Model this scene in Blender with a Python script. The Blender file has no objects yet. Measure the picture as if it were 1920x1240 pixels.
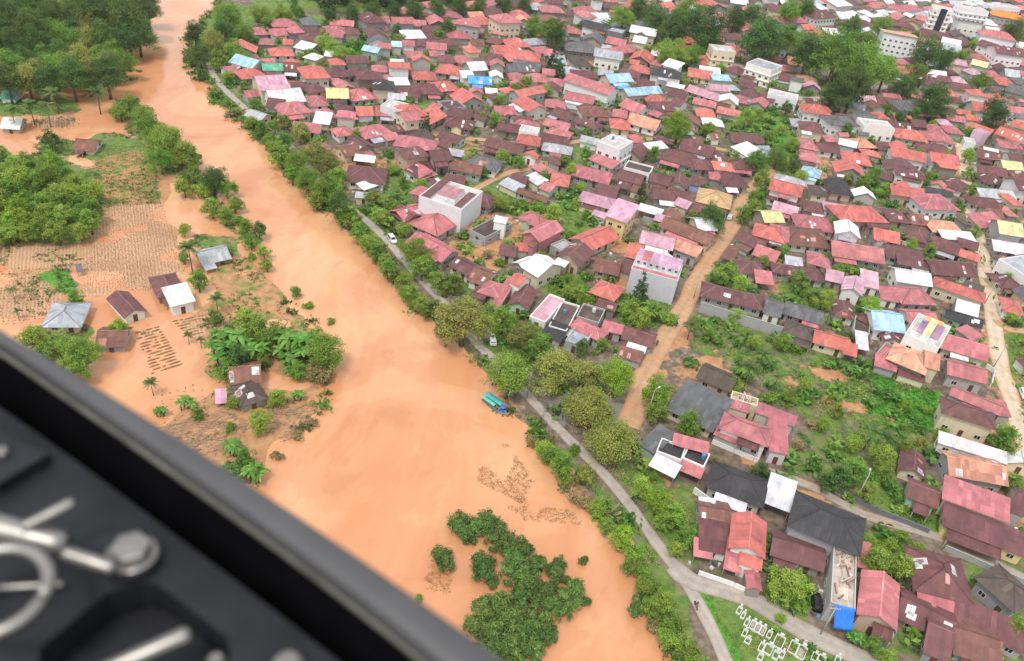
import bpy, math, random
import numpy as np
from mathutils import Vector, Matrix
from mathutils.geometry import tessellate_polygon
RND = random.Random(11)
NPR = np.random.default_rng(5)
scene = bpy.context.scene
COL = scene.collection

# ------------------------------------------------------------------ camera, sky, sun, exposure
CAM_ROT = [[0.989075, -0.14741, -0.0], [0.0856, 0.57435, -0.814122], [0.12001, 0.805228, 0.580694]]
cam_data = bpy.data.cameras.new('camera')
cam_data.sensor_width = 36.0
cam_data.lens = 28.125
cam_data.clip_start = 0.05
cam_data.clip_end = 20000
cam_data.dof.use_dof = True
cam_data.dof.focus_distance = 210
cam_data.dof.aperture_fstop = 2.5
cam = bpy.data.objects.new('camera', cam_data)
COL.objects.link(cam)
m = Matrix.Identity(4)
for i in range(3):
    for j in range(3):
        m[i][j] = CAM_ROT[i][j]
m.translation = (0, 0, 120)
cam.matrix_world = m
scene.camera = cam

world = bpy.data.worlds.new('World')
scene.world = world
world.use_nodes = True
wn, wl = world.node_tree.nodes, world.node_tree.links
sky = wn.new('ShaderNodeTexSky')
sky.sky_type = 'NISHITA'
sky.sun_disc = False
sky.sun_elevation = math.radians(62)
sky.sun_rotation = math.radians(205)
sky.air_density = 1.0
sky.dust_density = 4.0
veil = wn.new('ShaderNodeMixRGB')          # even bright cloud cover over the clear sky
veil.inputs['Fac'].default_value = 0.72
veil.inputs['Color2'].default_value = (9.6, 9.7, 9.9, 1)
wl.new(sky.outputs['Color'], veil.inputs['Color1'])
bg = wn['Background']
bg.inputs['Strength'].default_value = 0.105
wl.new(veil.outputs['Color'], bg.inputs['Color'])

sun_data = bpy.data.lights.new('sun', 'SUN')
sun_data.energy = 1.5
sun_data.angle = math.radians(10)
sun_data.color = (1.0, 0.95, 0.88)
sun = bpy.data.objects.new('sun', sun_data)
COL.objects.link(sun)
sun.rotation_euler = (math.radians(28), 0, math.radians(-25))
sun.location = (0, 0, 300)

scene.view_settings.view_transform = 'Standard'
scene.view_settings.look = 'None'
scene.view_settings.gamma = 1.0
scene.view_settings.use_curve_mapping = False
scene.view_settings.exposure = 0.47
scene.cycles.max_bounces = 5
scene.cycles.diffuse_bounces = 3
scene.cycles.glossy_bounces = 2
scene.cycles.transmission_bounces = 2
scene.cycles.transparent_max_bounces = 4

# ------------------------------------------------------------------ traced layout of the place (metres)
LANDMARKS = ['wide brown house with white awning', 'white block with maroon inset roofs', 'grey three-storey school wing', 'pale grey-blue house at the road bend', 'green-roofed green house', 'mauve-roofed white hall', 'dazzling white warehouse roof', 'cream house with black hipped roof', 'bright sky-blue roof', 'slate-grey flat-topped block', 'dark sweeping-roofed hall', 'white villa with black roof', 'long two-storey white school block', 'lower pale blue hall', 'white and aqua hospital wing', 'white five-storey hotel', 'tall white tower', 'vivid orange-roofed hall', 'wide white red-roofed building', 'wide dark grey hall', 'white villa with curved parapet', 'black pyramid-roofed house', 'vivid red gable house with tan walls', 'long coral gabled house', 'pale lime-roofed warehouse', 'grey sports-hall box', 'modern white house with mauve inset roofs', 'peach tiled house', 'cream house with dark maroon roof', 'faded terracotta warehouse', 'charcoal hipped house', 'huge charcoal roof', 'scarlet striped gable house', 'small coral pavilion', 'unfinished concrete block with blue tarpaulin', 'rose hipped house inside the wrap-round roof', 'tall pale grey three-storey house', 'maroon house behind the high grey wall', 'white three-storey hotel', 'straw-tan hipped house', 'tall yellow twin shophouse', 'rose hipped cottage', 'flooded white-roofed house', 'flooded grey metal house', 'grey metal shed by the coconut palm', 'flooded patched house', 'white tent-like roof', 'small grey riverbank hut', 'moored teal-roofed boat']
PHRASES = ['pink-red hipped house', 'rusty brown gabled house', 'maroon gabled house', 'white lean-to shed', 'two-storey maroon hipped house', 'pink-red lean-to shed', 'two-storey maroon gabled house', 'pink-red gabled house', 'pale grey lean-to house', 'white lean-to house', 'pink-red gabled shed', 'bright red hipped house', 'maroon lean-to shed', 'maroon hipped house', 'bright red gabled house', 'white flat-topped house', 'pale blue gabled house', 'brown flat-topped house', 'orange-brown hipped house', 'rusty brown hipped house', 'dark grey gabled house', 'two-storey pink-red hipped house', 'pale grey hipped house', 'pale grey gabled house', 'two-storey white flat-topped house', 'blue lean-to house', 'white gabled house', 'pale blue flat-topped house', 'pale pink gabled house', 'pale pink flat-topped house', 'pale lime flat-topped house', 'pale pink hipped house', 'two-storey white gabled house', 'dark grey hipped house', 'pink-red lean-to house', 'maroon lean-to house', 'black lean-to house', 'pale pink lean-to house', 'pale lime gabled house', 'maroon hipped shed', 'pink-red flat-topped shed', 'white flat-topped shed', 'maroon gabled shed', 'rusty brown lean-to shed', 'pale grey flat-topped house', 'bright red lean-to house', 'pale pink lean-to shed', 'bright red gabled shed', 'dark grey lean-to shed', 'blue lean-to shed', 'white hipped house', 'brown hipped house', 'orange-brown gabled house', 'two-storey white hipped house', 'brown gabled house', 'two-storey pink-red gabled house', 'two-storey pale grey gabled house', 'two-storey bright red gabled house', 'two-storey rusty brown hipped house', 'two-storey brown gabled house', 'two-storey dark grey hipped house', 'two-storey dark grey gabled house', 'two-storey bright red hipped house', 'rusty brown gabled shed', 'pale grey lean-to shed', 'bright red lean-to shed', 'pale pink gabled shed', 'dark grey gabled shed', 'white gabled shed', 'orange-brown gabled shed', 'brown lean-to shed', 'brown gabled shed', 'pale grey gabled shed', 'mid-green leafy tree', 'dark green tree', 'olive spreading tree', 'light green tree', 'small light green tree', 'low green shrub', 'small mid-green leafy tree', 'large olive spreading tree', 'large light green tree', 'lime-green tree', 'large yellow-flecked tree', 'brownish shrub', 'yellow-flecked tree', 'dark fronded palm clump', 'small lime-green tree', 'small banana clump', 'banana clump', 'large dark fronded palm clump', 'pointed conifer', 'palm tree', 'large dark green tree', 'large mid-green leafy tree', 'small pointed conifer', 'small dark green tree', 'small brownish shrub', 'small palm tree', 'large banana clump', 'small dark fronded palm clump', 'tall forest tree', 'small olive spreading tree']
HOUSES = [
('house',(1,0,2,0),[[-60.8,274.7,12.6,10.2,2.6,0.78,'r','H','']]),
('building','cream two-storey house with red roof amid the riverside red roofs',[[-50.0,284.1,6.9,9.0,6.5,0.66,'r','G','c'],[-49.5,282.0,9.4,5.0,2.6,0.57,'m','S','']]),
('house',(2,0,2,0),[[-71.1,270.2,6.7,7.9,2.6,0.71,'r','H','']]),
('house',(0,1,2,0),[[-65.0,255.4,7.5,9.0,2.6,0.74,'s','G','']]),
('house',(0,2,2,0),[[-62.1,260.4,8.6,9.0,2.8,0.82,'m','X','']]),
('shed',(0,3,2,0),[[-58.2,251.1,7.1,4.0,2.2,0.08,'w','S','']]),
('house','grey-walled two-storey house under a broad pink-red hipped roof',[[-42.9,263.1,14.5,10.2,5.5,-0.05,'r','H','g']]),
('house',(0,4,0,0),[[-42.4,254.8,9.6,9.0,5.6,0.66,'m','H','t'],[-39.5,247.1,9.4,6.0,2.6,-0.69,'r','S',''],[-38.2,248.9,12.5,6.0,2.6,1.14,'m','S','']]),
('shed',(0,5,1,1),[[-36.1,245.4,8.2,3.0,2.2,0.94,'r','S','']]),
('house',(0,6,2,1),[[-33.9,256.4,7.7,9.0,5.2,0.54,'m','G','']]),
('house',(0,1,2,1),[[-23.6,254.6,11.7,7.9,3.1,-0.12,'s','G','']]),
('house','slate-grey hipped house among brown roofs',[[-18.4,261.3,12.2,10.2,2.9,-0.19,'d','H','']]),
('house',(1,2,2,1),[[-26.2,245.6,6.9,6.8,2.6,0.03,'m','G','']]),
('house','wide brown hipped house behind the riverbank trees with a white awning',[[-54.6,238.4,13.1,12.4,2.8,0.13,'m','H',''],[-52.4,232.0,7.2,4.0,2.4,0.94,'w','S','']]),
('building','white two-storey block with maroon inset roofs by the riverside lane',[[-24.6,222.5,14.4,15.0,8.5,-0.32,'w','P','']]),
('house',(0,0,3,1),[[-27.7,213.2,12.6,11.3,2.8,1.08,'r','H','']]),
('house',(0,7,1,1),[[-36.6,216.9,9.5,9.0,2.6,0.84,'r','G','']]),
('house',(0,2,1,1),[[-36.7,215.9,8.0,7.9,2.6,-0.75,'m','G','']]),
('house','grey unfinished concrete deck house with a white stair pavilion',[[-10.9,215.2,6.2,13.0,3.2,-0.57,'n','F','g'],[-8.3,215.5,4.0,3.0,5.6,-0.14,'w','S','w']]),
('house','pink-red gabled two-storey house with pink-red walls',[[4.8,212.5,6.9,12.4,5.6,-0.6,'r','X','r']]),
('shed',(0,10,1,40),[[5.4,249.8,4.7,6.8,2.6,-0.52,'r','G','']]),
('house',(0,11,1,38),[[8.8,256.2,6.8,10.2,3.1,-0.05,'R','H','']]),
('house',(0,1,0,1),[[0.5,242.3,11.5,4.5,2.4,-0.4,'s','G','']]),
('house','bright red hipped house with a stepped lower porch roof',[[-4.3,284.7,9.0,9.0,4.0,-0.03,'R','H',''],[-5.4,281.0,6.1,4.0,2.6,0.54,'r','S','']]),
('house',(3,2,2,1),[[-12.3,278.9,14.6,9.0,2.7,-0.3,'m','G','']]),
('house','plain white two-storey box house with a maroon roof behind',[[-4.6,290.8,7.2,6.0,6.0,-0.11,'w','F','']]),
('house',(2,2,2,1),[[-32.3,279.1,9.3,7.9,2.8,-0.43,'m','G','e']]),
('house',(1,0,1,38),[[6.7,298.8,9.7,9.0,2.6,-0.26,'r','H','']]),
('house',(0,2,1,38),[[5.3,292.5,9.7,7.9,2.6,-0.07,'m','G','']]),
('shed',(1,12,2,1),[[-25.7,256.4,4.4,5.0,2.6,-0.07,'m','S','']]),
('house',(2,0,2,4),[[-129.4,385.7,12.5,10.2,2.6,0.51,'r','H','']]),
('house',(0,0,0,4),[[-105.0,387.2,12.0,10.2,2.6,0.25,'r','H','']]),
('house',(3,13,2,7),[[-92.3,407.0,11.3,14.7,5.0,0.65,'m','H','g']]),
('shed',(0,14,2,4),[[-118.6,359.4,4.8,6.8,2.6,0.14,'R','G','']]),
('house',(0,11,2,4),[[-117.3,344.9,10.5,10.2,2.6,0.46,'R','H','']]),
('house',(2,2,0,4),[[-102.5,359.3,11.2,9.0,2.6,-0.01,'m','G','']]),
('house','pale blue-roofed end shop of the row beside the green plot',[[-81.3,362.3,8.0,6.8,4.0,-0.16,'c','G','']]),
('building','grey three-storey school wing with red hipped roof before the palms',[[-44.3,413.4,12.6,9.0,8.0,-0.01,'r','H','g']]),
('building','cream three-storey block with rows of windows and red roof',[[-27.3,429.1,13.7,13.6,8.5,0.61,'r','H','c']]),
('house','pale grey-blue gabled house at the riverside road bend',[[-123.2,321.0,11.9,10.2,4.5,-0.33,'c','G','']]),
('house',(0,11,3,3),[[-119.6,313.0,11.0,10.2,2.8,0.71,'R','H','']]),
('house','green-roofed green house among red roofs near the river',[[-113.3,320.9,8.4,7.9,4.0,0.44,'e','G','e']]),
('house',(1,2,0,4),[[-108.3,326.2,9.2,10.2,3.0,0.24,'m','G','']]),
('house',(0,11,2,6),[[-96.3,321.9,11.0,13.6,4.0,0.55,'R','H','']]),
('house',(3,13,1,7),[[-88.9,329.5,10.7,10.2,2.6,0.61,'m','H','']]),
('house',(1,13,1,7),[[-80.2,335.1,9.0,10.2,2.6,0.44,'m','H','']]),
('house',(1,11,1,8),[[-44.7,354.2,11.1,11.3,2.6,-0.01,'R','H','']]),
('house','mauve-roofed white two-storey hall beside the riverside road',[[-106.7,298.7,11.6,15.8,6.0,0.59,'p','G','']]),
('house','dazzling white gabled warehouse roof near the river road',[[-98.8,290.5,13.2,13.6,4.5,0.64,'w','G','']]),
('house',(0,2,3,6),[[-99.1,283.6,6.3,9.0,4.0,0.1,'m','G','']]),
('house',(0,0,3,6),[[-92.7,281.2,11.5,11.3,4.0,0.71,'r','H','']]),
('house',(1,0,0,6),[[-87.4,295.2,7.4,10.2,2.6,0.53,'r','H','']]),
('house','pale yellow-green gabled house amid red roofs',[[-81.5,302.6,8.8,10.2,4.0,0.34,'y','G','']]),
('house',(2,13,0,6),[[-92.4,307.9,9.1,9.0,2.6,0.89,'m','H','']]),
('house',(0,0,1,7),[[-73.9,307.4,11.5,11.3,3.0,0.67,'r','H','']]),
('house','cream two-storey house with black hipped roof amid red roofs',[[-65.4,313.6,9.1,10.2,6.0,0.31,'k','H','c']]),
('house','white flat-roofed cube house in front of the black-roofed cream house',[[-56.9,295.0,8.7,8.0,6.0,-0.22,'w','F','']]),
('house',(0,11,0,7),[[-53.9,341.8,10.8,10.2,2.6,0.33,'R','H','']]),
('house',(0,13,0,7),[[-50.1,325.7,12.7,11.3,2.6,0.33,'m','H','']]),
('house',(2,11,1,8),[[-43.8,331.8,11.6,11.3,2.8,0.61,'R','H','']]),
('house',(0,2,0,7),[[-56.2,318.9,9.3,9.0,2.6,0.19,'m','G','']]),
('house','bright sky-blue gabled roof house among red roofs',[[-29.8,342.4,10.4,9.0,4.0,0.21,'b','G','']]),
('house',(0,17,3,8),[[-37.1,309.8,8.8,8.0,4.0,0.62,'n','F','g']]),
('house',(2,0,0,6),[[-81.0,284.1,6.8,9.0,2.6,0.66,'r','H','']]),
('house',(2,13,1,7),[[-74.7,290.0,7.7,10.2,2.6,0.39,'m','H','']]),
('house',(0,7,3,7),[[-59.5,295.0,9.7,9.0,2.6,0.2,'r','G','']]),
('house',(0,11,3,7),[[-51.2,293.0,10.7,11.3,5.0,0.53,'R','H','']]),
('house',(0,14,0,7),[[-44.5,296.1,13.4,10.2,2.6,1.16,'R','G','']]),
('house',(1,2,3,8),[[-32.5,304.8,9.2,9.0,2.6,-0.04,'m','G','']]),
('house',(2,11,0,2),[[-19.2,409.7,12.4,11.3,2.6,0.48,'R','H','']]),
('house',(0,14,2,8),[[-24.1,395.0,13.8,11.3,2.6,0.47,'R','G','']]),
('house',(2,11,0,8),[[-15.2,387.8,16.6,11.3,2.6,0.46,'R','H','']]),
('house',(1,20,0,8),[[-14.1,371.2,15.0,10.2,2.6,0.44,'d','G','']]),
('house',(0,0,3,8),[[-6.2,303.5,10.5,7.9,2.6,-0.02,'r','H','']]),
('house',(2,2,3,8),[[-12.7,297.3,8.9,7.9,2.6,-0.05,'m','G','']]),
('house','white two-storey house with a black gable roof beside a slate block',[[21.0,452.1,14.7,10.2,5.5,-0.33,'k','G','w']]),
('building','slate-grey flat-topped three-storey block near the far trees',[[31.2,448.7,10.3,9.0,6.5,-0.24,'g','F','d']]),
('house','large dusky red hipped house before the far trees',[[60.1,485.5,14.7,13.6,2.9,-0.15,'r','H','']]),
('house',(0,11,3,9),[[29.2,415.7,12.9,13.6,2.6,-0.05,'R','H','']]),
('house','dark brown sweeping-roofed hall with long curved eaves',[[12.9,417.1,16.7,14.7,3.1,0.18,'d','H','']]),
('house',(0,11,1,10),[[-12.6,390.9,13.6,13.6,2.6,0.0,'R','H','']]),
('house',(2,20,0,8),[[-11.4,375.7,13.2,11.3,2.6,-0.03,'d','G','']]),
('house',(0,22,1,12),[[8.7,376.3,11.3,11.3,2.8,0.1,'g','H','']]),
('house','white two-storey villa with a black hipped roof near the blue roofs',[[54.2,384.9,15.2,11.3,6.0,-0.08,'k','H','w']]),
('house','long two-storey white school block under a dusky red gable roof',[[18.5,351.9,23.4,10.2,6.2,-0.5,'r','G','w']]),
('house','upper pale blue gabled hall of the blue-roofed pair',[[30.6,373.5,13.5,10.2,4.0,0.57,'c','G','']]),
('house','lower pale blue gabled hall with a row of dark windows',[[41.2,360.0,19.9,9.0,4.0,0.6,'c','G','']]),
('house',(1,7,3,12),[[14.1,341.5,13.1,9.0,3.1,-0.13,'r','G','w']]),
('house',(0,14,0,8),[[-6.2,321.3,12.6,10.2,4.0,-0.9,'R','G','']]),
('house','red gabled school wing around the small yard',[[-8.5,337.4,16.5,7.9,4.0,0.82,'R','G','']]),
('house',(2,0,1,12),[[4.0,331.1,9.0,9.0,2.6,0.05,'r','H','']]),
('house',(2,2,3,12),[[8.0,319.7,8.8,9.0,2.9,-0.61,'m','G','']]),
('house',(0,7,3,13),[[38.3,340.8,10.7,10.2,3.0,-0.68,'r','G','w']]),
('house',(0,11,0,13),[[48.2,356.6,10.7,10.2,2.6,0.25,'R','H','']]),
('house',(0,19,3,12),[[20.2,328.6,11.6,11.3,2.8,0.26,'s','H','']]),
('house','rust-orange gabled house in front of the red-roofed rows',[[41.8,324.5,12.9,11.3,2.8,-0.36,'o','G','']]),
('house',(0,11,2,38),[[31.2,318.0,8.7,10.2,2.8,0.05,'R','H','']]),
('house',(0,11,0,11),[[79.2,428.5,15.2,13.6,2.6,0.17,'R','H','']]),
('house',(0,14,0,11),[[73.0,402.3,12.5,11.3,2.9,-0.05,'R','G','c']]),
('house',(1,28,0,11),[[72.9,374.5,17.3,9.0,2.6,-0.54,'p','G','']]),
('house','white gable-end house on the edge of the green plots',[[81.6,362.7,8.9,9.0,5.0,-0.19,'w','X','']]),
('building','pale aqua four-storey block with a light roof deck',[[85.3,426.3,12.0,10.0,11.0,0.12,'c','F','c']]),
('building','white and aqua four-storey hospital wing beside the dark trees',[[106.0,415.5,13.7,14.0,9.0,-0.58,'g','F','w']]),
('house',(1,0,2,14),[[145.3,544.7,24.6,13.6,4.0,0.51,'r','H','']]),
('building','white three-storey house with maroon hipped roof in the far trees',[[167.0,555.2,22.7,11.3,7.0,0.66,'m','H','w']]),
('building','white colonial-style block with maroon hipped roof before the mall',[[191.9,546.4,15.0,13.6,7.0,-0.11,'m','H','w']]),
('building','white five-storey hotel with balcony bands and a tan roof',[[200.5,505.5,20.5,16.0,13.0,-0.16,'o','B','w']]),
('building','tall white tower with a dark vertical panel',[[248.2,573.1,12.6,14.0,19.0,-0.26,'w','F','w']]),
('building','white office slab behind the tower',[[292.6,629.2,20.7,12.0,12.0,0.04,'w','F','w']]),
('building','white-framed office with maroon inset roof beside the tower',[[277.3,592.4,17.3,12.0,9.0,-0.04,'m','B','w']]),
('building','vivid orange-roofed hall at the far edge of town',[[328.5,647.8,23.5,15.8,7.0,-0.31,'a','H','']]),
('building','wide white building with red hipped roof',[[285.1,564.0,22.6,13.6,9.0,-0.21,'r','H','w']]),
('building',(0,6,3,18),[[270.8,539.7,11.3,11.3,7.0,-0.85,'m','G','w']]),
('building','white four-storey gabled building with dark tall windows',[[273.3,522.0,18.1,15.8,9.0,0.03,'m','G','w']]),
('house','bright red hipped hall beside the roadside trees',[[196.2,462.7,15.5,13.6,4.0,0.29,'R','H','']]),
('house','white two-storey house with small red hipped roof by the dark trees',[[222.0,433.1,9.7,9.0,5.5,-0.01,'R','H','w']]),
('house','white house under a large bright red hipped roof',[[122.7,369.3,13.7,11.3,4.5,0.02,'R','H','w']]),
('house',(0,24,3,14),[[110.2,382.4,13.8,9.0,5.5,-0.25,'w','F','w']]),
('house','wide dark grey hipped hall beside the tree-lined street',[[177.0,398.1,20.6,14.7,4.0,0.22,'d','H','']]),
('building',(0,24,2,17),[[338.6,682.2,27.8,12.0,8.0,0.41,'w','F','']]),
('house',(1,2,3,14),[[117.2,419.8,14.1,10.2,2.6,-0.18,'m','G','']]),
('house',(1,4,2,14),[[122.4,473.7,13.1,15.8,6.0,0.14,'m','H','w']]),
('house','cream-yellow two-storey house with dark windows and a brown hipped roof',[[114.2,341.2,10.3,10.2,5.6,-0.07,'m','H','c']]),
('house',(0,33,1,20),[[130.8,356.7,14.8,11.3,5.0,0.28,'d','H','w']]),
('house','white villa with a curved parapet near the tree-lined street',[[147.3,358.2,13.9,10.0,6.0,0.06,'w','A','w']]),
('house',(0,11,3,19),[[162.9,357.2,14.9,11.3,3.1,-0.05,'R','H','']]),
('house',(5,14,0,19),[[215.0,372.2,12.3,11.3,5.0,-0.74,'R','G','']]),
('building','narrow lilac two-storey house with flat roof',[[198.8,368.4,4.8,6.0,6.5,-0.9,'p','F','p']]),
('house','pink-red hipped house beside the green lane',[[110.4,326.7,9.8,10.2,2.9,-0.15,'r','H','']]),
('house',(0,2,2,21),[[118.3,327.1,10.2,9.0,2.6,0.06,'m','G','w']]),
('house',(0,11,2,21),[[128.8,318.8,11.8,11.3,2.9,-0.11,'R','H','']]),
('house',(0,18,3,20),[[136.3,339.1,10.9,10.2,2.6,0.36,'o','H','']]),
('house',(0,13,3,19),[[170.7,344.6,15.5,11.3,2.6,0.26,'m','H','']]),
('house','white house with long bright red gable roof amid brown roofs',[[151.9,328.0,14.5,10.2,4.4,-0.13,'R','G','w']]),
('house','white two-storey house with pink-red gable beside the pale road',[[166.7,328.3,12.3,10.2,5.0,0.02,'R','G','w']]),
('house','pale blue-grey hipped house in the green plot',[[104.5,294.6,7.5,9.0,4.0,-0.35,'c','H','']]),
('house','black steep pyramid-roofed house',[[113.2,285.9,9.0,12.0,3.1,-0.04,'k','Y','']]),
('house',(0,35,2,22),[[146.6,307.2,12.0,6.0,4.0,-0.11,'m','S','w']]),
('house','vivid red gable roof house with tan walls',[[139.1,289.1,13.3,9.0,4.0,0.05,'R','G','t']]),
('house',(0,13,0,22),[[165.5,307.5,9.2,10.2,2.6,-0.58,'m','H','']]),
('house','rose hipped house with white walls by the pale road',[[147.7,283.5,15.3,13.6,4.0,0.25,'r','H','w']]),
('house','white upstairs house with red gable and a maroon porch roof below',[[89.9,272.3,11.6,10.2,5.4,-0.27,'R','G','w'],[90.1,269.5,13.5,6.0,2.6,-0.1,'m','S','']]),
('house',(0,13,3,21),[[99.2,265.6,7.4,9.0,2.6,-0.12,'m','H','']]),
('house','broad rose-red hipped house beside the maroon rows',[[113.6,262.6,18.6,12.4,4.0,0.25,'R','H','']]),
('house',(1,13,3,22),[[130.1,268.7,8.3,10.2,2.6,0.06,'m','H','']]),
('house',(0,1,3,22),[[137.9,268.6,8.3,9.0,2.6,0.06,'s','G','']]),
('house',(0,18,3,22),[[145.8,264.8,12.2,10.2,2.8,0.06,'o','H','']]),
('house','white gable-fronted house above the long coral house',[[105.5,245.9,8.2,9.0,5.0,-0.16,'w','X','w']]),
('house',(0,0,3,21),[[96.0,252.3,13.5,11.3,2.8,0.02,'r','H','']]),
('house','rusty brown hipped house with loose white sheets on its roof',[[90.5,240.9,16.9,13.6,2.8,0.08,'s','H','']]),
('house',(0,0,0,39),[[81.5,238.1,6.8,11.3,4.2,-0.25,'r','H','w']]),
('house',(0,38,0,39),[[80.2,249.8,7.9,9.0,4.0,0.31,'y','G','']]),
('house',(0,28,1,21),[[88.2,260.5,8.8,7.9,2.9,-0.3,'p','G','']]),
('house','long coral gabled house above a hedge',[[106.0,235.3,17.1,11.3,2.9,-0.02,'r','G','']]),
('house',(0,2,0,23),[[122.8,239.7,12.2,10.2,2.6,-0.08,'m','G','']]),
('house',(2,13,3,22),[[133.6,256.0,7.4,11.3,2.6,-0.39,'m','H','']]),
('house',(2,2,1,24),[[141.0,249.9,9.5,10.2,2.8,-0.44,'m','G','w']]),
('house',(0,9,1,24),[[147.9,258.3,12.6,5.0,2.9,0.14,'w','S','']]),
('house',(1,2,1,24),[[150.2,254.2,6.8,6.8,2.6,-0.32,'m','G','']]),
('house',(3,2,1,24),[[136.2,234.1,16.1,10.2,2.6,0.16,'m','G','']]),
('house',(3,2,2,24),[[194.7,347.0,10.5,10.2,2.6,-0.22,'m','G','']]),
('house',(0,38,2,24),[[199.9,337.5,9.5,10.2,2.9,0.06,'y','G','']]),
('house',(1,2,2,24),[[187.9,328.7,13.2,9.0,2.6,0.04,'m','G','']]),
('house',(2,13,2,24),[[184.8,319.3,11.1,10.2,2.6,0.22,'m','H','']]),
('house',(0,23,2,24),[[178.8,303.1,15.8,9.0,2.9,0.17,'g','G','']]),
('house',(1,13,2,24),[[171.9,292.9,14.0,10.2,2.6,0.16,'m','H','']]),
('house',(0,34,1,24),[[165.3,275.7,13.7,8.0,2.6,0.46,'r','S','']]),
('house','pale lime-roofed warehouse at the right edge road',[[168.1,267.0,9.0,11.3,5.0,-0.03,'y','G','g']]),
('house','grey sports-hall box with ribbed pale deck at the right edge road',[[162.8,238.6,9.9,16.0,6.0,-1.08,'g','F','w']]),
('shed',(0,15,0,19),[[193.0,363.6,4.6,7.0,3.0,-0.25,'w','F','']]),
('house',(0,1,2,24),[[170.5,283.9,6.8,9.0,2.6,0.15,'s','G','']]),
('house','dark maroon pyramid-roofed house in the weedy plot',[[88.0,216.3,6.8,7.5,2.6,-0.06,'m','Y','']]),
('house',(0,28,3,23),[[94.8,217.5,5.4,8.0,2.6,-0.17,'p','G','']]),
('house','pale pink gabled white house beside the weedy plot',[[98.2,209.6,6.1,9.0,4.4,-0.38,'p','X','w'],[105.5,216.9,5.4,8.0,2.9,-0.17,'p','S','']]),
('house',(0,13,3,23),[[92.8,198.7,6.0,10.0,2.6,-0.09,'m','H','']]),
('shed',(0,39,1,26),[[99.2,196.1,4.0,7.0,2.6,-0.75,'m','H','']]),
('house','white gable-roofed house between maroon roofs above the modern white house',[[119.4,221.7,11.3,9.0,4.0,-0.01,'w','G','']]),
('house',(0,35,0,23),[[124.5,233.3,10.6,6.0,2.9,-0.13,'m','S','']]),
('house','coral hipped villa with cream walls on the right road',[[133.4,218.1,15.3,6.8,4.0,-0.43,'R','H','c']]),
('house',(2,0,2,26),[[109.8,210.9,5.3,8.0,2.8,-0.16,'r','H','']]),
('house',(1,0,2,26),[[116.9,211.6,12.0,10.0,3.1,0.2,'r','H','']]),
('house','pale silver-blue gabled house with a maroon porch gable',[[102.7,193.4,9.1,11.0,4.0,0.04,'c','G',''],[103.5,187.3,5.8,5.0,2.6,0.03,'m','X','']]),
('building','modern white house with cream and mauve inset roofs',[[110.9,185.0,8.8,14.0,8.0,-0.57,'w','Q','w']]),
('house','black gabled house on the right road',[[129.3,202.9,10.4,5.5,2.9,-0.3,'k','G','']]),
('house','large rose gable-roofed house on the right road above its twin',[[122.3,186.0,12.2,9.0,4.0,-0.28,'r','G','c']]),
('house','rose gable-roofed house below its twin on the right road',[[118.3,174.1,10.1,7.8,4.0,-0.17,'r','G','']]),
('house','peach tiled hipped house above the vivid green plot',[[104.5,176.1,10.1,10.0,4.0,-0.52,'o','H',''],[109.6,176.1,3.9,9.0,4.6,-0.22,'o','G','']]),
('shed',(0,40,1,27),[[99.3,179.5,2.2,8.0,3.4,-0.62,'r','F','']]),
('shed',(0,5,1,27),[[98.0,174.0,5.7,5.0,2.6,-0.29,'r','S','']]),
('shed',(0,12,3,27),[[104.0,170.8,6.7,3.0,2.2,-0.3,'m','S','']]),
('house','dark brown hipped house at the end of the long grey wall',[[77.6,183.8,9.1,7.5,2.6,-0.34,'n','H','']]),
('house','scarlet gable-roofed house beside a square white awning',[[85.1,181.0,9.6,7.2,2.8,-0.22,'R','G',''],[89.5,177.7,3.7,5.0,2.6,-0.27,'R','S','']]),
('shed','square white awning beside the scarlet gable house',[[94.0,182.8,3.4,7.0,2.4,-0.13,'w','S','']]),
('house',(0,13,1,25),[[153.5,230.9,8.6,9.0,2.6,0.18,'m','H','']]),
('house',(0,11,3,25),[[148.6,214.6,6.1,9.0,2.9,-0.24,'R','H','']]),
('house',(0,17,1,27),[[96.5,191.1,4.3,8.0,2.8,-0.33,'n','F','']]),
('shed',(0,41,0,26),[[121.0,189.9,2.4,6.0,3.0,-1.09,'w','F','']]),
('house',(0,7,2,28),[[116.6,162.1,11.9,5.2,3.8,-0.48,'r','G',''],[123.3,161.2,3.3,5.0,2.6,-0.01,'r','S','']]),
('house','cream two-storey house with dark maroon hipped roof above the round tree',[[110.7,153.9,12.4,7.0,5.6,-0.3,'m','H','c']]),
('house','long white mono-pitched roof beside the terracotta roof',[[109.0,143.8,15.0,3.8,3.1,-0.28,'w','S','w']]),
('house','faded terracotta gable warehouse with one rustier panel',[[105.8,136.1,13.0,8.5,4.0,-0.05,'o','G','']]),
('house','maroon rusted gabled house with pale green walls in a yard',[[91.8,126.8,6.6,7.0,2.9,-0.36,'m','G','e']]),
('house','long rose mono-pitched warehouse roof by the lane',[[101.3,124.5,13.2,6.6,5.0,-0.34,'r','S','']]),
('house','long brown lean-to roof with yellow frontage on the lane',[[101.3,117.8,16.2,6.2,3.1,-0.35,'m','S','y']]),
('house','charcoal hipped house with fine ridge lines between lane and scarlet gable',[[50.7,120.3,12.1,8.8,3.8,-0.31,'k','H','']]),
('house','bright white awning between two charcoal roofs',[[59.5,119.6,5.6,8.0,3.1,-0.33,'w','S','']]),
('house','huge charcoal roof with grey block wall beside the lane',[[66.4,111.0,14.0,10.8,6.0,-0.37,'k','H','g']]),
('house','scarlet striped gable house with white front balcony',[[50.4,105.9,6.9,9.5,4.6,-0.21,'R','X','w']]),
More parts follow.
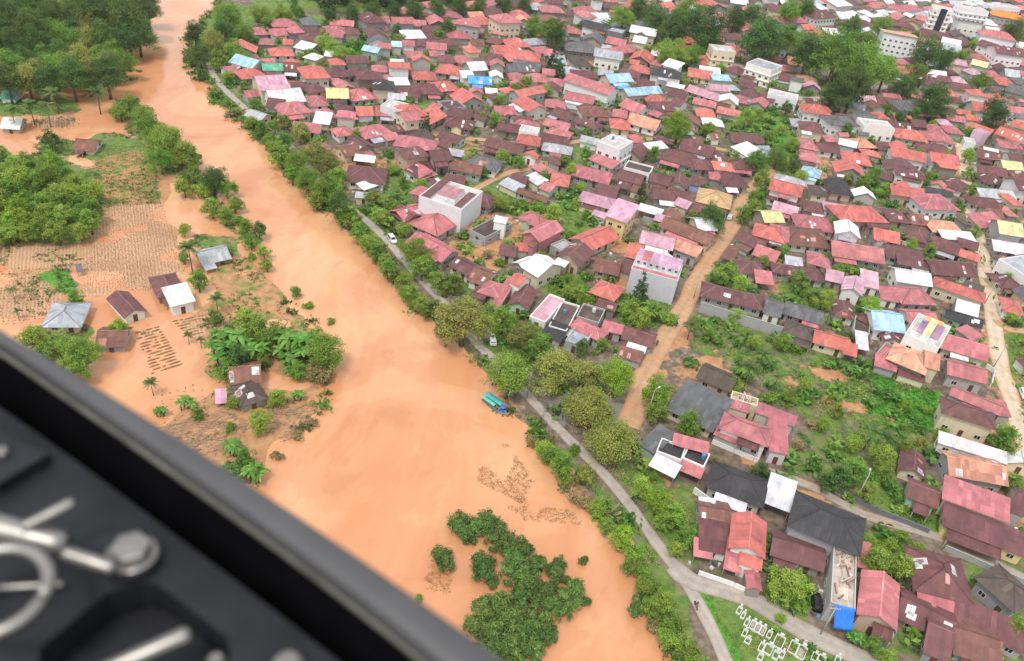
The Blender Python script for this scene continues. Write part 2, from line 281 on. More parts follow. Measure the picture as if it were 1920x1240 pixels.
('house',(0,1,1,32),[[44.8,111.5,6.5,9.0,2.8,-0.03,'s','G',''],[43.7,111.3,3.4,7.0,2.6,0.02,'w','S','']]),
('house',(0,35,1,32),[[44.1,105.6,5.9,7.0,2.6,-0.05,'m','S','']]),
('shed',(0,5,3,32),[[47.6,101.9,3.3,7.0,2.5,-0.22,'r','S','']]),
('shed',(0,5,1,32),[[41.9,102.8,3.7,4.0,2.3,-0.06,'r','S','']]),
('shed','small coral pavilion roof beside the branch road',[[50.7,98.0,2.9,6.0,2.4,-0.04,'r','X','']]),
('house','plain maroon gabled house below the huge charcoal roof',[[60.4,105.7,10.2,7.0,2.8,-0.22,'m','G','']]),
('house','unfinished bare concrete block with rubble deck and blue tarpaulin',[[67.1,99.3,4.3,15.0,5.2,-0.28,'t','F','g']]),
('house','rose gabled house next to the unfinished concrete block',[[72.7,95.5,7.0,11.0,4.4,-0.35,'r','X','t']]),
('house','maroon gabled house with two pale skylight sheets',[[81.7,95.0,9.6,8.0,2.7,-0.43,'m','G','']]),
('house','big maroon hipped house with orange-pink replaced sheets',[[86.8,104.0,10.8,11.0,3.8,-0.14,'m','H','']]),
('house','dark brown hipped house at the lane near the corner',[[99.4,103.0,8.7,8.0,4.0,-0.99,'n','H','']]),
('house',(0,35,0,34),[[93.3,94.5,12.4,6.0,2.8,-0.39,'m','S','']]),
('shed',(0,5,2,34),[[73.6,106.6,2.5,6.0,2.6,-0.22,'r','S','']]),
('house',(0,2,0,34),[[82.4,90.9,4.5,10.0,2.6,-0.34,'m','G','']]),
('house',(0,1,0,34),[[89.2,91.2,8.3,9.0,2.4,-0.2,'s','G','']]),
('shed',(0,42,0,29),[[112.2,127.4,2.8,9.0,4.0,-0.4,'m','G','']]),
('house','stained grey low-pitched shed roof under the round tree',[[45.4,144.3,11.9,12.0,2.8,-0.51,'d','S','']]),
('house','brown metal gabled house behind the stained grey shed roof',[[51.4,156.8,9.0,7.5,2.9,-0.46,'n','G','']]),
('shed',(0,5,2,35),[[54.4,145.3,5.2,2.8,4.0,-0.26,'r','S','c'],[56.3,148.2,6.2,3.0,4.4,-0.25,'t','F','c']]),
('house','rose hipped house with fine dark ridge lines inside a wrap-round roof',[[54.8,137.1,11.3,6.8,4.6,-0.36,'r','H',''],[51.4,135.6,6.7,3.0,2.8,-0.42,'r','S','']]),
('house','long coral wing roof wrapping the rose hipped house',[[62.0,136.8,4.3,10.5,3.8,-0.1,'r','S',''],[63.1,144.2,9.1,3.4,3.9,-0.37,'r','S','']]),
('shed','slate-grey lean-to roof under the yellow-green tree',[[34.7,130.5,4.4,7.5,2.8,-0.66,'d','S','']]),
('shed','first of two black box roofs in white parapets',[[37.5,127.8,5.5,4.6,3.8,-0.32,'k','F','w']]),
('shed','second of two black box roofs in white parapets',[[42.8,126.8,4.8,4.6,3.8,-0.4,'k','F','w']]),
('shed',(0,5,1,35),[[41.7,129.7,7.8,3.2,4.2,-0.19,'r','S','']]),
('shed','white ribbed sheet roof below the black boxes',[[36.0,123.2,6.0,3.8,2.7,-0.48,'w','S','']]),
('shed',(0,5,1,30),[[41.6,123.5,5.1,3.4,2.8,-0.37,'r','S','']]),
('building','tall pale grey three-storey house with mauve and pink roofs',[[37.9,197.4,13.2,10.0,8.2,-0.24,'w','L','l']]),
('shed',(0,10,3,36),[[25.8,171.7,5.5,5.0,2.9,-0.2,'r','G','']]),
('house',(0,2,3,36),[[32.6,169.3,8.5,6.8,2.8,-0.26,'m','G','']]),
('shed',(0,3,3,36),[[31.9,165.5,5.0,4.0,2.2,-0.24,'w','S','']]),
('shed',(0,43,3,36),[[30.1,161.5,6.1,4.0,2.2,-0.23,'s','S','']]),
('house',(0,0,3,36),[[19.4,169.4,9.6,5.5,2.6,-0.5,'r','H','']]),
('house',(0,44,0,41),[[17.2,165.6,4.9,8.0,3.0,-0.34,'g','F','g']]),
('house',(0,17,1,36),[[20.0,176.7,6.1,7.0,3.0,-0.26,'n','F','g']]),
('house','long maroon hipped house behind a high grey wall by the mud road',[[60.5,196.2,18.1,8.5,2.9,-0.17,'m','H','g']]),
('house',(1,20,0,37),[[71.8,193.4,5.1,9.0,2.9,-0.29,'d','G','']]),
('house',(2,2,3,39),[[72.4,232.5,9.4,8.0,2.6,-0.69,'m','G','']]),
('house',(0,34,2,37),[[75.0,224.1,7.7,6.0,2.8,-0.42,'r','S','']]),
('house','maroon hipped house with red side porch roof beside the mud road',[[68.5,214.6,8.7,8.5,2.8,0.1,'m','H','c'],[71.7,209.1,5.5,6.0,2.6,-0.0,'r','S','']]),
('shed',(0,43,2,37),[[63.4,220.9,3.7,7.0,2.6,-0.44,'s','S','']]),
('house','white house with bright coral hipped roof near the road bend',[[78.5,237.3,11.3,10.0,4.0,-0.29,'R','H','w']]),
('house','coral hipped house alone among weeds beside the tall grey house',[[24.5,189.2,7.7,8.5,2.9,-0.41,'R','H','']]),
('house',(0,1,1,36),[[24.7,202.6,7.5,8.0,2.6,-0.14,'s','G','']]),
('house',(0,2,1,36),[[31.4,204.4,4.3,8.0,2.6,-0.51,'m','G','']]),
('shed',(0,45,1,36),[[32.8,212.5,4.8,7.0,2.9,-0.23,'R','S','']]),
('building','white three-storey hotel with dark windows and roof terrace',[[27.7,284.7,9.4,11.0,8.5,-0.49,'w','F','w']]),
('house',(0,34,3,38),[[24.4,277.5,10.7,6.0,2.9,-0.63,'r','S','']]),
('house','brown flat-roofed house in white parapets',[[36.9,275.2,9.6,7.0,4.0,-0.27,'n','F','w']]),
('house',(2,2,2,40),[[34.1,267.9,9.4,9.0,2.6,-0.29,'m','G','']]),
('house',(1,2,2,40),[[25.5,253.8,7.5,9.0,2.6,-0.25,'m','G','']]),
('house','large brown hipped house beside the white hotel',[[54.3,292.0,13.3,12.4,2.9,-0.35,'m','H','']]),
('house',(1,2,2,39),[[61.0,299.9,12.8,10.2,4.4,-0.29,'m','G','w']]),
('house',(3,13,2,39),[[61.5,288.9,10.7,9.0,2.6,0.23,'m','H','']]),
('house',(4,13,2,39),[[67.5,298.8,11.1,10.2,2.8,0.24,'m','H','']]),
('house',(5,13,2,39),[[77.4,295.7,10.0,10.2,2.6,0.1,'m','H','']]),
('house','angular white house with a slanting white roof edge',[[80.3,302.4,10.3,8.0,5.5,-1.02,'w','S','w']]),
('house',(0,23,2,39),[[84.0,310.4,15.4,11.3,2.6,0.35,'g','G','']]),
('house',(3,2,2,39),[[83.3,323.9,14.6,10.2,2.6,0.27,'m','G','']]),
('house',(0,11,2,39),[[69.4,287.2,8.1,7.9,4.0,0.04,'R','H','']]),
('house',(2,13,2,39),[[71.9,278.2,9.9,11.3,2.8,0.22,'m','H','']]),
('house',(3,2,2,40),[[45.3,270.1,7.4,9.0,2.6,-0.31,'m','G','']]),
('house',(1,2,1,39),[[51.3,269.9,7.1,10.2,2.8,-0.15,'m','X','']]),
('shed',(1,13,2,39),[[58.1,273.1,4.2,7.9,2.6,-0.23,'m','H','b']]),
('house',(2,2,1,39),[[47.3,258.1,13.1,9.0,2.6,0.08,'m','G','']]),
('house','straw-tan hipped house beside the mud road',[[63.0,259.7,12.2,12.4,3.1,-0.21,'t','H','']]),
('building','tall yellow twin shophouse with mauve mono-pitched roof',[[28.8,229.8,7.6,11.0,7.0,-0.4,'p','S','y']]),
('shed',(0,9,0,40),[[39.5,242.9,8.2,4.0,2.9,-0.32,'w','S','']]),
('house','long rust-brown row house near the mud road',[[51.3,232.2,17.4,9.0,2.9,-0.5,'s','G','']]),
('house',(0,28,2,36),[[40.4,221.2,10.6,9.0,3.8,-0.2,'p','G',''],[50.0,219.2,8.4,8.0,3.8,-0.47,'o','G','']]),
('house','white gabled house at the mud road corner',[[56.1,236.6,7.0,9.0,4.0,0.3,'w','G','']]),
('house',(0,1,1,39),[[48.0,242.2,7.1,6.8,2.6,-0.93,'s','G','']]),
('shed',(0,46,0,40),[[43.1,238.3,4.8,4.0,2.6,-0.32,'p','S','']]),
('house',(2,2,2,41),[[-4.5,203.6,5.0,7.0,2.6,-0.03,'m','G','']]),
('shed',(0,47,2,41),[[-1.0,206.7,3.8,5.0,2.6,0.19,'R','G','']]),
('house','white ribbed gable roof house with cream side wall',[[5.9,194.3,6.9,11.0,4.4,-0.72,'w','G','c']]),
('house',(1,2,2,41),[[-15.4,191.1,7.5,7.0,2.6,-0.6,'m','G','']]),
('house',(0,1,2,41),[[-10.0,187.4,6.0,9.0,2.6,-0.34,'s','G','']]),
('house','rose hipped cottage beside the riverside lane',[[-6.7,181.3,6.5,7.5,2.9,-0.27,'r','H',''],[-9.9,178.6,4.4,4.0,2.3,-0.41,'m','S','']]),
('shed','tiny white two-storey house with red roof and two windows',[[0.1,184.4,3.8,6.0,5.0,-0.53,'R','G','w']]),
('house','long narrow pink lean-to beside a maroon gable',[[-3.8,179.4,2.6,15.0,2.5,-0.25,'r','S','']]),
('house','maroon gabled house ending at the bank trees',[[1.6,179.3,5.8,10.0,2.9,-0.2,'m','X','']]),
('house','narrow parapet house with a pale pink deck',[[8.4,175.8,4.5,13.0,3.2,-0.37,'p','F','w']]),
('house',(0,17,0,41),[[13.0,173.3,4.8,13.0,3.2,-0.25,'n','F','w']]),
('house',(0,36,0,41),[[11.0,166.7,5.8,6.0,2.2,-0.4,'k','S','']]),
('house','brown gabled house with tan walls below the yellow shophouse',[[15.0,204.6,7.9,10.0,4.0,-0.46,'m','X','t']]),
('house',(0,44,1,40),[[12.0,210.4,6.5,6.0,3.0,-0.7,'g','F','']]),
('house','flooded maroon gabled house left of the white-roofed house',[[-92.6,152.2,5.5,10.2,2.3,0.86,'m','X','w']]),
('house','flooded maroon house just behind the white-roofed house',[[-87.5,162.6,6.7,10.2,2.3,0.63,'m','H','']]),
('house','flooded white house with a bright white roof',[[-81.9,157.2,6.1,7.0,3.3,0.69,'w','S','w']]),
('house','flooded grey metal hipped house near the sill',[[-103.2,145.2,8.4,10.2,2.3,0.25,'g','H','']]),
('house','flooded rusty maroon shack by the round tree',[[-89.6,140.1,6.6,7.9,2.0,0.24,'s','G','']]),
('house','grey metal shed beside the coconut palm',[[-82.8,179.9,8.1,7.9,1.9,0.71,'g','G','']]),
('shed',(0,48,2,43),[[-110.9,164.9,1.5,3.0,1.7,0.58,'d','S','']]),
('house','flooded rusted house patched with white sheets among debris',[[-57.0,133.6,6.9,8.0,2.9,0.36,'s','G',''],[-54.3,127.7,6.3,8.0,2.6,0.72,'n','H','']]),
('shed','small pink sheet roof half sunk beside the patched house',[[-59.5,125.9,2.4,4.0,1.7,0.4,'p','S','']]),
('house','white tent-like roof beside the flooded paddies',[[-172.7,240.3,6.0,9.0,2.0,0.25,'w','G','']]),
('house','green-roofed white house below the forest',[[-187.0,263.3,4.9,10.2,2.0,0.23,'e','G','w']]),
('house','small brown shack in the paddy hedge',[[-144.3,233.2,7.0,9.0,1.7,0.15,'s','G','']]),
('shed',(0,3,2,46),[[-183.8,273.9,2.5,5.0,1.7,0.42,'w','S','']]),
('shed',(0,49,0,46),[[-166.8,282.9,3.5,5.0,2.0,0.31,'b','S','']]),
('house','small grey hut on the riverbank path',[[-102.5,273.4,7.9,6.8,2.6,-0.4,'g','G','']]),
('house',(0,4,1,7),[[-73.7,323.3,11.4,9.0,5.6,0.43,'m','H','']]),
('house',(0,33,0,19),[[228.8,416.7,15.3,11.0,3.0,1.56,'d','H',''],[225.5,415.9,5.7,6.8,3.0,1.56,'d','X','']]),
('house',(0,51,3,10),[[13.1,395.1,14.3,9.3,2.8,1.97,'n','H','']]),
('house',(0,7,3,1),[[-25.7,198.2,14.4,8.7,3.0,-0.6,'r','G',''],[-25.2,194.6,6.8,5.4,3.0,-0.6,'r','X','']]),
('house',(0,26,3,24),[[166.6,256.5,15.4,9.1,2.6,-0.03,'w','G',''],[168.7,253.7,6.0,5.6,2.6,-0.03,'w','X','']]),
('house',(0,14,2,21),[[122.6,306.2,12.1,11.1,2.6,-0.11,'R','X','']]),
('house',(0,2,2,22),[[146.3,315.2,14.3,9.6,3.0,-0.11,'m','X','']]),
('house',(0,1,0,13),[[59.9,334.7,12.4,10.7,2.6,0.02,'s','X','']]),
('house',(0,32,0,9),[[47.1,456.3,14.7,11.4,5.6,-0.17,'w','G',''],[46.0,453.0,5.6,7.0,5.6,-0.17,'w','X','']]),
('house',(0,22,1,20),[[115.0,352.4,12.8,10.0,2.6,-0.07,'g','H','']]),
('house',(4,14,0,19),[[204.9,380.7,11.3,10.4,2.8,-0.74,'R','G',''],[201.9,379.2,4.6,6.5,2.8,-0.74,'R','X','']]),
('house',(2,0,3,19),[[177.4,361.0,13.9,11.0,2.8,-0.05,'r','H',''],[177.1,357.7,5.3,6.8,2.8,-0.05,'r','X','']]),
('house',(0,20,1,20),[[146.5,372.1,12.1,9.7,3.0,0.06,'d','G',''],[145.9,369.1,4.5,6.0,3.0,0.06,'d','X','']]),
('house',(0,7,3,38),[[20.4,265.0,13.8,10.0,2.8,-0.25,'r','G','']]),
('house',(0,56,0,10),[[26.8,403.2,14.1,11.3,5.6,-0.05,'g','G','']]),
('house',(0,14,3,40),[[20.8,218.1,14.8,9.0,2.8,0.87,'R','G','']]),
('house',(0,14,2,3),[[-133.7,340.4,14.1,8.8,3.0,0.24,'R','X','']]),
('house',(0,31,1,40),[[22.3,245.0,13.2,8.6,2.8,-0.25,'p','H','']]),
('house',(0,14,3,8),[[-32.3,321.0,11.4,10.6,3.0,0.62,'R','X','']]),
('house',(1,13,2,7),[[-86.5,390.6,15.0,9.8,3.0,2.07,'m','H','']]),
('house',(0,2,0,20),[[161.2,368.1,12.1,10.5,2.6,-0.05,'m','G','']]),
('house',(0,6,2,24),[[192.6,309.9,12.0,11.2,5.6,0.22,'m','G','']]),
('house',(0,13,0,1),[[-18.0,233.6,14.3,8.9,3.0,-0.32,'m','H','']]),
('house',(0,13,0,4),[[-110.7,369.8,12.4,9.6,2.6,0.37,'m','H',''],[-112.0,366.2,4.5,5.9,2.6,0.37,'m','X','']]),
('house',(0,14,1,11),[[44.9,416.8,14.5,10.5,3.0,1.34,'R','G',''],[48.1,416.7,6.3,6.5,3.0,1.34,'R','X','']]),
('house',(3,13,2,24),[[200.8,327.8,8.8,9.6,2.8,0.06,'m','H','']]),
('house',(0,13,3,8),[[-31.6,294.5,11.5,9.3,2.6,-0.04,'m','H',''],[-32.1,291.7,4.5,5.8,2.6,-0.04,'m','X','']]),
('house',(2,20,0,37),[[80.3,193.4,10.8,7.9,2.6,-0.29,'d','G','']]),
('house',(0,54,0,0),[[-43.2,273.5,10.3,9.8,2.6,1.52,'n','G','']]),
('house',(0,13,1,38),[[18.6,314.5,10.5,7.5,2.6,-0.61,'m','H','']]),
('house',(0,0,2,21),[[107.8,311.9,9.3,7.6,3.0,-0.15,'r','H','']]),
('house',(0,7,3,6),[[-83.2,269.3,10.2,8.3,2.6,0.1,'r','G','']]),
('house',(0,22,1,21),[[94.6,285.2,11.6,8.7,2.8,-0.35,'g','H','']]),
('house',(0,13,0,13),[[50.6,347.0,11.5,9.7,3.0,0.25,'m','H',''],[49.2,343.7,4.4,6.0,3.0,0.25,'m','X','']]),
('house',(0,7,2,26),[[115.2,200.1,9.6,7.8,2.8,0.2,'r','G','']]),
('house',(0,14,0,23),[[120.6,251.2,8.9,9.2,2.6,-0.08,'R','G',''],[118.5,248.6,3.2,5.7,2.6,-0.08,'R','X','']]),
('house',(2,7,3,12),[[5.9,307.7,10.7,7.8,2.8,-0.26,'r','G',''],[5.3,305.5,5.0,4.8,2.8,-0.26,'r','X','']]),
('house',(0,0,1,40),[[2.0,224.9,9.4,7.5,2.8,-0.6,'r','H',''],[0.4,223.2,3.6,4.7,2.8,-0.6,'r','X','']]),
('house',(0,7,3,8),[[-16.6,313.7,8.9,8.7,3.0,0.45,'r','G',''],[-15.4,311.3,3.1,5.4,3.0,0.45,'r','X','']]),
('house',(0,2,0,38),[[36.6,291.6,8.6,9.4,3.0,-0.49,'m','X','']]),
('house',(1,2,3,39),[[59.1,247.6,9.9,8.5,2.8,-0.53,'m','G',''],[57.0,245.8,3.8,5.3,2.8,-0.53,'m','X','']]),
('house',(0,22,1,38),[[6.7,284.0,11.4,7.8,2.6,-0.07,'g','H','']]),
('house',(0,51,1,21),[[104.4,280.5,8.4,6.7,2.8,1.53,'n','H','']]),
('house',(0,0,1,1),[[-34.0,231.7,8.1,6.9,3.0,-0.32,'r','H','']]),
('house',(0,2,1,29),[[92.8,135.8,7.6,5.8,2.6,1.21,'m','G','']]),
('house',(0,0,1,0),[[-75.2,254.1,7.6,6.1,2.6,0.74,'r','H','']]),
('house',(0,0,1,23),[[92.3,226.5,8.5,7.2,2.6,1.4,'r','H','']]),
('house',(2,0,1,38),[[2.3,263.9,8.3,6.1,2.6,-0.81,'r','H','']]),
('house',(0,13,0,37),[[79.7,216.7,8.5,6.0,2.6,-0.06,'m','H','']]),
('house',(0,26,2,36),[[40.9,210.3,8.7,7.4,2.6,-0.23,'w','X','']]),
('house',(0,26,0,26),[[132.5,209.4,8.3,6.5,3.0,1.27,'w','X','']]),
('shed',(0,63,2,15),[[225.2,590.2,6.3,4.2,2.6,1.57,'s','X','']]),
('shed',(0,64,3,13),[[58.7,321.1,5.6,4.8,2.6,0.37,'g','S','']]),
('shed',(0,65,2,11),[[64.6,444.7,4.7,4.7,2.8,0.02,'R','S','']]),
('shed',(1,48,3,18),[[230.8,426.6,4.9,3.9,2.8,-0.01,'d','S','']]),
('shed',(0,12,1,38),[[6.2,271.4,5.6,4.6,2.8,1.52,'m','S','']]),
('shed',(0,43,2,3),[[-125.3,332.7,4.8,4.0,2.6,0.64,'s','S','']]),
('shed',(1,12,3,18),[[253.6,517.8,5.0,4.1,2.6,-0.06,'m','S','']]),
('shed',(0,66,2,20),[[145.1,393.4,5.3,4.8,3.0,-0.28,'p','G','']]),
('shed',(0,63,2,39),[[70.1,320.8,6.0,4.0,2.6,1.84,'s','X','']]),
('shed',(2,67,2,10),[[9.9,432.7,5.6,4.1,2.6,0.06,'d','G','']]),
('shed',(0,12,1,24),[[155.2,270.9,5.5,5.0,2.8,2.03,'m','S','']]),
('shed',(0,5,2,11),[[76.5,456.3,4.9,3.9,2.8,0.23,'r','S','']]),
('shed',(0,68,0,29),[[119.8,142.4,5.9,4.2,2.6,-0.28,'w','X','']]),
('shed',(2,12,3,8),[[-24.7,302.5,5.3,4.8,2.6,1.53,'m','S','']]),
('shed',(0,67,3,18),[[245.7,458.5,4.8,4.7,2.8,1.04,'d','X','']]),
('shed',(0,10,2,10),[[2.5,462.7,6.1,4.6,2.8,0.34,'r','X','']]),
('shed',(0,64,3,9),[[26.7,425.5,5.2,4.2,2.8,-0.05,'g','S','']]),
('shed',(0,64,2,1),[[-29.2,265.9,5.7,4.2,2.6,-0.07,'g','S','']]),
('shed',(0,48,2,11),[[63.0,474.7,4.8,4.8,3.0,-0.15,'d','S','']]),
('shed',(0,66,1,40),[[22.8,235.4,4.7,4.0,2.6,-0.4,'p','G','']]),
('shed',(0,67,3,20),[[140.2,350.4,5.1,4.0,3.0,0.06,'d','G','']]),
('shed',(0,5,2,0),[[-53.4,271.5,5.9,4.2,2.6,0.78,'r','S','']]),
('shed',(0,10,1,14),[[91.8,472.8,6.0,4.7,3.0,1.8,'r','X','']]),
('shed',(0,68,0,4),[[-97.6,351.1,6.0,3.9,2.8,1.56,'w','X','']]),
('shed',(0,10,0,8),[[-13.8,349.4,6.3,4.3,2.6,0.18,'r','X','']]),
('shed',(0,69,0,2),[[-42.1,429.2,5.8,4.2,3.0,1.4,'o','X','']]),
('shed',(0,42,3,16),[[265.1,601.3,6.0,4.7,3.0,-0.04,'m','X','']]),
('shed',(0,42,1,25),[[159.3,245.2,6.4,4.2,3.0,0.5,'m','X','']]),
('shed',(0,3,2,19),[[186.2,447.9,4.9,4.5,2.6,1.87,'w','S','']]),
('shed',(0,70,3,18),[[289.7,551.1,6.5,4.3,2.8,-0.21,'n','S','']]),
('shed',(2,12,3,16),[[258.1,567.6,5.2,5.0,2.8,1.31,'m','S','']]),
('shed',(0,42,3,14),[[123.6,386.4,5.2,4.1,3.0,1.75,'m','X','']]),
('shed',(0,42,3,15),[[200.8,488.2,5.7,5.1,3.0,1.75,'m','X','']]),
('shed',(0,64,1,2),[[-73.3,399.9,5.9,5.1,2.6,0.59,'g','S','']]),
('shed',(0,10,2,2),[[-55.6,464.8,4.9,3.9,2.8,0.61,'r','G','']]),
('shed',(0,64,2,9),[[26.9,478.2,5.6,4.0,3.0,2.09,'g','S','']]),
('shed',(1,43,2,14),[[164.1,598.9,6.3,4.3,2.6,1.92,'s','S','']]),
('shed',(0,3,3,8),[[-23.7,334.7,5.4,4.4,2.6,0.21,'w','S','']]),
('shed',(1,12,2,14),[[130.5,483.2,4.8,4.1,2.6,0.14,'m','S','']]),
('shed',(2,12,2,1),[[-34.0,271.5,4.8,4.8,3.0,-0.43,'m','S','']]),
('shed',(0,10,0,15),[[221.7,528.6,4.7,4.6,3.0,1.27,'r','G','']]),
('shed',(0,43,2,40),[[36.6,257.9,5.9,4.1,2.6,-0.29,'s','S','']]),
('shed',(0,43,0,9),[[38.2,480.7,4.8,4.9,2.6,0.3,'s','S','']]),
('shed',(1,67,2,10),[[12.3,427.2,5.6,5.1,2.6,0.18,'d','G','']]),
('shed',(0,47,1,38),[[-2.7,273.4,5.7,4.1,2.8,-0.3,'R','X','']]),
('shed',(0,68,2,41),[[1.0,197.4,6.5,4.3,3.0,0.86,'w','G','']]),
('shed',(0,71,2,21),[[114.2,294.9,6.0,4.9,2.6,-0.04,'n','G','']]),
('shed',(0,47,1,11),[[40.8,407.2,5.9,4.9,2.6,1.41,'R','X','']]),
('shed',(2,48,3,18),[[237.9,412.8,6.3,4.9,2.6,-0.01,'d','S','']]),
('shed',(0,42,1,15),[[181.4,551.6,4.9,5.0,2.6,1.46,'m','X','']]),
('shed',(0,72,3,0),[[-52.1,224.4,5.2,4.4,2.6,0.13,'g','G','']]),
('shed',(0,5,2,14),[[111.7,548.4,6.0,4.2,2.6,1.92,'r','S','']]),
('shed',(0,70,1,18),[[292.1,588.8,6.3,4.5,2.6,-0.04,'n','S','']]),
('shed',(0,10,0,22),[[157.5,303.4,5.7,4.7,3.0,-0.58,'r','X','']]),
('shed',(0,12,0,15),[[227.7,517.7,6.4,3.8,3.0,1.45,'m','S','']]),
('shed',(2,42,2,14),[[163.4,562.5,4.7,5.0,2.6,0.66,'m','G','']]),
('shed',(0,12,0,14),[[136.7,463.2,6.4,4.6,2.6,0.14,'m','S','']]),
('shed',(0,42,3,18),[[246.7,443.1,5.2,4.5,2.6,-0.53,'m','X','']]),
('shed',(0,12,1,21),[[105.6,304.1,6.2,4.0,2.6,-0.35,'m','S','']]),
('shed',(0,47,3,8),[[-29.9,332.2,6.0,4.7,2.6,0.21,'R','X','']]),
('shed',(1,47,2,9),[[32.1,503.4,5.9,3.9,2.8,0.28,'R','G','']]),
('shed',(1,10,0,9),[[52.6,476.7,5.4,4.2,2.8,0.3,'r','G','']]),
('shed',(0,5,0,26),[[127.8,194.6,6.0,4.4,3.0,-1.09,'r','S','']]),
('shed',(0,3,2,14),[[136.9,551.6,6.3,3.9,3.0,2.08,'w','S','']]),
('shed',(0,42,2,7),[[-82.4,399.9,5.9,3.9,2.6,2.22,'m','G','']]),
('shed',(0,70,1,25),[[140.2,222.8,6.0,4.5,2.6,-0.43,'n','S','']]),
('shed',(0,68,2,7),[[-68.7,355.9,6.3,4.3,2.6,0.32,'w','G','']]),
('shed',(0,42,1,1),[[-32.8,240.3,5.3,4.0,2.8,2.51,'m','X','']]),
('shed',(0,5,3,13),[[47.0,336.8,5.3,4.3,2.6,-0.68,'r','S','']]),
('shed',(0,64,1,23),[[83.5,222.4,5.5,4.4,2.6,-0.06,'g','S','']]),
('shed',(0,10,1,20),[[130.1,346.0,5.1,4.4,2.8,0.36,'r','G','']]),
('shed',(0,42,3,8),[[-24.8,309.7,6.2,4.8,2.8,-0.04,'m','G','']]),
('shed',(1,42,2,14),[[110.8,476.4,6.0,4.5,2.6,1.71,'m','G','']]),
('shed',(0,3,2,24),[[198.8,353.4,6.4,4.5,2.6,-0.22,'w','S','']]),
('shed',(2,10,0,9),[[67.3,495.2,6.2,4.3,2.8,1.43,'r','X','']]),
('shed',(0,42,2,19),[[180.8,409.5,6.4,4.7,2.8,0.22,'m','G','']]),
('shed',(0,10,2,14),[[97.0,496.6,6.0,5.1,2.8,1.71,'r','X','']]),
('shed',(0,65,2,9),[[32.7,529.0,4.9,4.1,3.0,0.28,'R','S','']]),
('shed',(1,12,3,8),[[-21.6,327.5,6.1,4.8,2.8,0.82,'m','S','']]),
('shed',(0,12,2,24),[[214.0,356.2,5.5,4.9,3.0,-0.08,'m','S','']]),
('shed',(0,42,3,36),[[24.3,181.6,5.6,4.4,3.0,-0.26,'m','G','']]),
('shed',(0,12,2,40),[[31.2,259.6,4.9,4.0,2.6,-0.25,'m','S','']]),
]
FAR_COLOURS = ['r', 'R', 'm', 'p', 'k', 'g', 'd', 'w', 'b', 'c', 'o', 's', 'y', 't', 'e', 'n', 'a']
FAR_FORMS = ['G', 'X', 'H', 'Y', 'S', 'B']
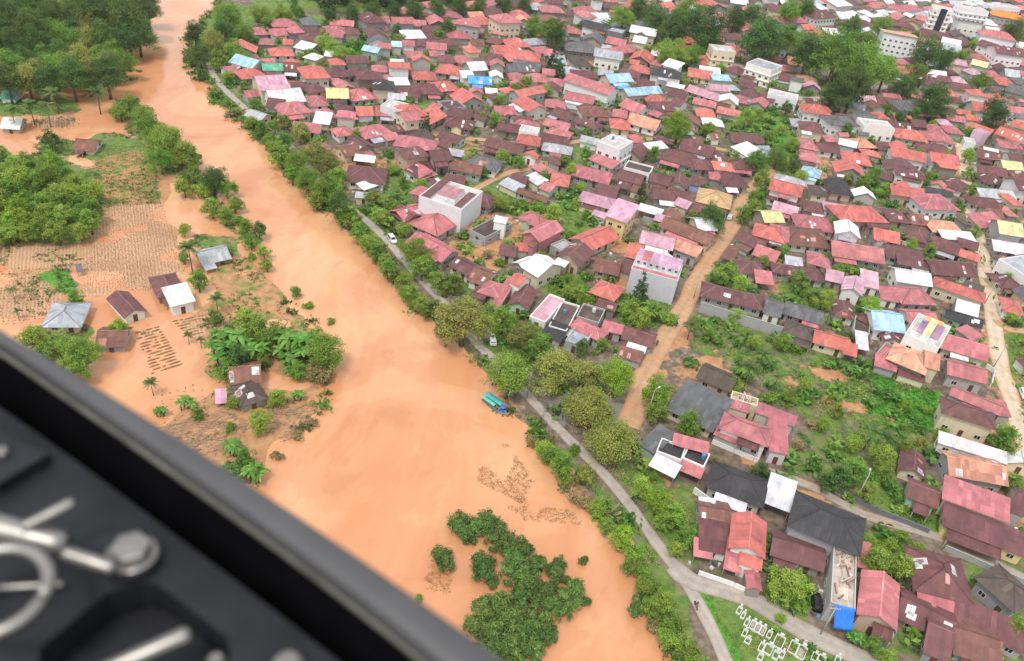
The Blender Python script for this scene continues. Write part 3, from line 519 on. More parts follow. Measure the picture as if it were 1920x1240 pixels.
FAR_HOUSES = [
(-72,2470,80,50,24,-59,5,4),(-50,2529,58,68,26,-11,2,0),(6,2542,75,50,26,-81,7,4),(-89,3080,84,68,26,45,2,0),(-1362,3676,100,90,26,61,0,2),(-1278,3706,80,90,26,70,0,0),
(-1214,3780,76,79,26,65,0,2),(-1128,3803,95,90,26,37,2,0),(-978,3890,86,90,26,49,2,2),(-855,4167,80,90,26,80,0,2),(-780,4192,58,79,26,51,0,2),(-706,4184,79,90,26,35,0,0),
(-1274,3556,66,79,26,24,0,2),(-1093,3536,82,70,35,-24,7,4),(-774,3700,63,68,40,22,0,0),(-729,3750,50,68,40,26,9,0),(-681,3791,62,68,40,25,0,0),(-684,3920,114,80,40,59,7,4),
(-611,3999,76,90,26,68,2,2),(-484,4089,122,102,26,37,0,2),(-510,3946,90,90,26,57,2,2),(-1283,3146,67,79,26,77,0,0),(-1187,3301,64,68,26,64,0,0),(-1093,3341,64,68,26,45,1,2),
(-923,3430,71,79,26,45,1,2),(-856,3494,101,90,26,45,2,0),(-736,3424,66,79,26,26,0,2),(-659,3492,101,90,26,32,1,2),(-632,3677,79,90,26,30,0,0),(-544,3742,54,79,26,22,0,2),
(-410,3718,90,90,26,60,0,2),(-392,3891,69,90,26,47,1,2),(-1122,2930,60,68,26,75,0,0),(-803,2784,63,80,26,10,7,4),(-980,3081,67,90,26,42,2,2),(-616,3252,85,60,40,43,7,4),
(-358,3466,59,60,40,43,7,4),(-684,2921,66,90,26,45,1,0),(-423,3069,50,79,26,-51,0,0),(-290,4249,91,79,26,-17,10,2),(-300,4082,80,90,26,-24,11,2),(-147,3588,77,90,26,18,0,2),
(-54,3612,96,102,26,23,0,2),(-275,3811,89,90,26,6,2,0),(-557,3850,98,90,26,19,0,0),(-622,3873,63,90,26,2,2,0),(-483,3688,86,90,26,15,2,2),(35,3593,68,90,26,0,0,2),
(-13,4025,90,90,26,40,0,2),(-47,4720,142,113,60,34,0,2),(146,4731,102,113,60,52,0,2),(408,4912,95,113,26,23,1,2),(476,4825,105,102,26,30,6,0),(575,5091,89,102,26,20,0,2),
(76,4404,113,90,45,6,0,2),(324,4388,108,102,26,-22,0,0),(378,4291,139,102,26,76,0,2),(447,4430,73,80,40,-17,7,4),(-190,4122,101,102,26,48,1,2),(-103,4171,115,90,26,67,5,2),
(-55,4047,100,90,26,47,0,2),(-6,3787,87,90,26,-5,2,0),(-66,3602,92,90,26,62,0,2),(-9,3716,65,79,26,15,0,0),(178,3771,75,90,26,18,2,0),(259,3828,75,79,26,-9,5,0),
(433,3964,104,102,28,-16,1,2),(523,4117,66,79,26,-23,0,2),(588,4004,88,80,60,-52,7,4),(588,3780,89,40,30,-21,7,4),(336,3655,106,40,26,-57,8,4),(590,3562,58,79,26,-62,2,0),
(316,3313,66,90,26,-8,0,2),(697,3473,87,102,28,2,1,2),(788,4126,109,90,26,6,7,0),(825,3971,99,60,40,24,9,4),(598,3672,90,90,26,-47,2,0),(976,5506,163,113,40,35,1,1),
(730,4636,99,102,26,23,1,2),(692,4633,55,90,26,2,0,2),(1156,5679,106,90,50,0,7,4),(1263,5658,98,102,26,20,0,2),(852,5555,120,90,26,81,1,2),(309,5160,117,102,26,28,2,2),
(177,3298,74,79,26,-123,2,0),(1008,4143,86,102,26,-77,11,0),(934,4203,96,102,26,-60,2,2),(733,4246,60,90,26,-34,6,0),(960,3852,91,102,26,-50,2,2),(1040,3826,74,102,26,-40,2,0),
(961,3981,77,90,26,-40,2,0),(1400,5651,102,113,50,-13,2,0),(1651,5902,181,102,40,35,2,2),(2154,5703,185,136,60,0,2,2),(2406,5525,164,136,60,-28,2,0),(2355,4927,84,80,50,-12,3,4),
(2491,4971,90,80,50,-43,12,4),(2609,5248,104,102,26,-6,0,2),(1980,4802,89,90,40,18,0,2),(2517,4517,102,136,50,-53,6,0),(1346,3893,80,90,26,18,0,2),(1306,4225,115,90,26,-13,10,2),
(1213,4362,133,90,26,28,0,2),(1370,4388,168,90,26,5,3,0),(1449,3860,111,90,40,-28,5,0),(1555,4039,107,90,26,23,3,0),(1670,4045,124,102,26,10,11,0),(1957,4028,98,90,26,2,2,0),
(2390,4814,94,90,40,-123,3,2),(2540,4881,95,102,26,-7,0,2),(2131,4618,129,90,26,9,2,0),(2253,4648,92,90,26,-7,3,2),(2099,4627,50,70,40,-56,7,4),(2462,5378,116,113,60,-30,7,0),
(2482,6341,277,136,40,66,0,2),(1944,6110,193,100,50,71,7,4),(1890,4230,83,90,26,-37,0,0),(1711,4126,101,90,26,22,0,0),(1684,5255,102,90,40,29,7,4),(1621,5251,140,102,26,33,1,2),
(1668,3808,96,79,26,21,1,0),(1730,3770,79,90,26,17,2,0),(1801,3728,78,90,29,-5,0,2),(1889,3744,86,90,29,-1,0,2),(2118,3649,107,70,26,-8,0,4),(1228,3383,57,68,28,11,0,2),
(1283,3324,76,68,40,-23,7,0),(1464,3387,53,90,26,-20,2,2),(1368,3063,71,90,26,-43,2,2),(1536,2931,105,40,40,-13,4,4),(1070,2666,85,50,29,-6,3,4),(1832,2969,52,102,40,21,1,2),
(1786,2885,45,90,26,12,0,2),(2175,3713,72,102,26,-34,2,2),(2067,3497,70,90,26,15,2,0),(1424,1848,49,90,26,-141,2,2),(664,2803,58,68,26,-7,0,2),(519,2528,54,68,26,-53,3,0),
(446,3002,101,50,26,62,7,4),(482,3086,63,79,26,37,2,2),(374,3058,50,79,26,37,1,2),(2242,6533,133,106,26,66,0,0),(-34,5068,124,112,28,191,5,2),(-397,4403,126,115,28,218,1,2),
(2571,6095,147,101,30,223,0,0),(2030,6461,151,88,26,228,7,0),(2562,4756,145,106,26,150,1,2),(2589,6605,138,92,30,66,7,0),(2063,5845,131,89,28,157,7,2),(2791,6839,154,94,26,4,7,2),
(-369,4573,121,111,26,218,2,1),(2906,5279,141,91,26,160,0,0),(3154,6170,147,92,26,4,0,1),(2488,6748,123,113,30,66,7,0),(1613,6118,149,98,26,192,2,1),(-132,4867,125,95,28,191,5,2),
(984,4621,121,97,28,23,0,2),(2613,5575,127,106,28,72,2,0),(2351,4333,151,97,30,-1,1,1),(2707,6502,152,113,26,66,0,0),(2410,5941,153,92,26,-26,11,1),(959,5102,111,86,28,177,5,0),
(968,5803,145,96,30,157,2,0),(2728,6250,131,103,26,4,7,0),(2898,6057,155,92,26,154,7,2),(2211,3854,130,87,26,-74,11,2),(146,4961,151,111,26,52,0,2),(2332,5807,116,105,30,-26,2,2),
(1639,5789,126,85,28,35,2,0),(746,5124,128,87,26,177,2,2),(1718,5396,113,92,30,186,2,2),(1305,4521,112,98,26,162,10,1),(219,5279,118,100,30,28,1,0),(2233,6115,114,114,26,71,7,0),
(3312,6283,143,113,30,126,11,2),(2082,4348,118,96,26,-1,1,2),(845,4933,120,95,56,-15,0,2),(2495,5112,111,85,26,-43,2,1),(-624,4261,124,96,30,192,0,0),(2935,5805,132,88,56,-21,7,2),
(2364,6072,152,91,26,66,0,1),(1476,6151,148,106,30,192,0,0),(3518,7109,138,105,26,198,15,0),(2043,5252,138,108,26,-16,15,0),(1986,5704,144,87,28,0,2,2),(3109,7083,152,97,30,41,0,0),
(2072,5480,115,102,28,146,2,0),(3221,6029,118,89,26,4,11,0),(3694,7569,138,95,26,41,2,0),(1916,6230,155,109,28,71,1,1),(747,5262,143,100,30,20,1,1),(2630,6864,125,109,30,66,0,1),
(2247,6298,139,87,30,66,0,2),(1014,5250,152,95,30,192,0,0),(894,4811,116,103,26,23,2,0),(1891,5831,141,108,28,192,7,1),(3063,6920,134,98,26,41,5,0),(-571,4434,118,85,26,35,0,2),
(2220,4486,133,104,30,-1,2,2),(3094,6319,122,114,30,4,7,2),(1927,5328,111,89,56,-11,7,1),(2871,6486,117,87,26,161,11,2),(1187,5864,140,94,26,0,7,0),(1337,4733,147,89,28,171,2,0),
(3855,7441,147,100,26,41,1,1),(556,5589,152,95,28,81,6,2),(3586,6945,132,103,56,41,0,0),(3440,7043,143,91,28,198,7,1),(217,4850,133,110,26,52,7,0),(2957,6725,126,112,26,126,1,2),
(1517,5700,114,96,26,-13,6,0),(3323,7191,153,111,26,41,7,2),(3546,6745,122,99,26,198,0,1),(3397,6571,142,91,26,-31,5,2),(2227,4922,116,97,26,-12,5,2),(920,4486,128,108,30,12,1,0),
(2780,6996,133,88,26,41,7,2),(3121,6757,149,106,28,41,7,2),(4014,7786,135,102,30,41,0,1),(202,4369,121,114,26,-22,6,1),(406,5442,148,106,30,28,2,2),(3725,7117,123,106,26,41,7,2),
(2800,5074,133,94,26,3,2,2),(2685,5805,124,102,26,154,2,0),(1277,5978,138,104,26,20,2,0),(650,5391,127,96,26,81,1,0),(1413,5797,142,104,26,144,15,2),(3526,7380,113,108,26,198,7,0),
(2729,6683,142,95,28,66,6,0),(3707,7240,139,96,26,41,2,2),(475,5331,133,109,26,28,1,2),(1962,5598,146,107,26,-11,2,2),(3005,6058,142,99,30,161,7,1),(3193,7185,129,86,28,198,0,2),
(1925,6388,154,94,26,71,2,0),(2420,6555,111,90,28,66,7,0),(2082,4902,111,89,30,175,2,2),(2081,6326,149,100,30,71,2,2),(-361,4755,156,113,28,34,0,1),(1116,4971,120,108,56,171,0,0),
(-694,4553,140,101,30,35,0,2),(2311,6696,146,114,28,223,0,0),(1779,6038,131,92,26,228,7,2),(2390,4656,120,91,26,150,15,0),(566,4988,115,90,30,20,1,2),(2278,5383,144,112,26,-30,0,0),
(3211,6993,116,102,28,198,7,2),(3963,7626,117,99,26,41,2,0),(670,5532,113,94,28,238,7,0),(2176,5161,152,99,26,-16,7,1),(1735,6210,116,85,28,71,2,1),(2180,5978,139,98,30,71,7,2),
(-481,4686,119,109,30,191,0,2),(3091,6601,124,90,28,126,0,0),(2330,3967,128,97,26,-34,1,0),(2907,7056,114,104,28,198,11,0),(237,4669,153,88,28,52,5,1),(443,5073,151,86,56,20,1,0),
(-299,4913,154,100,26,34,15,2),(815,5406,117,95,26,81,7,2),(86,5176,125,99,28,28,2,0),(1197,4457,123,103,28,28,11,1),(-53,4538,115,86,56,34,11,2),(-770,4082,115,90,56,51,0,0),
(-220,4651,113,113,26,191,0,2),(920,5226,139,87,28,192,0,0),(2676,4952,119,88,26,150,5,1),(2832,5440,115,101,30,72,0,2),(3369,6926,123,89,26,41,7,1),(1023,4843,140,110,28,14,2,2),
(1110,5361,117,99,56,35,15,1),(3276,7294,126,85,26,41,15,2),(3026,7153,128,90,28,41,7,2),(2992,5466,127,109,30,-21,6,0),(2764,6047,144,111,28,-4,2,2),(839,5753,114,97,26,81,11,0),
(3845,7324,146,105,30,41,7,0),(3041,5586,116,90,26,-21,11,0),(1204,5525,138,112,26,20,1,1),(722,4850,127,86,26,143,11,1),(2417,4220,130,89,28,-1,0,2),(2414,5237,154,112,56,127,5,1),
(1432,5974,101,95,56,35,2,0),(1113,3931,104,96,26,-25,2,2),(2069,4248,90,78,26,-1,2,0),(799,3860,108,80,26,24,3,0),(3176,5893,100,93,26,-4,2,2),(2591,5374,98,87,26,-85,2,2),
(-344,3634,98,92,28,217,7,1),(-516,4293,100,73,26,156,0,2),(2380,4483,120,91,30,104,2,0),(2172,5839,112,96,26,0,0,1),(840,4653,87,83,26,23,1,2),(2124,6066,105,79,26,228,7,2),
(3003,6473,88,98,26,4,7,1),(221,3635,91,73,26,100,7,2),(-796,4349,90,95,26,51,0,1),(3026,5912,115,79,26,-4,0,1),(455,4725,95,82,28,30,6,0),(2168,6189,99,74,26,71,2,1),
(1997,5961,105,96,28,71,7,2),(3295,7047,87,85,26,41,5,0),(880,3724,86,88,30,-19,0,2),(3708,7451,113,93,26,41,11,0),(2172,4163,119,90,30,156,1,1),(2679,4811,120,90,26,150,6,2),
(-252,4835,91,76,26,34,2,0),(-421,4218,101,78,26,-1,0,2),(2048,4477,114,94,28,-56,2,0),(2311,6431,112,82,26,66,0,2),(599,3101,93,74,26,-29,2,0),(1701,6303,107,74,56,71,2,2),
(1830,4553,106,97,28,29,2,1),(-197,4534,92,78,26,34,10,1),(1076,5765,103,83,30,0,15,0),(718,3377,94,79,26,2,7,2),(3438,7290,94,95,26,41,0,1),(3100,6055,102,76,28,161,2,2),
(15,3909,114,84,26,197,5,1),(810,3538,106,76,26,-19,0,0),(2214,5524,113,83,26,157,1,1),(56,4833,88,91,28,52,2,2),(2936,6599,104,75,26,4,2,1),(1532,3401,102,78,26,137,1,0),
(1552,5366,105,92,26,51,1,0),(3075,5796,106,83,26,-21,7,0),(-183,4993,87,87,26,191,0,2),(3296,6120,89,92,56,-31,0,2),(964,5644,119,94,26,35,1,2),(-40,4936,99,86,56,34,2,0),
(605,4356,112,76,30,-34,7,2),(554,4265,103,73,30,-23,7,0),(2111,5372,106,89,26,-11,2,2),(2182,3969,101,77,26,2,0,0),(376,3865,103,97,30,-16,2,2),(2564,5870,108,87,30,131,7,2),
(2671,5058,92,87,26,3,2,1),(978,3721,96,79,28,118,0,0),(-125,4429,96,73,26,61,5,2),(1968,3932,95,77,26,2,0,0),(447,3753,89,85,26,149,2,1),(-56,4337,115,85,26,163,11,0),
(764,5630,87,82,30,238,6,0),(1581,3931,93,82,30,180,11,0),(1692,5704,95,86,26,66,2,1),(2595,6277,101,93,26,223,5,2),(1805,4282,112,87,26,-37,2,2),(1807,6159,94,79,30,71,5,2),
(1804,5284,106,89,26,29,5,1),(89,5288,86,76,26,28,2,1),(-1197,3943,107,85,26,208,6,2),(-1050,4001,117,78,26,25,0,0),(2304,5268,97,85,28,-30,7,0),(2755,5547,86,80,30,-21,7,1),
(-818,3775,110,73,30,22,6,1),(2422,5045,85,96,30,-43,11,0),(2170,4731,86,73,26,-7,7,0),(195,5366,106,82,30,28,5,1),(1774,5836,110,93,26,35,2,2),(706,3599,104,74,30,-19,0,0),
(-632,4112,86,87,26,192,2,1),(-456,4509,95,79,26,61,10,0),(2798,5785,89,87,28,-4,5,1),(446,5173,86,82,26,28,11,0),(1567,3800,81,71,28,178,1,2),(2047,4039,77,60,30,2,1,0),
(1885,3837,72,67,30,156,3,2),(-244,3633,69,67,56,18,0,1),(-583,3045,69,62,56,20,5,0),(665,5093,69,73,28,20,2,0),(3188,6265,73,56,28,126,2,2),(2439,6462,89,75,26,66,0,2),
(-263,3724,69,64,26,6,2,0),(2793,6164,75,74,26,4,7,2),(2773,4983,84,64,28,160,0,0),(3586,7291,90,70,26,41,2,2),(2107,5592,67,75,26,0,1,2),(2498,6633,71,67,28,66,2,2),
(-383,4001,76,73,26,204,11,1),(-221,4408,69,60,28,218,0,0),(867,4567,72,56,26,23,11,2),(-718,2794,70,64,56,10,0,2),(3486,7218,69,65,56,198,2,2),(123,3665,77,75,56,10,2,0),
(2476,6188,68,72,26,66,7,1),(3446,6715,84,68,30,41,7,2),(591,5195,74,66,30,20,2,2),(-289,4451,81,73,26,218,15,2),(345,4732,85,61,30,30,5,2),(692,5684,72,64,56,81,2,1),
(1394,6083,71,71,26,35,7,0),(3496,6539,84,69,26,126,7,0),(12,3505,88,71,26,0,2,1),(3212,6631,86,62,56,-31,2,1),(2614,4583,80,64,56,-53,6,2),(1224,2838,85,60,26,-4,7,1),
(63,4487,68,60,30,163,0,0),(702,4490,68,62,26,2,1,0),(1465,4010,74,74,28,23,5,1),(1379,3284,80,59,26,-23,1,2),(2475,5843,64,66,56,131,2,2),(1323,5880,80,55,28,20,2,1),
(1833,5611,81,63,26,146,2,0),(566,5475,65,75,28,238,1,2),(1857,5180,76,72,28,29,11,2),(3055,5699,71,61,28,137,7,2),(1472,2447,67,59,30,-44,1,0),(1311,4111,88,62,26,-13,3,1),
(-1033,3452,69,74,26,-24,7,2),(2673,6757,81,58,26,66,0,0),(1223,4090,66,56,56,-18,6,0),(1287,3783,87,66,26,2,1,2),(-68,5185,68,55,26,28,1,0),(3605,6829,65,63,30,41,0,2),
(1360,3698,68,63,30,2,2,0),(-712,4376,72,57,26,35,11,2),(2906,6942,86,59,26,41,0,2),(191,2968,75,65,26,-26,5,0),(-239,3563,75,62,28,175,7,0),(3111,6848,82,63,26,41,1,2),
(-649,3412,90,72,56,32,1,0),(35,4278,68,62,56,163,6,0),(1191,4856,85,66,26,14,3,0),(-1022,3788,68,67,30,25,0,0),(2496,5996,78,56,28,-26,11,0),(216,5154,68,71,56,28,6,2),
(3813,7597,70,60,26,41,0,2),(1526,5991,66,68,28,35,7,0),(2369,6204,66,73,28,223,7,2),(299,3024,66,69,26,37,5,0),(3704,6997,83,61,30,41,11,0),(1097,4644,77,73,26,171,2,2),
(2784,6344,66,64,26,4,7,2),(2401,5644,87,64,26,-26,2,2),(1076,5140,87,73,28,35,1,2),(2271,4765,67,68,26,150,2,0),(1657,3196,81,67,56,2,1,2),(74,5069,65,69,56,28,2,2),
(-574,3539,84,56,56,32,1,1),(-118,5026,81,57,26,191,1,0),(-146,5108,70,70,28,34,5,2),(2483,5626,66,58,28,-26,5,2),(-667,3303,76,58,26,200,0,0),(1868,2886,76,65,26,12,2,0),
(2664,4688,67,60,30,104,6,2),(-172,3392,71,59,28,82,1,2),(896,5357,79,63,28,35,2,0),(1774,2669,86,67,26,-3,15,2),(3272,6874,76,65,56,41,7,1),(2061,3969,69,65,30,159,1,1),
(319,4581,77,56,30,133,5,2),(1064,5857,90,73,26,157,0,0),(-562,4563,78,73,28,218,11,1),(-821,3148,84,69,30,225,0,0),(1577,2233,74,66,26,18,6,1),(739,4965,69,68,30,-15,5,0),
(1421,2982,74,56,26,162,1,2),(878,3896,70,59,26,182,5,2),(1804,2750,54,46,28,172,11,4),(1178,5993,52,39,28,157,2,1),(2502,4342,47,48,26,-53,2,4),(2526,6845,50,44,30,66,7,1),
(2283,5722,52,44,30,157,2,0),(2507,6529,47,51,26,66,15,4),(1830,6299,57,46,30,71,2,4),(1867,5962,48,44,26,71,2,4),(289,5413,62,51,28,28,1,0),(741,5719,47,45,30,81,1,4),
(2926,6864,53,45,26,41,7,1),(1994,3180,55,49,30,179,1,1),(2138,6491,65,42,28,66,2,0),(2842,6567,59,45,30,4,2,4),(3313,6680,66,42,26,41,0,1),(3134,6486,48,46,26,-31,7,0),
(2869,6761,53,44,26,4,0,4),(2668,6382,48,39,28,66,7,4),(2903,5391,48,38,26,-85,0,1),(3025,7009,63,39,26,41,7,4),(1319,6072,49,46,28,35,11,4),(2526,4406,59,41,28,-53,0,0),
(2289,6175,49,40,26,223,11,4),(1497,5614,48,46,26,144,2,4),(2500,5480,48,44,26,129,2,4),]
TREES = [
((3,73,2,3),'a',-146.9,364.3,14.9,0.5),
((2,74,1,3),'d',-153.2,340.6,9.6,0.5),
((1,75,1,3),'o',-141.4,332.3,13.0,0.5),
((1,74,1,3),'d',-141.7,317.9,9.1,0.5),
((1,73,2,3),'a',-131.7,329.4,10.7,0.5),
((2,73,2,3),'a',-136.8,355.8,9.9,0.5),
((0,74,2,3),'d',-142.8,346.9,11.6,0.5),
((0,76,2,3),'l',-141.3,389.6,10.2,0.5),
((0,76,2,4),'l',-131.2,390.4,10.2,0.5),
((0,73,1,3),'a',-134.3,318.2,7.8,0.5),
((0,76,1,3),'l',-126.9,324.9,7.5,0.5),
((0,77,1,3),'l',-126.2,307.8,5.5,0.5),
((0,73,1,5),'a',-114.7,294.0,6.1,0.5),
((0,73,2,47),'a',-105.6,279.8,6.3,0.5),
((0,78,0,47),'u',-100.9,277.4,4.7,0.5),
((0,79,0,47),'a',-93.9,265.4,4.9,0.5),
((3,73,3,47),'a',-85.9,252.4,6.5,0.5),
((0,75,3,6),'o',-83.1,261.5,8.2,0.5),
((4,73,3,47),'a',-83.0,239.7,7.7,0.5),
((5,73,3,47),'a',-76.3,234.1,8.9,0.5),
((2,75,1,0),'o',-73.5,244.7,10.3,0.5),
((4,73,1,0),'a',-69.9,223.6,9.2,0.5),
((1,75,1,0),'o',-68.1,239.4,9.7,0.5),
((3,73,1,0),'a',-62.9,219.2,9.1,0.5),
((1,73,1,0),'a',-61.7,231.0,6.8,0.5),
((0,76,1,0),'l',-64.6,216.6,7.1,-0.1),
((0,74,3,0),'d',-55.3,209.4,9.1,0.5),
((0,75,3,0),'o',-50.5,206.8,6.0,0.5),
((2,73,1,0),'a',-59.6,219.3,7.2,0.5),
((3,78,3,0),'u',-45.6,202.0,4.7,0.5),
((4,78,3,0),'u',-42.5,195.6,5.2,0.5),
((3,76,3,0),'l',-43.2,211.1,6.1,0.5),
((1,78,3,0),'u',-40.5,217.1,4.9,0.5),
((2,76,1,1),'l',-36.5,207.2,5.4,0.5),
((5,78,3,0),'u',-40.0,191.1,4.8,0.5),
((0,73,3,1),'a',-35.7,183.6,5.2,0.5),
((2,78,1,41),'u',-32.8,181.7,4.6,0.5),
((3,76,1,41),'l',-29.0,174.7,4.5,0.5),
((1,78,1,41),'u',-26.1,173.2,4.2,0.5),
((2,73,1,41),'a',-22.5,168.0,4.6,0.5),
((0,74,1,41),'d',-20.1,168.9,4.9,0.5),
((2,78,3,0),'u',-47.9,206.4,4.4,0.5),
((2,76,3,1),'l',-29.8,192.1,8.6,0.5),
((4,73,1,41),'a',-26.6,184.5,7.2,0.5),
((3,73,1,41),'a',-25.6,193.1,5.1,0.5),
((1,76,1,41),'l',-21.0,180.3,6.6,0.5),
((1,73,1,41),'a',-17.1,179.9,6.3,0.5),
((0,80,3,41),'o',-11.9,158.5,13.5,0.5),
((2,75,3,41),'o',-15.7,157.4,7.8,0.5),
((2,73,3,41),'a',-2.4,164.6,7.7,0.5),
((1,75,3,41),'o',2.9,161.0,8.7,0.5),
((1,73,3,41),'a',-6.2,169.7,6.0,0.5),
((0,81,2,48),'l',0.9,140.9,11.8,0.5),
((0,80,0,48),'o',11.6,147.2,12.8,0.5),
((3,73,3,41),'a',7.2,156.2,7.2,0.5),
((0,75,0,48),'o',18.8,148.7,8.0,0.5),
((0,82,0,48),'y',25.8,148.3,9.0,0.5),
((1,83,0,48),'q',19.8,136.5,11.5,0.5),
((2,83,0,48),'q',24.9,125.6,11.4,0.5),
((0,82,1,35),'y',35.4,145.3,8.1,0.5),
((2,73,1,35),'a',34.7,139.8,5.3,0.5),
((1,73,1,35),'a',42.5,136.6,7.1,0.5),
((1,84,3,48),'w',8.2,126.6,3.9,0.5),
((1,73,3,48),'a',11.3,122.3,4.5,-0.1),
((2,73,3,48),'a',14.3,118.8,5.9,0.5),
((0,85,3,48),'q',19.2,117.6,4.6,0.5),
((0,78,0,48),'u',17.1,126.0,3.4,0.5),
((3,84,3,48),'w',20.3,111.6,3.6,0.5),
((2,84,3,48),'w',17.8,111.8,3.6,0.5),
((2,78,1,30),'u',23.0,109.1,3.8,-0.1),
((0,82,1,32),'y',26.7,102.7,5.4,0.5),
((0,78,1,32),'u',29.1,100.9,4.6,0.5),
((3,78,1,33),'u',30.5,97.2,4.5,0.5),
((2,78,1,33),'u',32.1,93.5,4.6,0.5),
((1,76,1,33),'l',33.4,89.2,4.5,0.5),
((1,78,1,33),'u',35.0,86.2,4.6,0.5),
((1,86,1,33),'n',29.2,89.3,4.6,-0.1),
((2,78,3,33),'u',36.0,82.8,4.7,0.5),
((0,84,1,33),'w',32.4,85.8,3.7,-0.1),
((3,78,3,33),'u',37.6,80.0,4.4,0.5),
((1,76,1,30),'l',30.8,116.1,5.4,0.5),
((0,82,1,30),'y',33.8,112.0,5.7,0.5),
((1,73,1,30),'a',37.0,109.4,5.8,0.5),
((2,73,1,30),'a',34.9,107.9,4.8,0.5),
((1,73,1,32),'a',39.1,105.6,4.5,0.5),
((1,76,1,32),'l',37.0,102.1,3.6,0.5),
((1,78,1,30),'u',33.0,122.2,3.8,0.5),
((0,81,0,33),'l',56.5,96.2,7.7,0.5),
((1,78,3,33),'u',54.2,96.0,3.9,0.5),
((0,78,1,34),'u',59.2,94.6,3.5,0.5),
((0,87,3,33),'y',55.0,90.6,2.3,0.5),
((0,88,3,33),'b',53.7,88.8,2.1,0.5),
((0,89,3,34),'b',67.7,89.0,3.7,0.5),
((0,73,3,34),'a',70.4,87.5,3.7,0.5),
((0,76,3,34),'l',72.8,85.6,3.7,0.5),
((8,86,3,48),'n',-6.0,93.2,6.0,-0.1),
((2,86,3,48),'n',-3.6,100.3,6.6,-0.1),
((1,86,3,48),'n',-0.2,101.9,6.4,-0.1),
((3,86,3,48),'n',2.5,100.2,6.6,-0.1),
((4,86,3,48),'n',5.5,98.5,6.5,-0.1),
((6,86,3,48),'n',7.9,97.4,4.6,-0.1),
((7,86,3,48),'n',1.5,92.8,6.8,-0.1),
((9,86,3,48),'n',6.1,93.3,6.8,-0.1),
((11,86,3,48),'n',9.2,91.2,6.7,-0.1),
((0,86,1,32),'n',13.9,94.1,5.4,-0.1),
((6,86,1,33),'n',12.2,89.0,6.6,-0.1),
((3,86,1,33),'n',17.1,89.0,6.5,-0.1),
((9,86,1,33),'n',9.0,86.8,6.4,-0.1),
((0,90,3,48),'n',4.6,83.9,7.9,-0.1),
((13,86,3,48),'n',1.9,80.3,6.3,-0.1),
((1,90,1,33),'n',6.7,80.1,8.0,-0.1),
((8,86,1,33),'n',10.7,82.2,6.7,-0.1),
((2,90,1,33),'n',5.8,75.5,7.9,-0.1),
((10,86,1,33),'n',9.8,76.6,6.4,-0.1),
((5,86,1,33),'n',14.3,85.9,5.3,-0.1),
((0,78,3,48),'u',-9.1,84.5,2.0,-0.1),
((0,91,3,36),'c',33.2,187.5,5.8,0.5),
((1,73,3,36),'a',30.7,180.3,6.6,0.5),
((0,89,3,36),'b',36.3,182.5,7.2,0.5),
((1,78,3,36),'u',40.7,182.1,6.3,0.5),
((0,76,3,36),'l',33.6,176.2,6.5,0.5),
((2,78,3,36),'u',29.7,177.4,5.1,0.5),
((2,78,0,41),'u',12.6,193.2,6.9,0.5),
((0,76,0,41),'l',15.6,185.3,6.4,0.5),
((1,78,0,41),'u',11.4,186.8,5.3,0.5),
((0,78,1,36),'u',20.4,185.4,5.0,0.5),
((0,82,3,13),'y',54.2,313.7,12.4,0.5),
((0,76,3,11),'l',68.5,325.1,7.5,0.5),
((0,73,2,37),'a',59.9,206.1,8.1,0.5),
((0,74,3,39),'d',58.9,237.8,10.3,0.5),
((0,73,3,39),'a',53.5,240.6,5.6,0.5),
((1,73,0,39),'a',71.4,249.4,7.2,0.5),
((2,73,0,39),'a',77.2,262.2,6.7,0.5),
((0,82,1,26),'y',100.6,198.6,7.0,0.5),
((0,76,3,23),'l',87.3,200.1,7.1,0.5),
((0,76,1,23),'l',82.5,209.7,6.3,0.5),
((3,78,3,23),'u',85.7,207.1,5.7,0.5),
((0,82,0,23),'y',128.5,246.4,5.4,0.5),
((0,79,3,22),'a',134.5,245.8,4.6,0.5),
((0,73,2,29),'a',117.7,146.8,7.7,0.5),
((0,73,0,29),'a',114.7,133.7,5.2,0.5),
((0,73,0,34),'a',98.6,94.4,4.8,0.5),
((1,92,2,35),'p',58.5,156.8,5.7,0.5),
((0,92,3,37),'p',62.9,164.9,5.3,0.5),
((2,92,2,35),'p',65.1,156.1,5.1,0.5),
((0,92,1,37),'p',46.3,175.3,5.0,0.5),
((0,92,3,27),'p',84.0,141.2,5.5,0.5),
((0,92,1,28),'p',87.3,139.7,5.0,0.5),
((1,76,1,29),'l',92.9,140.8,4.9,0.5),
((2,74,2,31),'d',73.0,126.4,6.3,0.5),
((0,73,2,31),'a',77.1,128.5,7.5,0.5),
((2,76,1,29),'l',85.3,135.4,6.9,0.5),
((1,76,2,31),'l',79.2,124.8,5.0,0.5),
((1,74,2,31),'d',71.0,126.3,4.1,0.5),
((0,78,2,31),'u',70.5,131.8,3.3,0.5),
((0,82,0,35),'y',75.1,145.4,3.7,0.5),
((3,76,0,35),'l',79.8,151.5,3.8,0.5),
((3,76,3,37),'l',71.4,176.3,5.6,0.5),
((0,78,0,37),'u',76.3,177.1,4.8,0.5),
((0,78,2,35),'u',63.6,154.1,5.2,0.5),
((0,78,0,35),'u',69.0,154.6,4.7,0.5),
((2,89,1,27),'b',83.3,171.2,4.1,0.5),
((1,89,1,27),'b',87.2,169.9,4.1,0.5),
((0,88,1,27),'b',90.2,170.8,3.9,0.5),
((0,89,0,37),'b',74.0,180.9,4.6,0.5),
((2,76,0,34),'l',80.1,104.9,6.3,0.5),
((1,76,0,34),'l',76.0,105.2,6.7,0.5),
((1,78,0,34),'u',80.6,112.5,4.3,0.5),
((1,78,0,31),'u',76.9,112.7,3.8,0.5),
((2,78,0,31),'u',84.3,115.5,3.7,0.5),
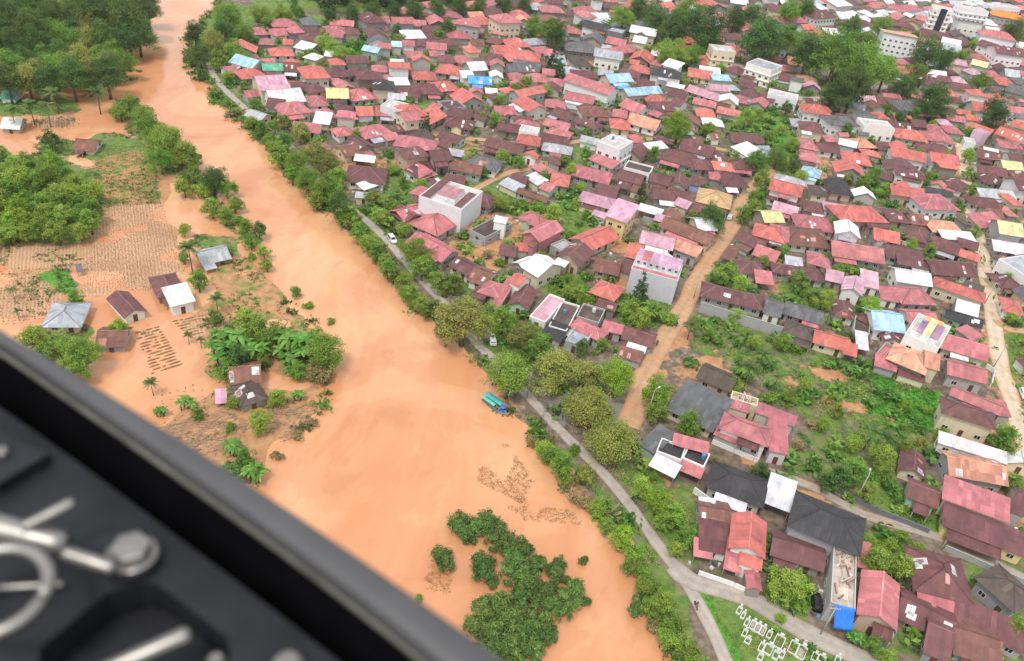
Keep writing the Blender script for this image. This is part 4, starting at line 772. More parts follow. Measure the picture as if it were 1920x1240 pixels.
((2,78,0,34),'u',87.0,113.4,3.2,0.5),
((0,78,1,28),'u',104.3,159.9,4.0,0.5),
((0,82,3,27),'y',98.6,158.3,3.9,0.5),
((0,93,2,14),'d',106.4,439.8,25.0,0.5),
((1,73,2,14),'a',121.7,457.2,20.2,0.5),
((0,93,0,14),'d',130.1,429.7,22.4,0.5),
((0,94,1,15),'a',142.5,423.3,24.8,0.5),
((0,94,3,15),'a',158.6,419.8,22.0,0.5),
((0,73,3,15),'a',170.5,427.3,16.4,0.5),
((0,93,2,20),'d',140.2,380.2,20.3,0.5),
((0,74,2,20),'d',133.4,383.8,15.0,0.5),
((1,74,0,19),'d',185.0,392.3,18.3,0.5),
((0,74,2,19),'d',177.9,415.9,13.9,0.5),
((2,74,0,19),'d',213.4,390.4,15.7,0.5),
((1,74,0,15),'d',209.0,477.0,18.0,0.5),
((2,74,0,15),'d',222.2,484.0,12.8,0.5),
((0,73,1,18),'a',237.7,498.7,11.3,0.5),
((2,73,1,15),'a',172.1,476.1,17.4,0.5),
((0,74,1,15),'d',176.8,518.8,16.2,0.5),
((1,73,1,15),'a',200.6,533.2,14.6,0.5),
((1,74,0,9),'d',53.7,468.1,17.7,0.5),
((2,73,2,11),'a',70.8,469.6,20.7,0.5),
((0,93,2,11),'d',76.7,441.3,22.4,0.5),
((2,74,0,9),'d',61.4,451.5,17.2,0.5),
((1,73,1,10),'a',-3.8,419.7,13.5,0.5),
((2,73,1,10),'a',-12.2,434.8,11.2,0.5),
((0,74,1,10),'d',0.8,418.1,11.9,0.5),
((2,76,2,11),'l',62.1,417.7,16.2,0.5),
((1,76,2,11),'l',55.6,412.7,13.4,0.5),
((0,73,0,11),'a',70.7,421.8,10.9,0.5),
((1,73,2,11),'a',78.7,441.0,11.9,0.5),
((0,73,1,14),'a',85.6,440.7,10.2,0.5),
((2,73,2,14),'a',142.6,539.2,15.4,0.5),
((3,74,2,14),'d',156.7,555.4,15.8,0.5),
((2,74,2,14),'d',103.0,500.3,15.7,0.5),
((1,74,2,14),'d',116.2,522.8,15.0,0.5),
((0,73,2,9),'a',35.6,465.8,14.8,0.5),
((0,74,2,9),'d',45.5,489.6,15.4,0.5),
((0,73,3,18),'a',231.1,451.9,11.5,0.5),
((0,74,0,18),'d',297.6,570.3,16.2,0.5),
((0,73,2,19),'a',195.5,449.3,12.6,0.5),
((0,91,1,10),'c',0.7,376.6,7.9,0.5),
((0,95,3,10),'c',4.1,369.7,6.8,0.5),
((0,79,0,8),'a',-9.2,350.9,6.1,0.5),
((0,95,3,7),'c',-42.7,283.5,4.4,0.5),
((0,79,2,0),'a',-65.6,269.0,5.0,0.5),
((1,74,2,7),'d',-76.3,394.0,7.7,0.5),
((1,74,1,2),'d',-54.2,410.9,8.5,0.5),
((2,79,1,2),'a',-58.1,402.4,6.8,0.5),
((0,76,0,4),'l',-100.9,355.9,10.4,0.5),
((0,76,2,7),'l',-92.2,350.2,9.4,0.5),
((1,78,0,4),'u',-105.6,351.2,8.5,0.5),
((0,73,2,4),'a',-126.8,401.0,7.9,0.5),
((2,78,0,4),'u',-110.4,380.5,7.5,0.5),
((0,74,2,4),'d',-110.5,399.8,8.3,0.5),
((3,74,2,7),'d',-102.4,409.4,9.6,0.5),
((2,74,2,7),'d',-93.0,415.2,10.2,0.5),
((4,74,1,2),'d',-83.8,423.4,10.4,0.5),
((3,74,1,2),'d',-74.0,430.0,10.5,0.5),
((2,74,1,2),'d',-64.4,439.8,10.7,0.5),
((1,74,2,2),'d',-54.3,449.4,10.3,0.5),
((2,74,2,2),'d',-43.9,459.4,10.0,0.5),
((1,74,0,2),'d',-31.4,467.8,10.1,0.5),
((2,74,0,2),'d',-20.2,480.2,9.1,0.5),
((0,79,2,4),'a',-133.1,412.7,7.0,0.5),
((0,79,2,5),'a',-110.4,308.7,4.7,0.5),
((0,78,2,6),'u',-103.4,306.8,4.2,0.5),
((0,79,3,6),'a',-86.4,265.9,4.9,0.5),
((1,76,3,1),'l',-22.6,227.4,5.7,0.5),
((1,79,2,1),'a',-29.8,258.5,4.8,0.5),
((0,76,2,1),'l',-23.8,263.0,5.6,0.5),
((2,79,2,1),'a',-18.2,255.2,4.4,0.5),
((0,77,2,1),'l',-13.1,270.3,5.0,0.5),
((0,79,0,1),'a',-6.1,267.0,4.9,0.5),
((0,77,1,38),'l',10.0,273.9,5.0,0.5),
((0,76,1,38),'l',12.2,264.5,5.7,0.5),
((1,78,0,1),'u',-16.0,237.4,6.3,0.5),
((0,76,0,1),'l',-9.5,232.3,6.8,0.5),
((2,78,0,1),'u',-4.4,234.8,6.9,0.5),
((3,78,0,1),'u',1.7,235.5,6.2,0.5),
((0,76,1,40),'l',7.9,228.6,6.8,0.5),
((2,78,1,40),'u',14.7,241.6,6.4,0.5),
((1,78,1,40),'u',18.4,235.9,5.2,0.5),
((3,78,1,40),'u',14.4,220.3,5.0,0.5),
((0,78,1,1),'u',-38.2,224.6,5.7,0.5),
((1,76,1,1),'l',-36.3,237.1,5.2,0.5),
((2,76,3,0),'l',-42.9,218.9,5.6,0.5),
((1,76,3,0),'l',-48.7,222.2,6.0,0.5),
((0,79,0,0),'a',-42.5,237.5,4.2,0.5),
((0,77,0,0),'l',-47.9,246.4,4.7,0.5),
((0,84,2,41),'w',-10.4,203.1,4.7,0.5),
((0,78,2,41),'u',-6.0,198.6,4.0,0.5),
((0,95,2,40),'c',36.8,252.3,4.7,0.5),
((0,73,0,38),'a',43.1,290.9,6.1,0.5),
((0,78,2,40),'u',29.2,247.7,4.7,0.5),
((1,76,3,14),'l',86.5,342.3,9.2,0.5),
((2,76,3,14),'l',93.2,326.0,7.5,0.5),
((2,73,2,39),'a',82.9,293.5,8.9,0.5),
((0,73,1,21),'a',92.6,301.9,9.1,0.5),
((0,76,2,21),'l',104.0,322.8,6.6,0.5),
((1,73,2,39),'a',75.8,297.8,6.2,0.5),
((4,73,0,39),'a',83.5,282.4,6.7,0.5),
((0,73,1,22),'a',130.0,298.4,7.0,0.5),
((0,76,0,21),'l',125.1,294.3,6.1,0.5),
((0,76,1,22),'l',132.0,289.7,6.1,0.5),
((0,73,0,22),'a',155.5,308.4,6.4,0.5),
((0,96,3,19),'d',165.1,376.9,6.5,0.5),
((0,76,1,21),'l',99.5,290.2,6.1,0.5),
((0,79,1,21),'a',92.2,274.1,5.0,0.5),
((0,79,3,21),'a',106.0,258.2,4.4,0.5),
((2,79,1,23),'a',81.5,228.4,4.4,0.5),
((1,79,1,23),'a',95.4,229.1,4.4,0.5),
((2,78,3,23),'u',99.7,224.9,6.0,0.5),
((1,78,3,23),'u',104.8,224.9,5.7,0.5),
((0,79,0,22),'a',176.7,321.5,6.1,0.5),
((0,76,0,22),'l',183.0,340.8,6.9,0.5),
((0,79,1,24),'a',156.7,263.7,4.9,0.5),
((0,79,2,24),'a',171.1,303.3,5.0,0.5),
((0,73,1,25),'a',154.7,232.1,5.1,0.5),
((0,77,3,25),'l',146.9,208.7,4.1,0.5),
((0,78,2,28),'u',123.1,179.4,4.3,0.5),
((0,78,2,30),'u',45.5,130.6,3.5,0.5),
((0,97,2,30),'w',48.3,129.0,3.0,0.5),
((0,98,3,23),'p',84.9,201.7,4.3,0.5),
((0,74,0,46),'d',-153.5,228.2,7.4,0.1),
((2,73,0,46),'a',-144.6,262.1,8.2,0.1),
((4,73,1,47),'a',-136.5,253.9,8.7,0.1),
((0,76,0,46),'l',-145.7,258.2,7.4,0.1),
((0,81,1,47),'l',-118.2,233.0,12.9,0.1),
((0,76,1,47),'l',-112.5,230.4,10.1,0.1),
((3,73,1,47),'a',-127.6,242.7,9.8,0.1),
((2,73,1,47),'a',-116.0,223.8,8.6,0.1),
((1,73,1,47),'a',-109.1,229.5,7.4,0.1),
((0,74,3,47),'d',-96.1,215.7,9.0,0.1),
((7,73,3,47),'a',-103.8,219.0,7.5,0.1),
((4,76,2,44),'l',-103.6,211.7,6.1,0.1),
((3,76,2,44),'l',-97.9,212.4,6.4,0.1),
((3,73,2,44),'a',-92.0,215.1,6.5,-0.1),
((1,76,2,44),'l',-91.3,202.0,6.2,0.1),
((1,73,2,44),'a',-86.2,198.7,5.5,0.1),
((2,76,2,44),'l',-86.5,206.7,5.4,0.1),
((2,73,2,44),'a',-79.1,195.9,4.8,0.1),
((0,74,0,44),'d',-74.7,193.8,5.1,-0.1),
((0,73,0,44),'a',-75.1,188.2,4.4,0.1),
((2,78,2,44),'u',-83.7,201.1,4.0,0.1),
((0,92,1,44),'p',-85.2,172.7,6.3,0.1),
((0,73,2,42),'a',-80.1,164.8,5.9,0.1),
((0,92,0,42),'p',-72.5,157.2,3.9,0.1),
((0,76,0,44),'l',-70.0,184.0,4.4,0.1),
((1,77,0,44),'l',-67.4,178.5,4.0,0.1),
((2,78,0,44),'u',-73.4,182.9,3.2,0.1),
((0,79,1,44),'a',-88.9,176.5,3.4,0.1),
((1,78,2,44),'u',-85.4,183.0,4.4,0.1),
((1,78,0,44),'u',-80.4,184.1,5.0,0.1),
((0,76,1,43),'l',-103.9,133.0,7.3,0.1),
((1,73,3,43),'a',-97.7,132.3,7.0,0.1),
((0,94,3,43),'a',-90.6,129.2,9.1,0.1),
((0,76,3,43),'l',-98.5,129.1,6.4,0.1),
((2,73,3,43),'a',-91.0,124.6,6.7,0.1),
((0,82,0,43),'y',-89.4,142.2,4.9,0.1),
((1,73,2,43),'a',-104.1,151.1,4.8,0.1),
((3,98,1,43),'p',-118.9,150.2,2.8,0.1),
((1,98,1,43),'p',-115.6,150.9,2.3,0.1),
((2,98,1,43),'p',-114.0,143.4,2.2,0.1),
((0,99,2,45),'b',-62.2,142.0,9.7,0.1),
((2,73,2,45),'a',-59.3,148.4,7.0,0.1),
((2,89,2,45),'b',-64.0,137.7,8.6,0.1),
((0,74,2,45),'d',-59.3,135.7,7.3,0.1),
((0,73,1,45),'a',-60.8,133.1,5.4,0.1),
((1,89,2,45),'b',-58.2,140.9,7.5,0.1),
((3,89,2,45),'b',-51.1,145.5,8.9,0.1),
((3,89,0,45),'b',-47.0,145.4,9.2,0.1),
((0,81,0,45),'l',-41.7,141.6,10.2,0.1),
((0,84,0,45),'w',-41.5,138.8,7.5,0.1),
((1,89,0,45),'b',-48.8,140.2,6.7,0.1),
((0,76,0,45),'l',-55.3,139.3,4.4,0.1),
((0,98,1,45),'p',-73.9,125.0,3.2,0.1),
((2,89,1,45),'b',-69.4,119.1,3.5,0.1),
((1,89,1,45),'b',-65.3,122.3,4.3,0.1),
((0,79,3,45),'a',-61.7,119.3,3.1,0.1),
((3,76,3,45),'l',-48.7,118.5,5.7,0.1),
((1,89,3,45),'b',-51.8,111.3,5.8,0.1),
((0,73,3,45),'a',-47.5,108.1,5.0,0.1),
((0,86,3,45),'n',-49.0,105.9,6.2,0.1),
((2,89,3,45),'b',-45.7,105.6,5.6,0.1),
((2,76,3,45),'l',-47.5,126.9,4.8,0.1),
((1,76,3,45),'l',-56.0,124.5,3.8,0.1),
((0,98,3,45),'p',-58.2,128.1,2.3,0.1),
((2,89,0,45),'b',-43.8,129.7,3.7,0.1),
((0,78,3,45),'u',-54.7,117.9,3.1,0.1),
((1,98,3,42),'p',-74.0,143.6,2.5,0.1),
((2,98,3,42),'p',-70.8,142.8,2.2,0.1),
((0,88,3,42),'b',-69.6,147.5,3.5,0.1),
((2,77,0,44),'l',-56.5,168.9,3.6,-0.1),
((0,78,2,45),'u',-52.6,164.9,3.3,-0.1),
((1,97,3,45),'w',-40.6,118.9,2.9,-0.1),
((0,97,0,45),'w',-38.6,123.6,2.7,-0.1),
((2,97,3,45),'w',-43.0,112.7,2.8,0.1),
((0,78,0,45),'u',-45.1,160.0,2.7,-0.1),
((1,92,2,46),'p',-171.4,238.6,5.9,0.1),
((2,92,2,46),'p',-169.2,245.5,6.4,0.1),
((1,92,0,46),'p',-163.7,245.3,6.4,0.1),
((4,92,2,46),'p',-169.4,271.5,8.3,0.1),
((1,73,0,46),'a',-165.6,275.5,8.9,0.1),
((2,75,0,46),'o',-165.3,288.7,12.4,0.1),
((2,92,0,46),'p',-154.8,261.4,7.4,0.1),
((3,92,2,46),'p',-167.0,256.4,7.3,0.1),
((2,73,3,46),'a',-152.1,212.0,6.4,0.1),
((1,73,3,46),'a',-162.9,217.5,5.5,0.1),
((2,73,3,0),'a',-47.8,199.5,6.1,0.5),
((4,76,3,0),'l',-44.1,195.7,5.7,0.5),
((3,73,3,0),'a',-40.4,190.1,5.9,0.5),
((3,76,3,1),'l',-37.4,187.3,5.3,0.5),
((6,73,1,41),'a',-33.8,181.3,5.7,0.5),
((4,76,1,41),'l',-30.4,177.4,5.4,0.5),
((5,73,1,41),'a',-27.3,173.2,5.0,0.5),
((2,76,1,41),'l',-24.2,170.2,4.9,0.5),
((1,73,3,0),'a',-52.3,207.0,6.9,0.5),
((6,73,3,47),'a',-76.4,229.8,6.8,0.5),
((0,76,3,47),'l',-88.7,249.6,6.1,0.5),
((1,73,3,47),'a',-96.6,260.6,5.6,0.5),
((0,77,1,47),'l',-103.3,267.4,5.3,0.5),
((2,73,3,47),'a',-91.3,252.1,5.4,0.5),
((0,76,3,48),'l',10.3,123.8,4.5,0.5),
((3,73,3,48),'a',15.3,117.0,4.4,-0.1),
((2,76,1,30),'l',21.8,110.4,4.0,-0.1),
((3,73,1,30),'a',23.8,105.5,3.9,-0.1),
((2,76,1,32),'l',25.8,102.3,3.6,0.5),
((2,73,1,32),'a',27.9,96.7,3.9,-0.1),
((3,76,1,33),'l',29.9,92.5,3.8,0.5),
((0,73,1,33),'a',31.2,87.7,3.9,0.5),
((2,76,1,33),'l',33.7,83.0,4.0,-0.1),
((3,73,2,45),'a',-54.5,148.1,6.3,0.1),
((0,76,2,45),'l',-63.3,151.4,5.9,0.1),
((1,73,2,45),'a',-55.7,144.3,5.4,0.1),
((2,73,0,45),'a',-45.3,147.2,7.0,0.1),
((1,73,0,45),'a',-46.1,137.1,4.8,0.1),
((0,73,0,42),'a',-71.6,152.7,3.8,0.1),
((0,77,2,44),'l',-94.5,189.8,3.9,0.1),
((2,73,3,36),'a',23.0,164.9,4.0,0.5),
((0,79,1,38),'a',3.1,256.8,4.8,0.5),
((0,77,1,40),'l',16.3,254.2,4.4,0.5),
((0,73,3,37),'a',51.5,176.2,4.8,0.5),
((2,76,3,37),'l',64.1,175.0,5.0,0.5),
((0,73,2,35),'a',55.6,155.1,4.4,0.5),
((2,76,0,35),'l',73.8,160.0,4.2,0.5),
((2,76,2,31),'l',80.6,140.2,4.4,0.5),
((1,84,0,35),'w',68.4,138.8,3.9,0.5),
((2,84,0,35),'w',72.7,147.1,3.8,0.5),
((1,76,0,35),'l',64.7,146.3,3.7,0.5),
((0,100,1,32),'n',19.5,97.7,2.2,-0.1),
((5,86,3,48),'n',-2.1,98.4,3.0,-0.1),
((4,86,1,33),'n',16.1,92.7,2.9,-0.1),
((2,86,1,33),'n',19.6,88.8,2.8,-0.1),
((12,86,3,48),'n',3.3,89.7,3.2,-0.1),
((10,86,3,48),'n',11.0,95.6,3.9,-0.1),
((7,86,1,33),'n',13.2,80.8,4.5,-0.1),
((11,86,1,33),'n',2.6,74.9,5.2,-0.1),
((5,74,2,46),'d',-215.6,332.0,14.4,0.6),
((8,73,2,46),'a',-204.2,353.9,14.1,0.6),
((4,74,2,46),'d',-194.5,319.7,12.4,0.6),
((6,101,2,46),'t',-210.1,292.7,10.3,0.6),
((7,75,2,46),'o',-235.4,334.8,16.0,0.6),
((2,73,2,46),'a',-177.4,275.5,12.3,0.6),
((12,101,2,46),'t',-217.9,313.6,13.6,0.6),
((2,101,1,3),'t',-182.0,358.5,14.6,0.6),
((3,101,1,3),'t',-173.2,322.6,15.8,0.6),
((3,75,2,46),'o',-186.8,278.8,11.3,0.6),
((3,101,2,46),'t',-200.6,289.7,10.1,0.6),
((6,75,2,46),'o',-189.1,322.8,15.3,0.6),
((20,101,2,46),'t',-204.8,342.0,14.5,0.6),
((4,101,2,46),'t',-191.9,289.7,11.4,0.6),
((3,73,0,46),'a',-164.0,293.7,13.3,0.6),
((2,101,2,46),'t',-167.1,268.5,12.2,0.6),
((4,101,1,3),'t',-186.8,330.9,11.3,0.6),
((4,73,2,46),'a',-205.0,282.0,11.0,0.6),
((8,75,2,46),'o',-175.8,312.5,11.2,0.6),
((5,101,2,46),'t',-181.4,288.5,10.6,0.6),
((7,101,2,46),'t',-197.9,297.1,14.4,0.6),
((9,101,2,46),'t',-198.6,310.1,11.0,0.6),
((3,74,2,46),'d',-214.1,304.2,14.1,0.6),
((2,75,2,46),'o',-195.2,265.0,13.5,0.6),
((5,73,2,46),'a',-191.0,305.0,13.4,0.6),
((5,74,1,3),'d',-188.7,348.9,13.6,0.6),
((1,73,2,46),'a',-192.6,274.7,11.9,0.6),
((18,101,2,46),'t',-218.7,342.1,13.6,0.6),
((2,74,2,46),'d',-191.7,282.9,11.8,0.6),
((1,75,0,46),'o',-166.4,276.9,13.0,0.6),
((4,74,1,3),'d',-170.4,313.1,14.1,0.6),
((6,73,2,46),'a',-211.1,315.7,14.6,0.6),
((1,101,2,46),'t',-184.9,259.2,11.3,0.6),
((14,101,2,46),'t',-207.8,332.5,11.7,0.6),
((5,75,2,46),'o',-185.3,311.6,13.3,0.6),
((4,75,2,46),'o',-176.9,290.8,14.3,0.6),
((17,101,2,46),'t',-223.6,337.9,14.5,0.6),
((1,75,2,46),'o',-181.0,264.4,12.7,0.6),
((8,101,2,46),'t',-218.4,300.6,11.3,0.6),
((0,101,0,46),'t',-158.2,275.5,13.5,0.6),
((7,73,2,46),'a',-172.1,295.2,11.2,0.6),
((1,74,2,46),'d',-174.3,264.4,11.6,0.6),
((16,101,2,46),'t',-177.2,312.4,11.8,0.6),
((2,75,1,3),'o',-197.9,374.1,14.1,0.6),
((5,101,1,3),'t',-196.1,352.7,14.4,0.6),
((1,101,1,3),'t',-175.0,341.2,13.6,0.6),
((19,101,2,46),'t',-189.3,326.5,15.5,0.6),
((13,101,2,46),'t',-218.8,323.7,14.5,0.6),
((3,74,1,3),'d',-169.0,322.6,15.3,0.6),
((11,101,2,46),'t',-222.1,309.1,13.0,0.6),
((15,101,2,46),'t',-199.7,330.4,12.2,0.6),
((3,73,2,46),'a',-186.8,285.5,11.3,0.6),
((10,101,2,46),'t',-204.9,318.9,12.3,0.6),
((1,76,3,46),'l',-152.6,207.0,7.8,0.4),
((11,73,3,46),'a',-124.0,192.6,7.1,0.4),
((4,76,3,46),'l',-152.4,197.5,6.5,0.4),
((4,73,3,46),'a',-140.0,202.5,8.6,0.4),
((3,76,2,43),'l',-130.8,175.1,6.1,0.4),
((10,76,3,46),'l',-130.3,185.4,7.3,0.4),
((7,76,3,46),'l',-143.7,186.0,7.0,0.4),
((3,82,3,46),'y',-132.3,178.4,7.7,0.4),
((1,76,2,43),'l',-122.3,176.1,7.4,0.4),
((5,73,3,46),'a',-141.4,199.2,6.6,0.4),
((2,73,2,43),'a',-126.3,175.8,6.9,0.4),
((8,76,3,46),'l',-131.6,201.8,8.6,0.4),
((6,76,3,46),'l',-134.3,197.9,6.9,0.4),
((9,73,3,46),'a',-133.4,188.6,7.2,0.4),
((7,73,3,46),'a',-136.3,204.8,8.2,0.4),
((11,76,3,46),'l',-140.6,178.2,6.1,0.4),
((2,76,3,46),'l',-155.8,201.7,8.3,0.4),
((3,73,3,46),'a',-147.9,207.3,6.8,0.4),
((5,76,2,43),'l',-133.8,173.5,6.2,0.4),
((8,73,3,46),'a',-139.2,190.7,6.2,0.4),
((2,82,3,46),'y',-137.1,184.0,7.6,0.4),
((3,76,3,46),'l',-146.9,200.3,8.5,0.4),
((1,82,3,46),'y',-144.2,212.1,7.4,0.4),
((12,73,3,46),'a',-119.4,188.5,7.2,0.4),
((2,76,2,43),'l',-118.4,179.7,6.2,0.4),
((13,76,3,46),'l',-124.4,184.6,8.0,0.4),
((12,76,3,46),'l',-125.4,199.9,7.9,0.4),
((3,73,2,43),'a',-117.5,183.7,7.0,0.4),
((6,73,3,46),'a',-144.3,191.9,7.9,0.4),
((10,73,3,46),'a',-128.3,189.2,7.4,0.4),
((6,76,2,43),'l',-135.9,169.1,6.7,0.4),
((9,76,3,46),'l',-129.4,196.7,7.3,0.4),
((4,82,3,46),'y',-135.4,176.9,7.2,0.4),
((4,76,2,43),'l',-126.9,182.1,6.1,0.4),
((5,76,3,46),'l',-147.7,189.0,8.2,0.4),
((0,87,0,14),'y',155.4,510.3,6.1,0.5),
((0,79,2,2),'a',-47.8,455.9,6.4,0.5),
((1,77,2,11),'l',69.7,432.7,6.3,0.5),
((1,87,1,18),'y',269.1,555.8,6.7,0.5),
((0,75,1,28),'o',97.7,144.2,4.7,0.5),
((0,82,3,28),'y',104.1,148.2,4.4,0.5),
((0,79,3,18),'a',235.2,439.1,6.8,0.5),
((0,96,2,14),'d',129.2,545.1,4.4,0.5),
((2,77,1,18),'l',255.5,531.0,5.2,0.5),
((0,87,3,15),'y',170.8,453.9,6.1,0.5),
((0,77,2,22),'l',161.1,337.5,5.5,0.5),
((0,77,1,8),'l',-36.1,334.5,4.6,0.5),
((2,79,2,20),'a',155.4,414.1,5.2,0.5),
((0,87,2,22),'y',172.1,335.9,6.5,0.5),
((2,77,2,14),'l',131.1,571.4,5.1,0.5),
((3,79,1,15),'a',182.9,566.6,5.1,0.5),
((0,87,1,20),'y',138.4,396.5,5.4,0.5),
((2,79,3,16),'a',263.3,595.8,6.5,0.5),
((0,102,0,11),'o',62.9,386.8,6.6,0.5),
((0,79,3,14),'a',109.0,401.4,5.5,0.5),
((0,77,2,9),'l',39.7,512.5,4.2,0.5),
((2,102,0,14),'o',166.2,537.7,5.2,0.5),
((0,79,3,19),'a',175.7,388.3,7.0,0.5),
((0,77,3,14),'l',102.6,341.1,5.6,0.5),
((1,79,2,20),'a',164.3,393.8,5.0,0.5),
((0,79,2,3),'a',-136.2,382.8,5.7,0.5),
((0,102,2,7),'o',-73.4,387.5,6.7,0.5),
((2,79,1,15),'a',197.4,577.1,6.3,0.5),
((0,74,0,30),'d',56.8,125.4,5.5,0.5),
((0,102,2,21),'o',120.4,297.5,5.5,0.5),
((0,74,1,21),'d',99.4,302.0,6.6,0.5),
((0,77,0,8),'l',-13.7,344.6,5.0,0.5),
((0,76,2,37),'l',63.7,202.0,6.9,0.5),
((1,87,2,14),'y',129.5,514.5,6.0,0.5),
((0,96,2,17),'d',361.4,718.1,6.0,0.5),
((0,87,3,8),'y',-24.2,306.0,4.3,0.5),
((0,87,0,19),'y',197.7,375.0,5.5,0.5),
((0,79,1,9),'a',8.7,500.6,5.8,0.5),
((2,79,1,17),'a',318.3,657.8,7.1,0.5),
((0,79,0,15),'a',233.3,561.6,5.5,0.5),
((0,77,1,15),'l',194.8,522.6,5.6,0.5),
((1,77,3,15),'l',209.0,530.9,7.1,0.5),
((2,77,3,15),'l',182.0,461.4,4.8,0.5),
((0,79,2,14),'a',126.7,495.5,6.5,0.5),
((0,79,0,9),'a',46.2,501.4,6.8,0.5),
((0,77,1,14),'l',86.1,419.8,6.0,0.5),
((2,87,2,14),'y',94.4,557.1,6.1,0.5),
((3,79,2,20),'a',146.4,428.4,6.8,0.5),
((1,79,1,15),'a',216.5,554.6,5.8,0.5),
((1,102,0,14),'o',156.6,495.3,6.6,0.5),
((0,79,3,8),'a',-19.1,324.6,5.6,0.5),
((0,102,0,16),'o',316.7,684.8,5.4,0.5),
((0,96,1,15),'d',168.4,508.6,4.6,0.5),
((1,79,1,17),'a',327.2,665.9,6.0,0.5),
((0,96,1,9),'d',23.8,458.6,7.0,0.5),
((0,96,3,14),'d',109.3,367.3,6.7,0.5),
((1,77,1,18),'l',276.3,573.5,4.3,0.5),
((4,79,1,15),'a',162.7,498.2,7.0,0.5),
((0,79,0,2),'a',-36.2,448.8,4.7,0.5),
((3,77,2,14),'l',108.8,543.3,4.9,0.5),
((0,102,0,19),'o',202.8,371.5,5.8,0.5),
((2,77,2,11),'l',48.4,433.6,5.3,0.5),
((0,77,0,15),'l',225.0,562.2,6.7,0.5),
((0,87,0,9),'y',73.3,539.2,4.2,0.5),
((0,96,1,20),'d',133.1,349.9,6.2,0.5),
((0,75,0,47),'o',-92.3,270.8,6.4,0.5),
((0,77,3,9),'l',43.7,426.6,4.5,0.5),
((0,74,0,48),'d',17.6,160.0,4.8,0.5),
((0,75,2,37),'o',73.2,219.8,5.4,0.5),
((0,73,3,8),'a',-18.7,302.7,6.6,0.5),
((0,79,2,15),'a',255.7,651.6,5.1,0.5),
((1,76,3,37),'l',60.6,187.9,4.9,0.5),
((0,87,3,14),'y',94.1,355.2,6.6,0.5),
((0,96,2,10),'d',13.5,461.6,6.0,0.5),
((3,73,0,39),'a',76.2,255.3,6.6,0.5),
((0,77,3,19),'l',182.2,380.6,5.3,0.5),
((0,77,1,16),'l',275.5,661.3,6.8,0.5),
((2,79,0,19),'a',209.6,403.8,4.3,0.5),
((0,77,1,12),'l',-0.5,344.8,6.9,0.5),
((2,87,1,18),'y',241.7,513.3,5.8,0.5),
((1,79,1,2),'a',-51.1,422.9,4.6,0.5),
((1,79,0,19),'a',200.4,433.4,5.9,0.5),
((1,79,3,16),'a',266.1,618.2,6.9,0.5),
((1,77,2,14),'l',118.4,515.2,5.8,0.5),
((0,77,2,4),'l',-112.6,407.7,5.3,0.5),
]
RIVER = [(-196.0,483.8),(-175.3,418.7),(-169.2,389.9),(-163.8,355.4),(-155.4,331.2),(-133.9,299.4),(-118.7,281.9),(-104.1,263.6),(-92.2,251.2),(-85.3,242.5),(-74.5,229.5),(-65.2,221.1),(-55.5,209.8),(-49.4,201.7),(-41.9,193.0),(-33.6,182.4),(-26.8,173.6),(-20.6,166.5),(-16.4,159.4),(-11.9,153.9),(-7.3,148.7),(-2.8,142.7),(1.4,137.4),(6.0,134.1),(8.2,127.1),(13.1,122.4),(17.5,117.9),(17.7,112.1),(22.2,111.1),(25.4,107.0),(25.5,104.4),(27.3,99.9),(30.1,95.5),(29.0,91.6),(31.2,87.2),(34.3,84.1),(33.9,74.2),(-36.6,63.2),(-52.5,91.3),(-47.5,101.3),(-44.6,107.5),(-41.8,115.7),(-39.5,122.7),(-38.7,128.0),(-39.5,137.1),(-38.0,143.3),(-40.1,151.2),(-46.1,158.7),(-53.1,164.1),(-59.8,172.4),(-69.3,183.5),(-74.1,194.2),(-82.8,204.6),(-90.6,212.6),(-101.6,228.1),(-112.2,241.4),(-128.8,258.9),(-138.6,268.0),(-151.4,279.4),(-163.5,302.1),(-178.7,331.0),(-189.3,368.6),(-198.0,404.6),(-222.1,465.1)]
LEFT = [(-222.1,465.1),(-198.0,404.6),(-189.3,368.6),(-178.7,331.0),(-163.5,302.1),(-151.4,279.4),(-138.6,268.0),(-128.8,258.9),(-112.2,241.4),(-101.6,228.1),(-90.6,212.6),(-82.8,204.6),(-74.1,194.2),(-69.3,183.5),(-59.8,172.4),(-53.1,164.1),(-46.1,158.7),(-40.1,151.2),(-38.0,143.3),(-39.5,137.1),(-38.7,128.0),(-39.5,122.7),(-41.8,115.7),(-44.6,107.5),(-47.5,101.3),(-52.2,79.8),(-129.4,66.2),(-399.9,337.4)]
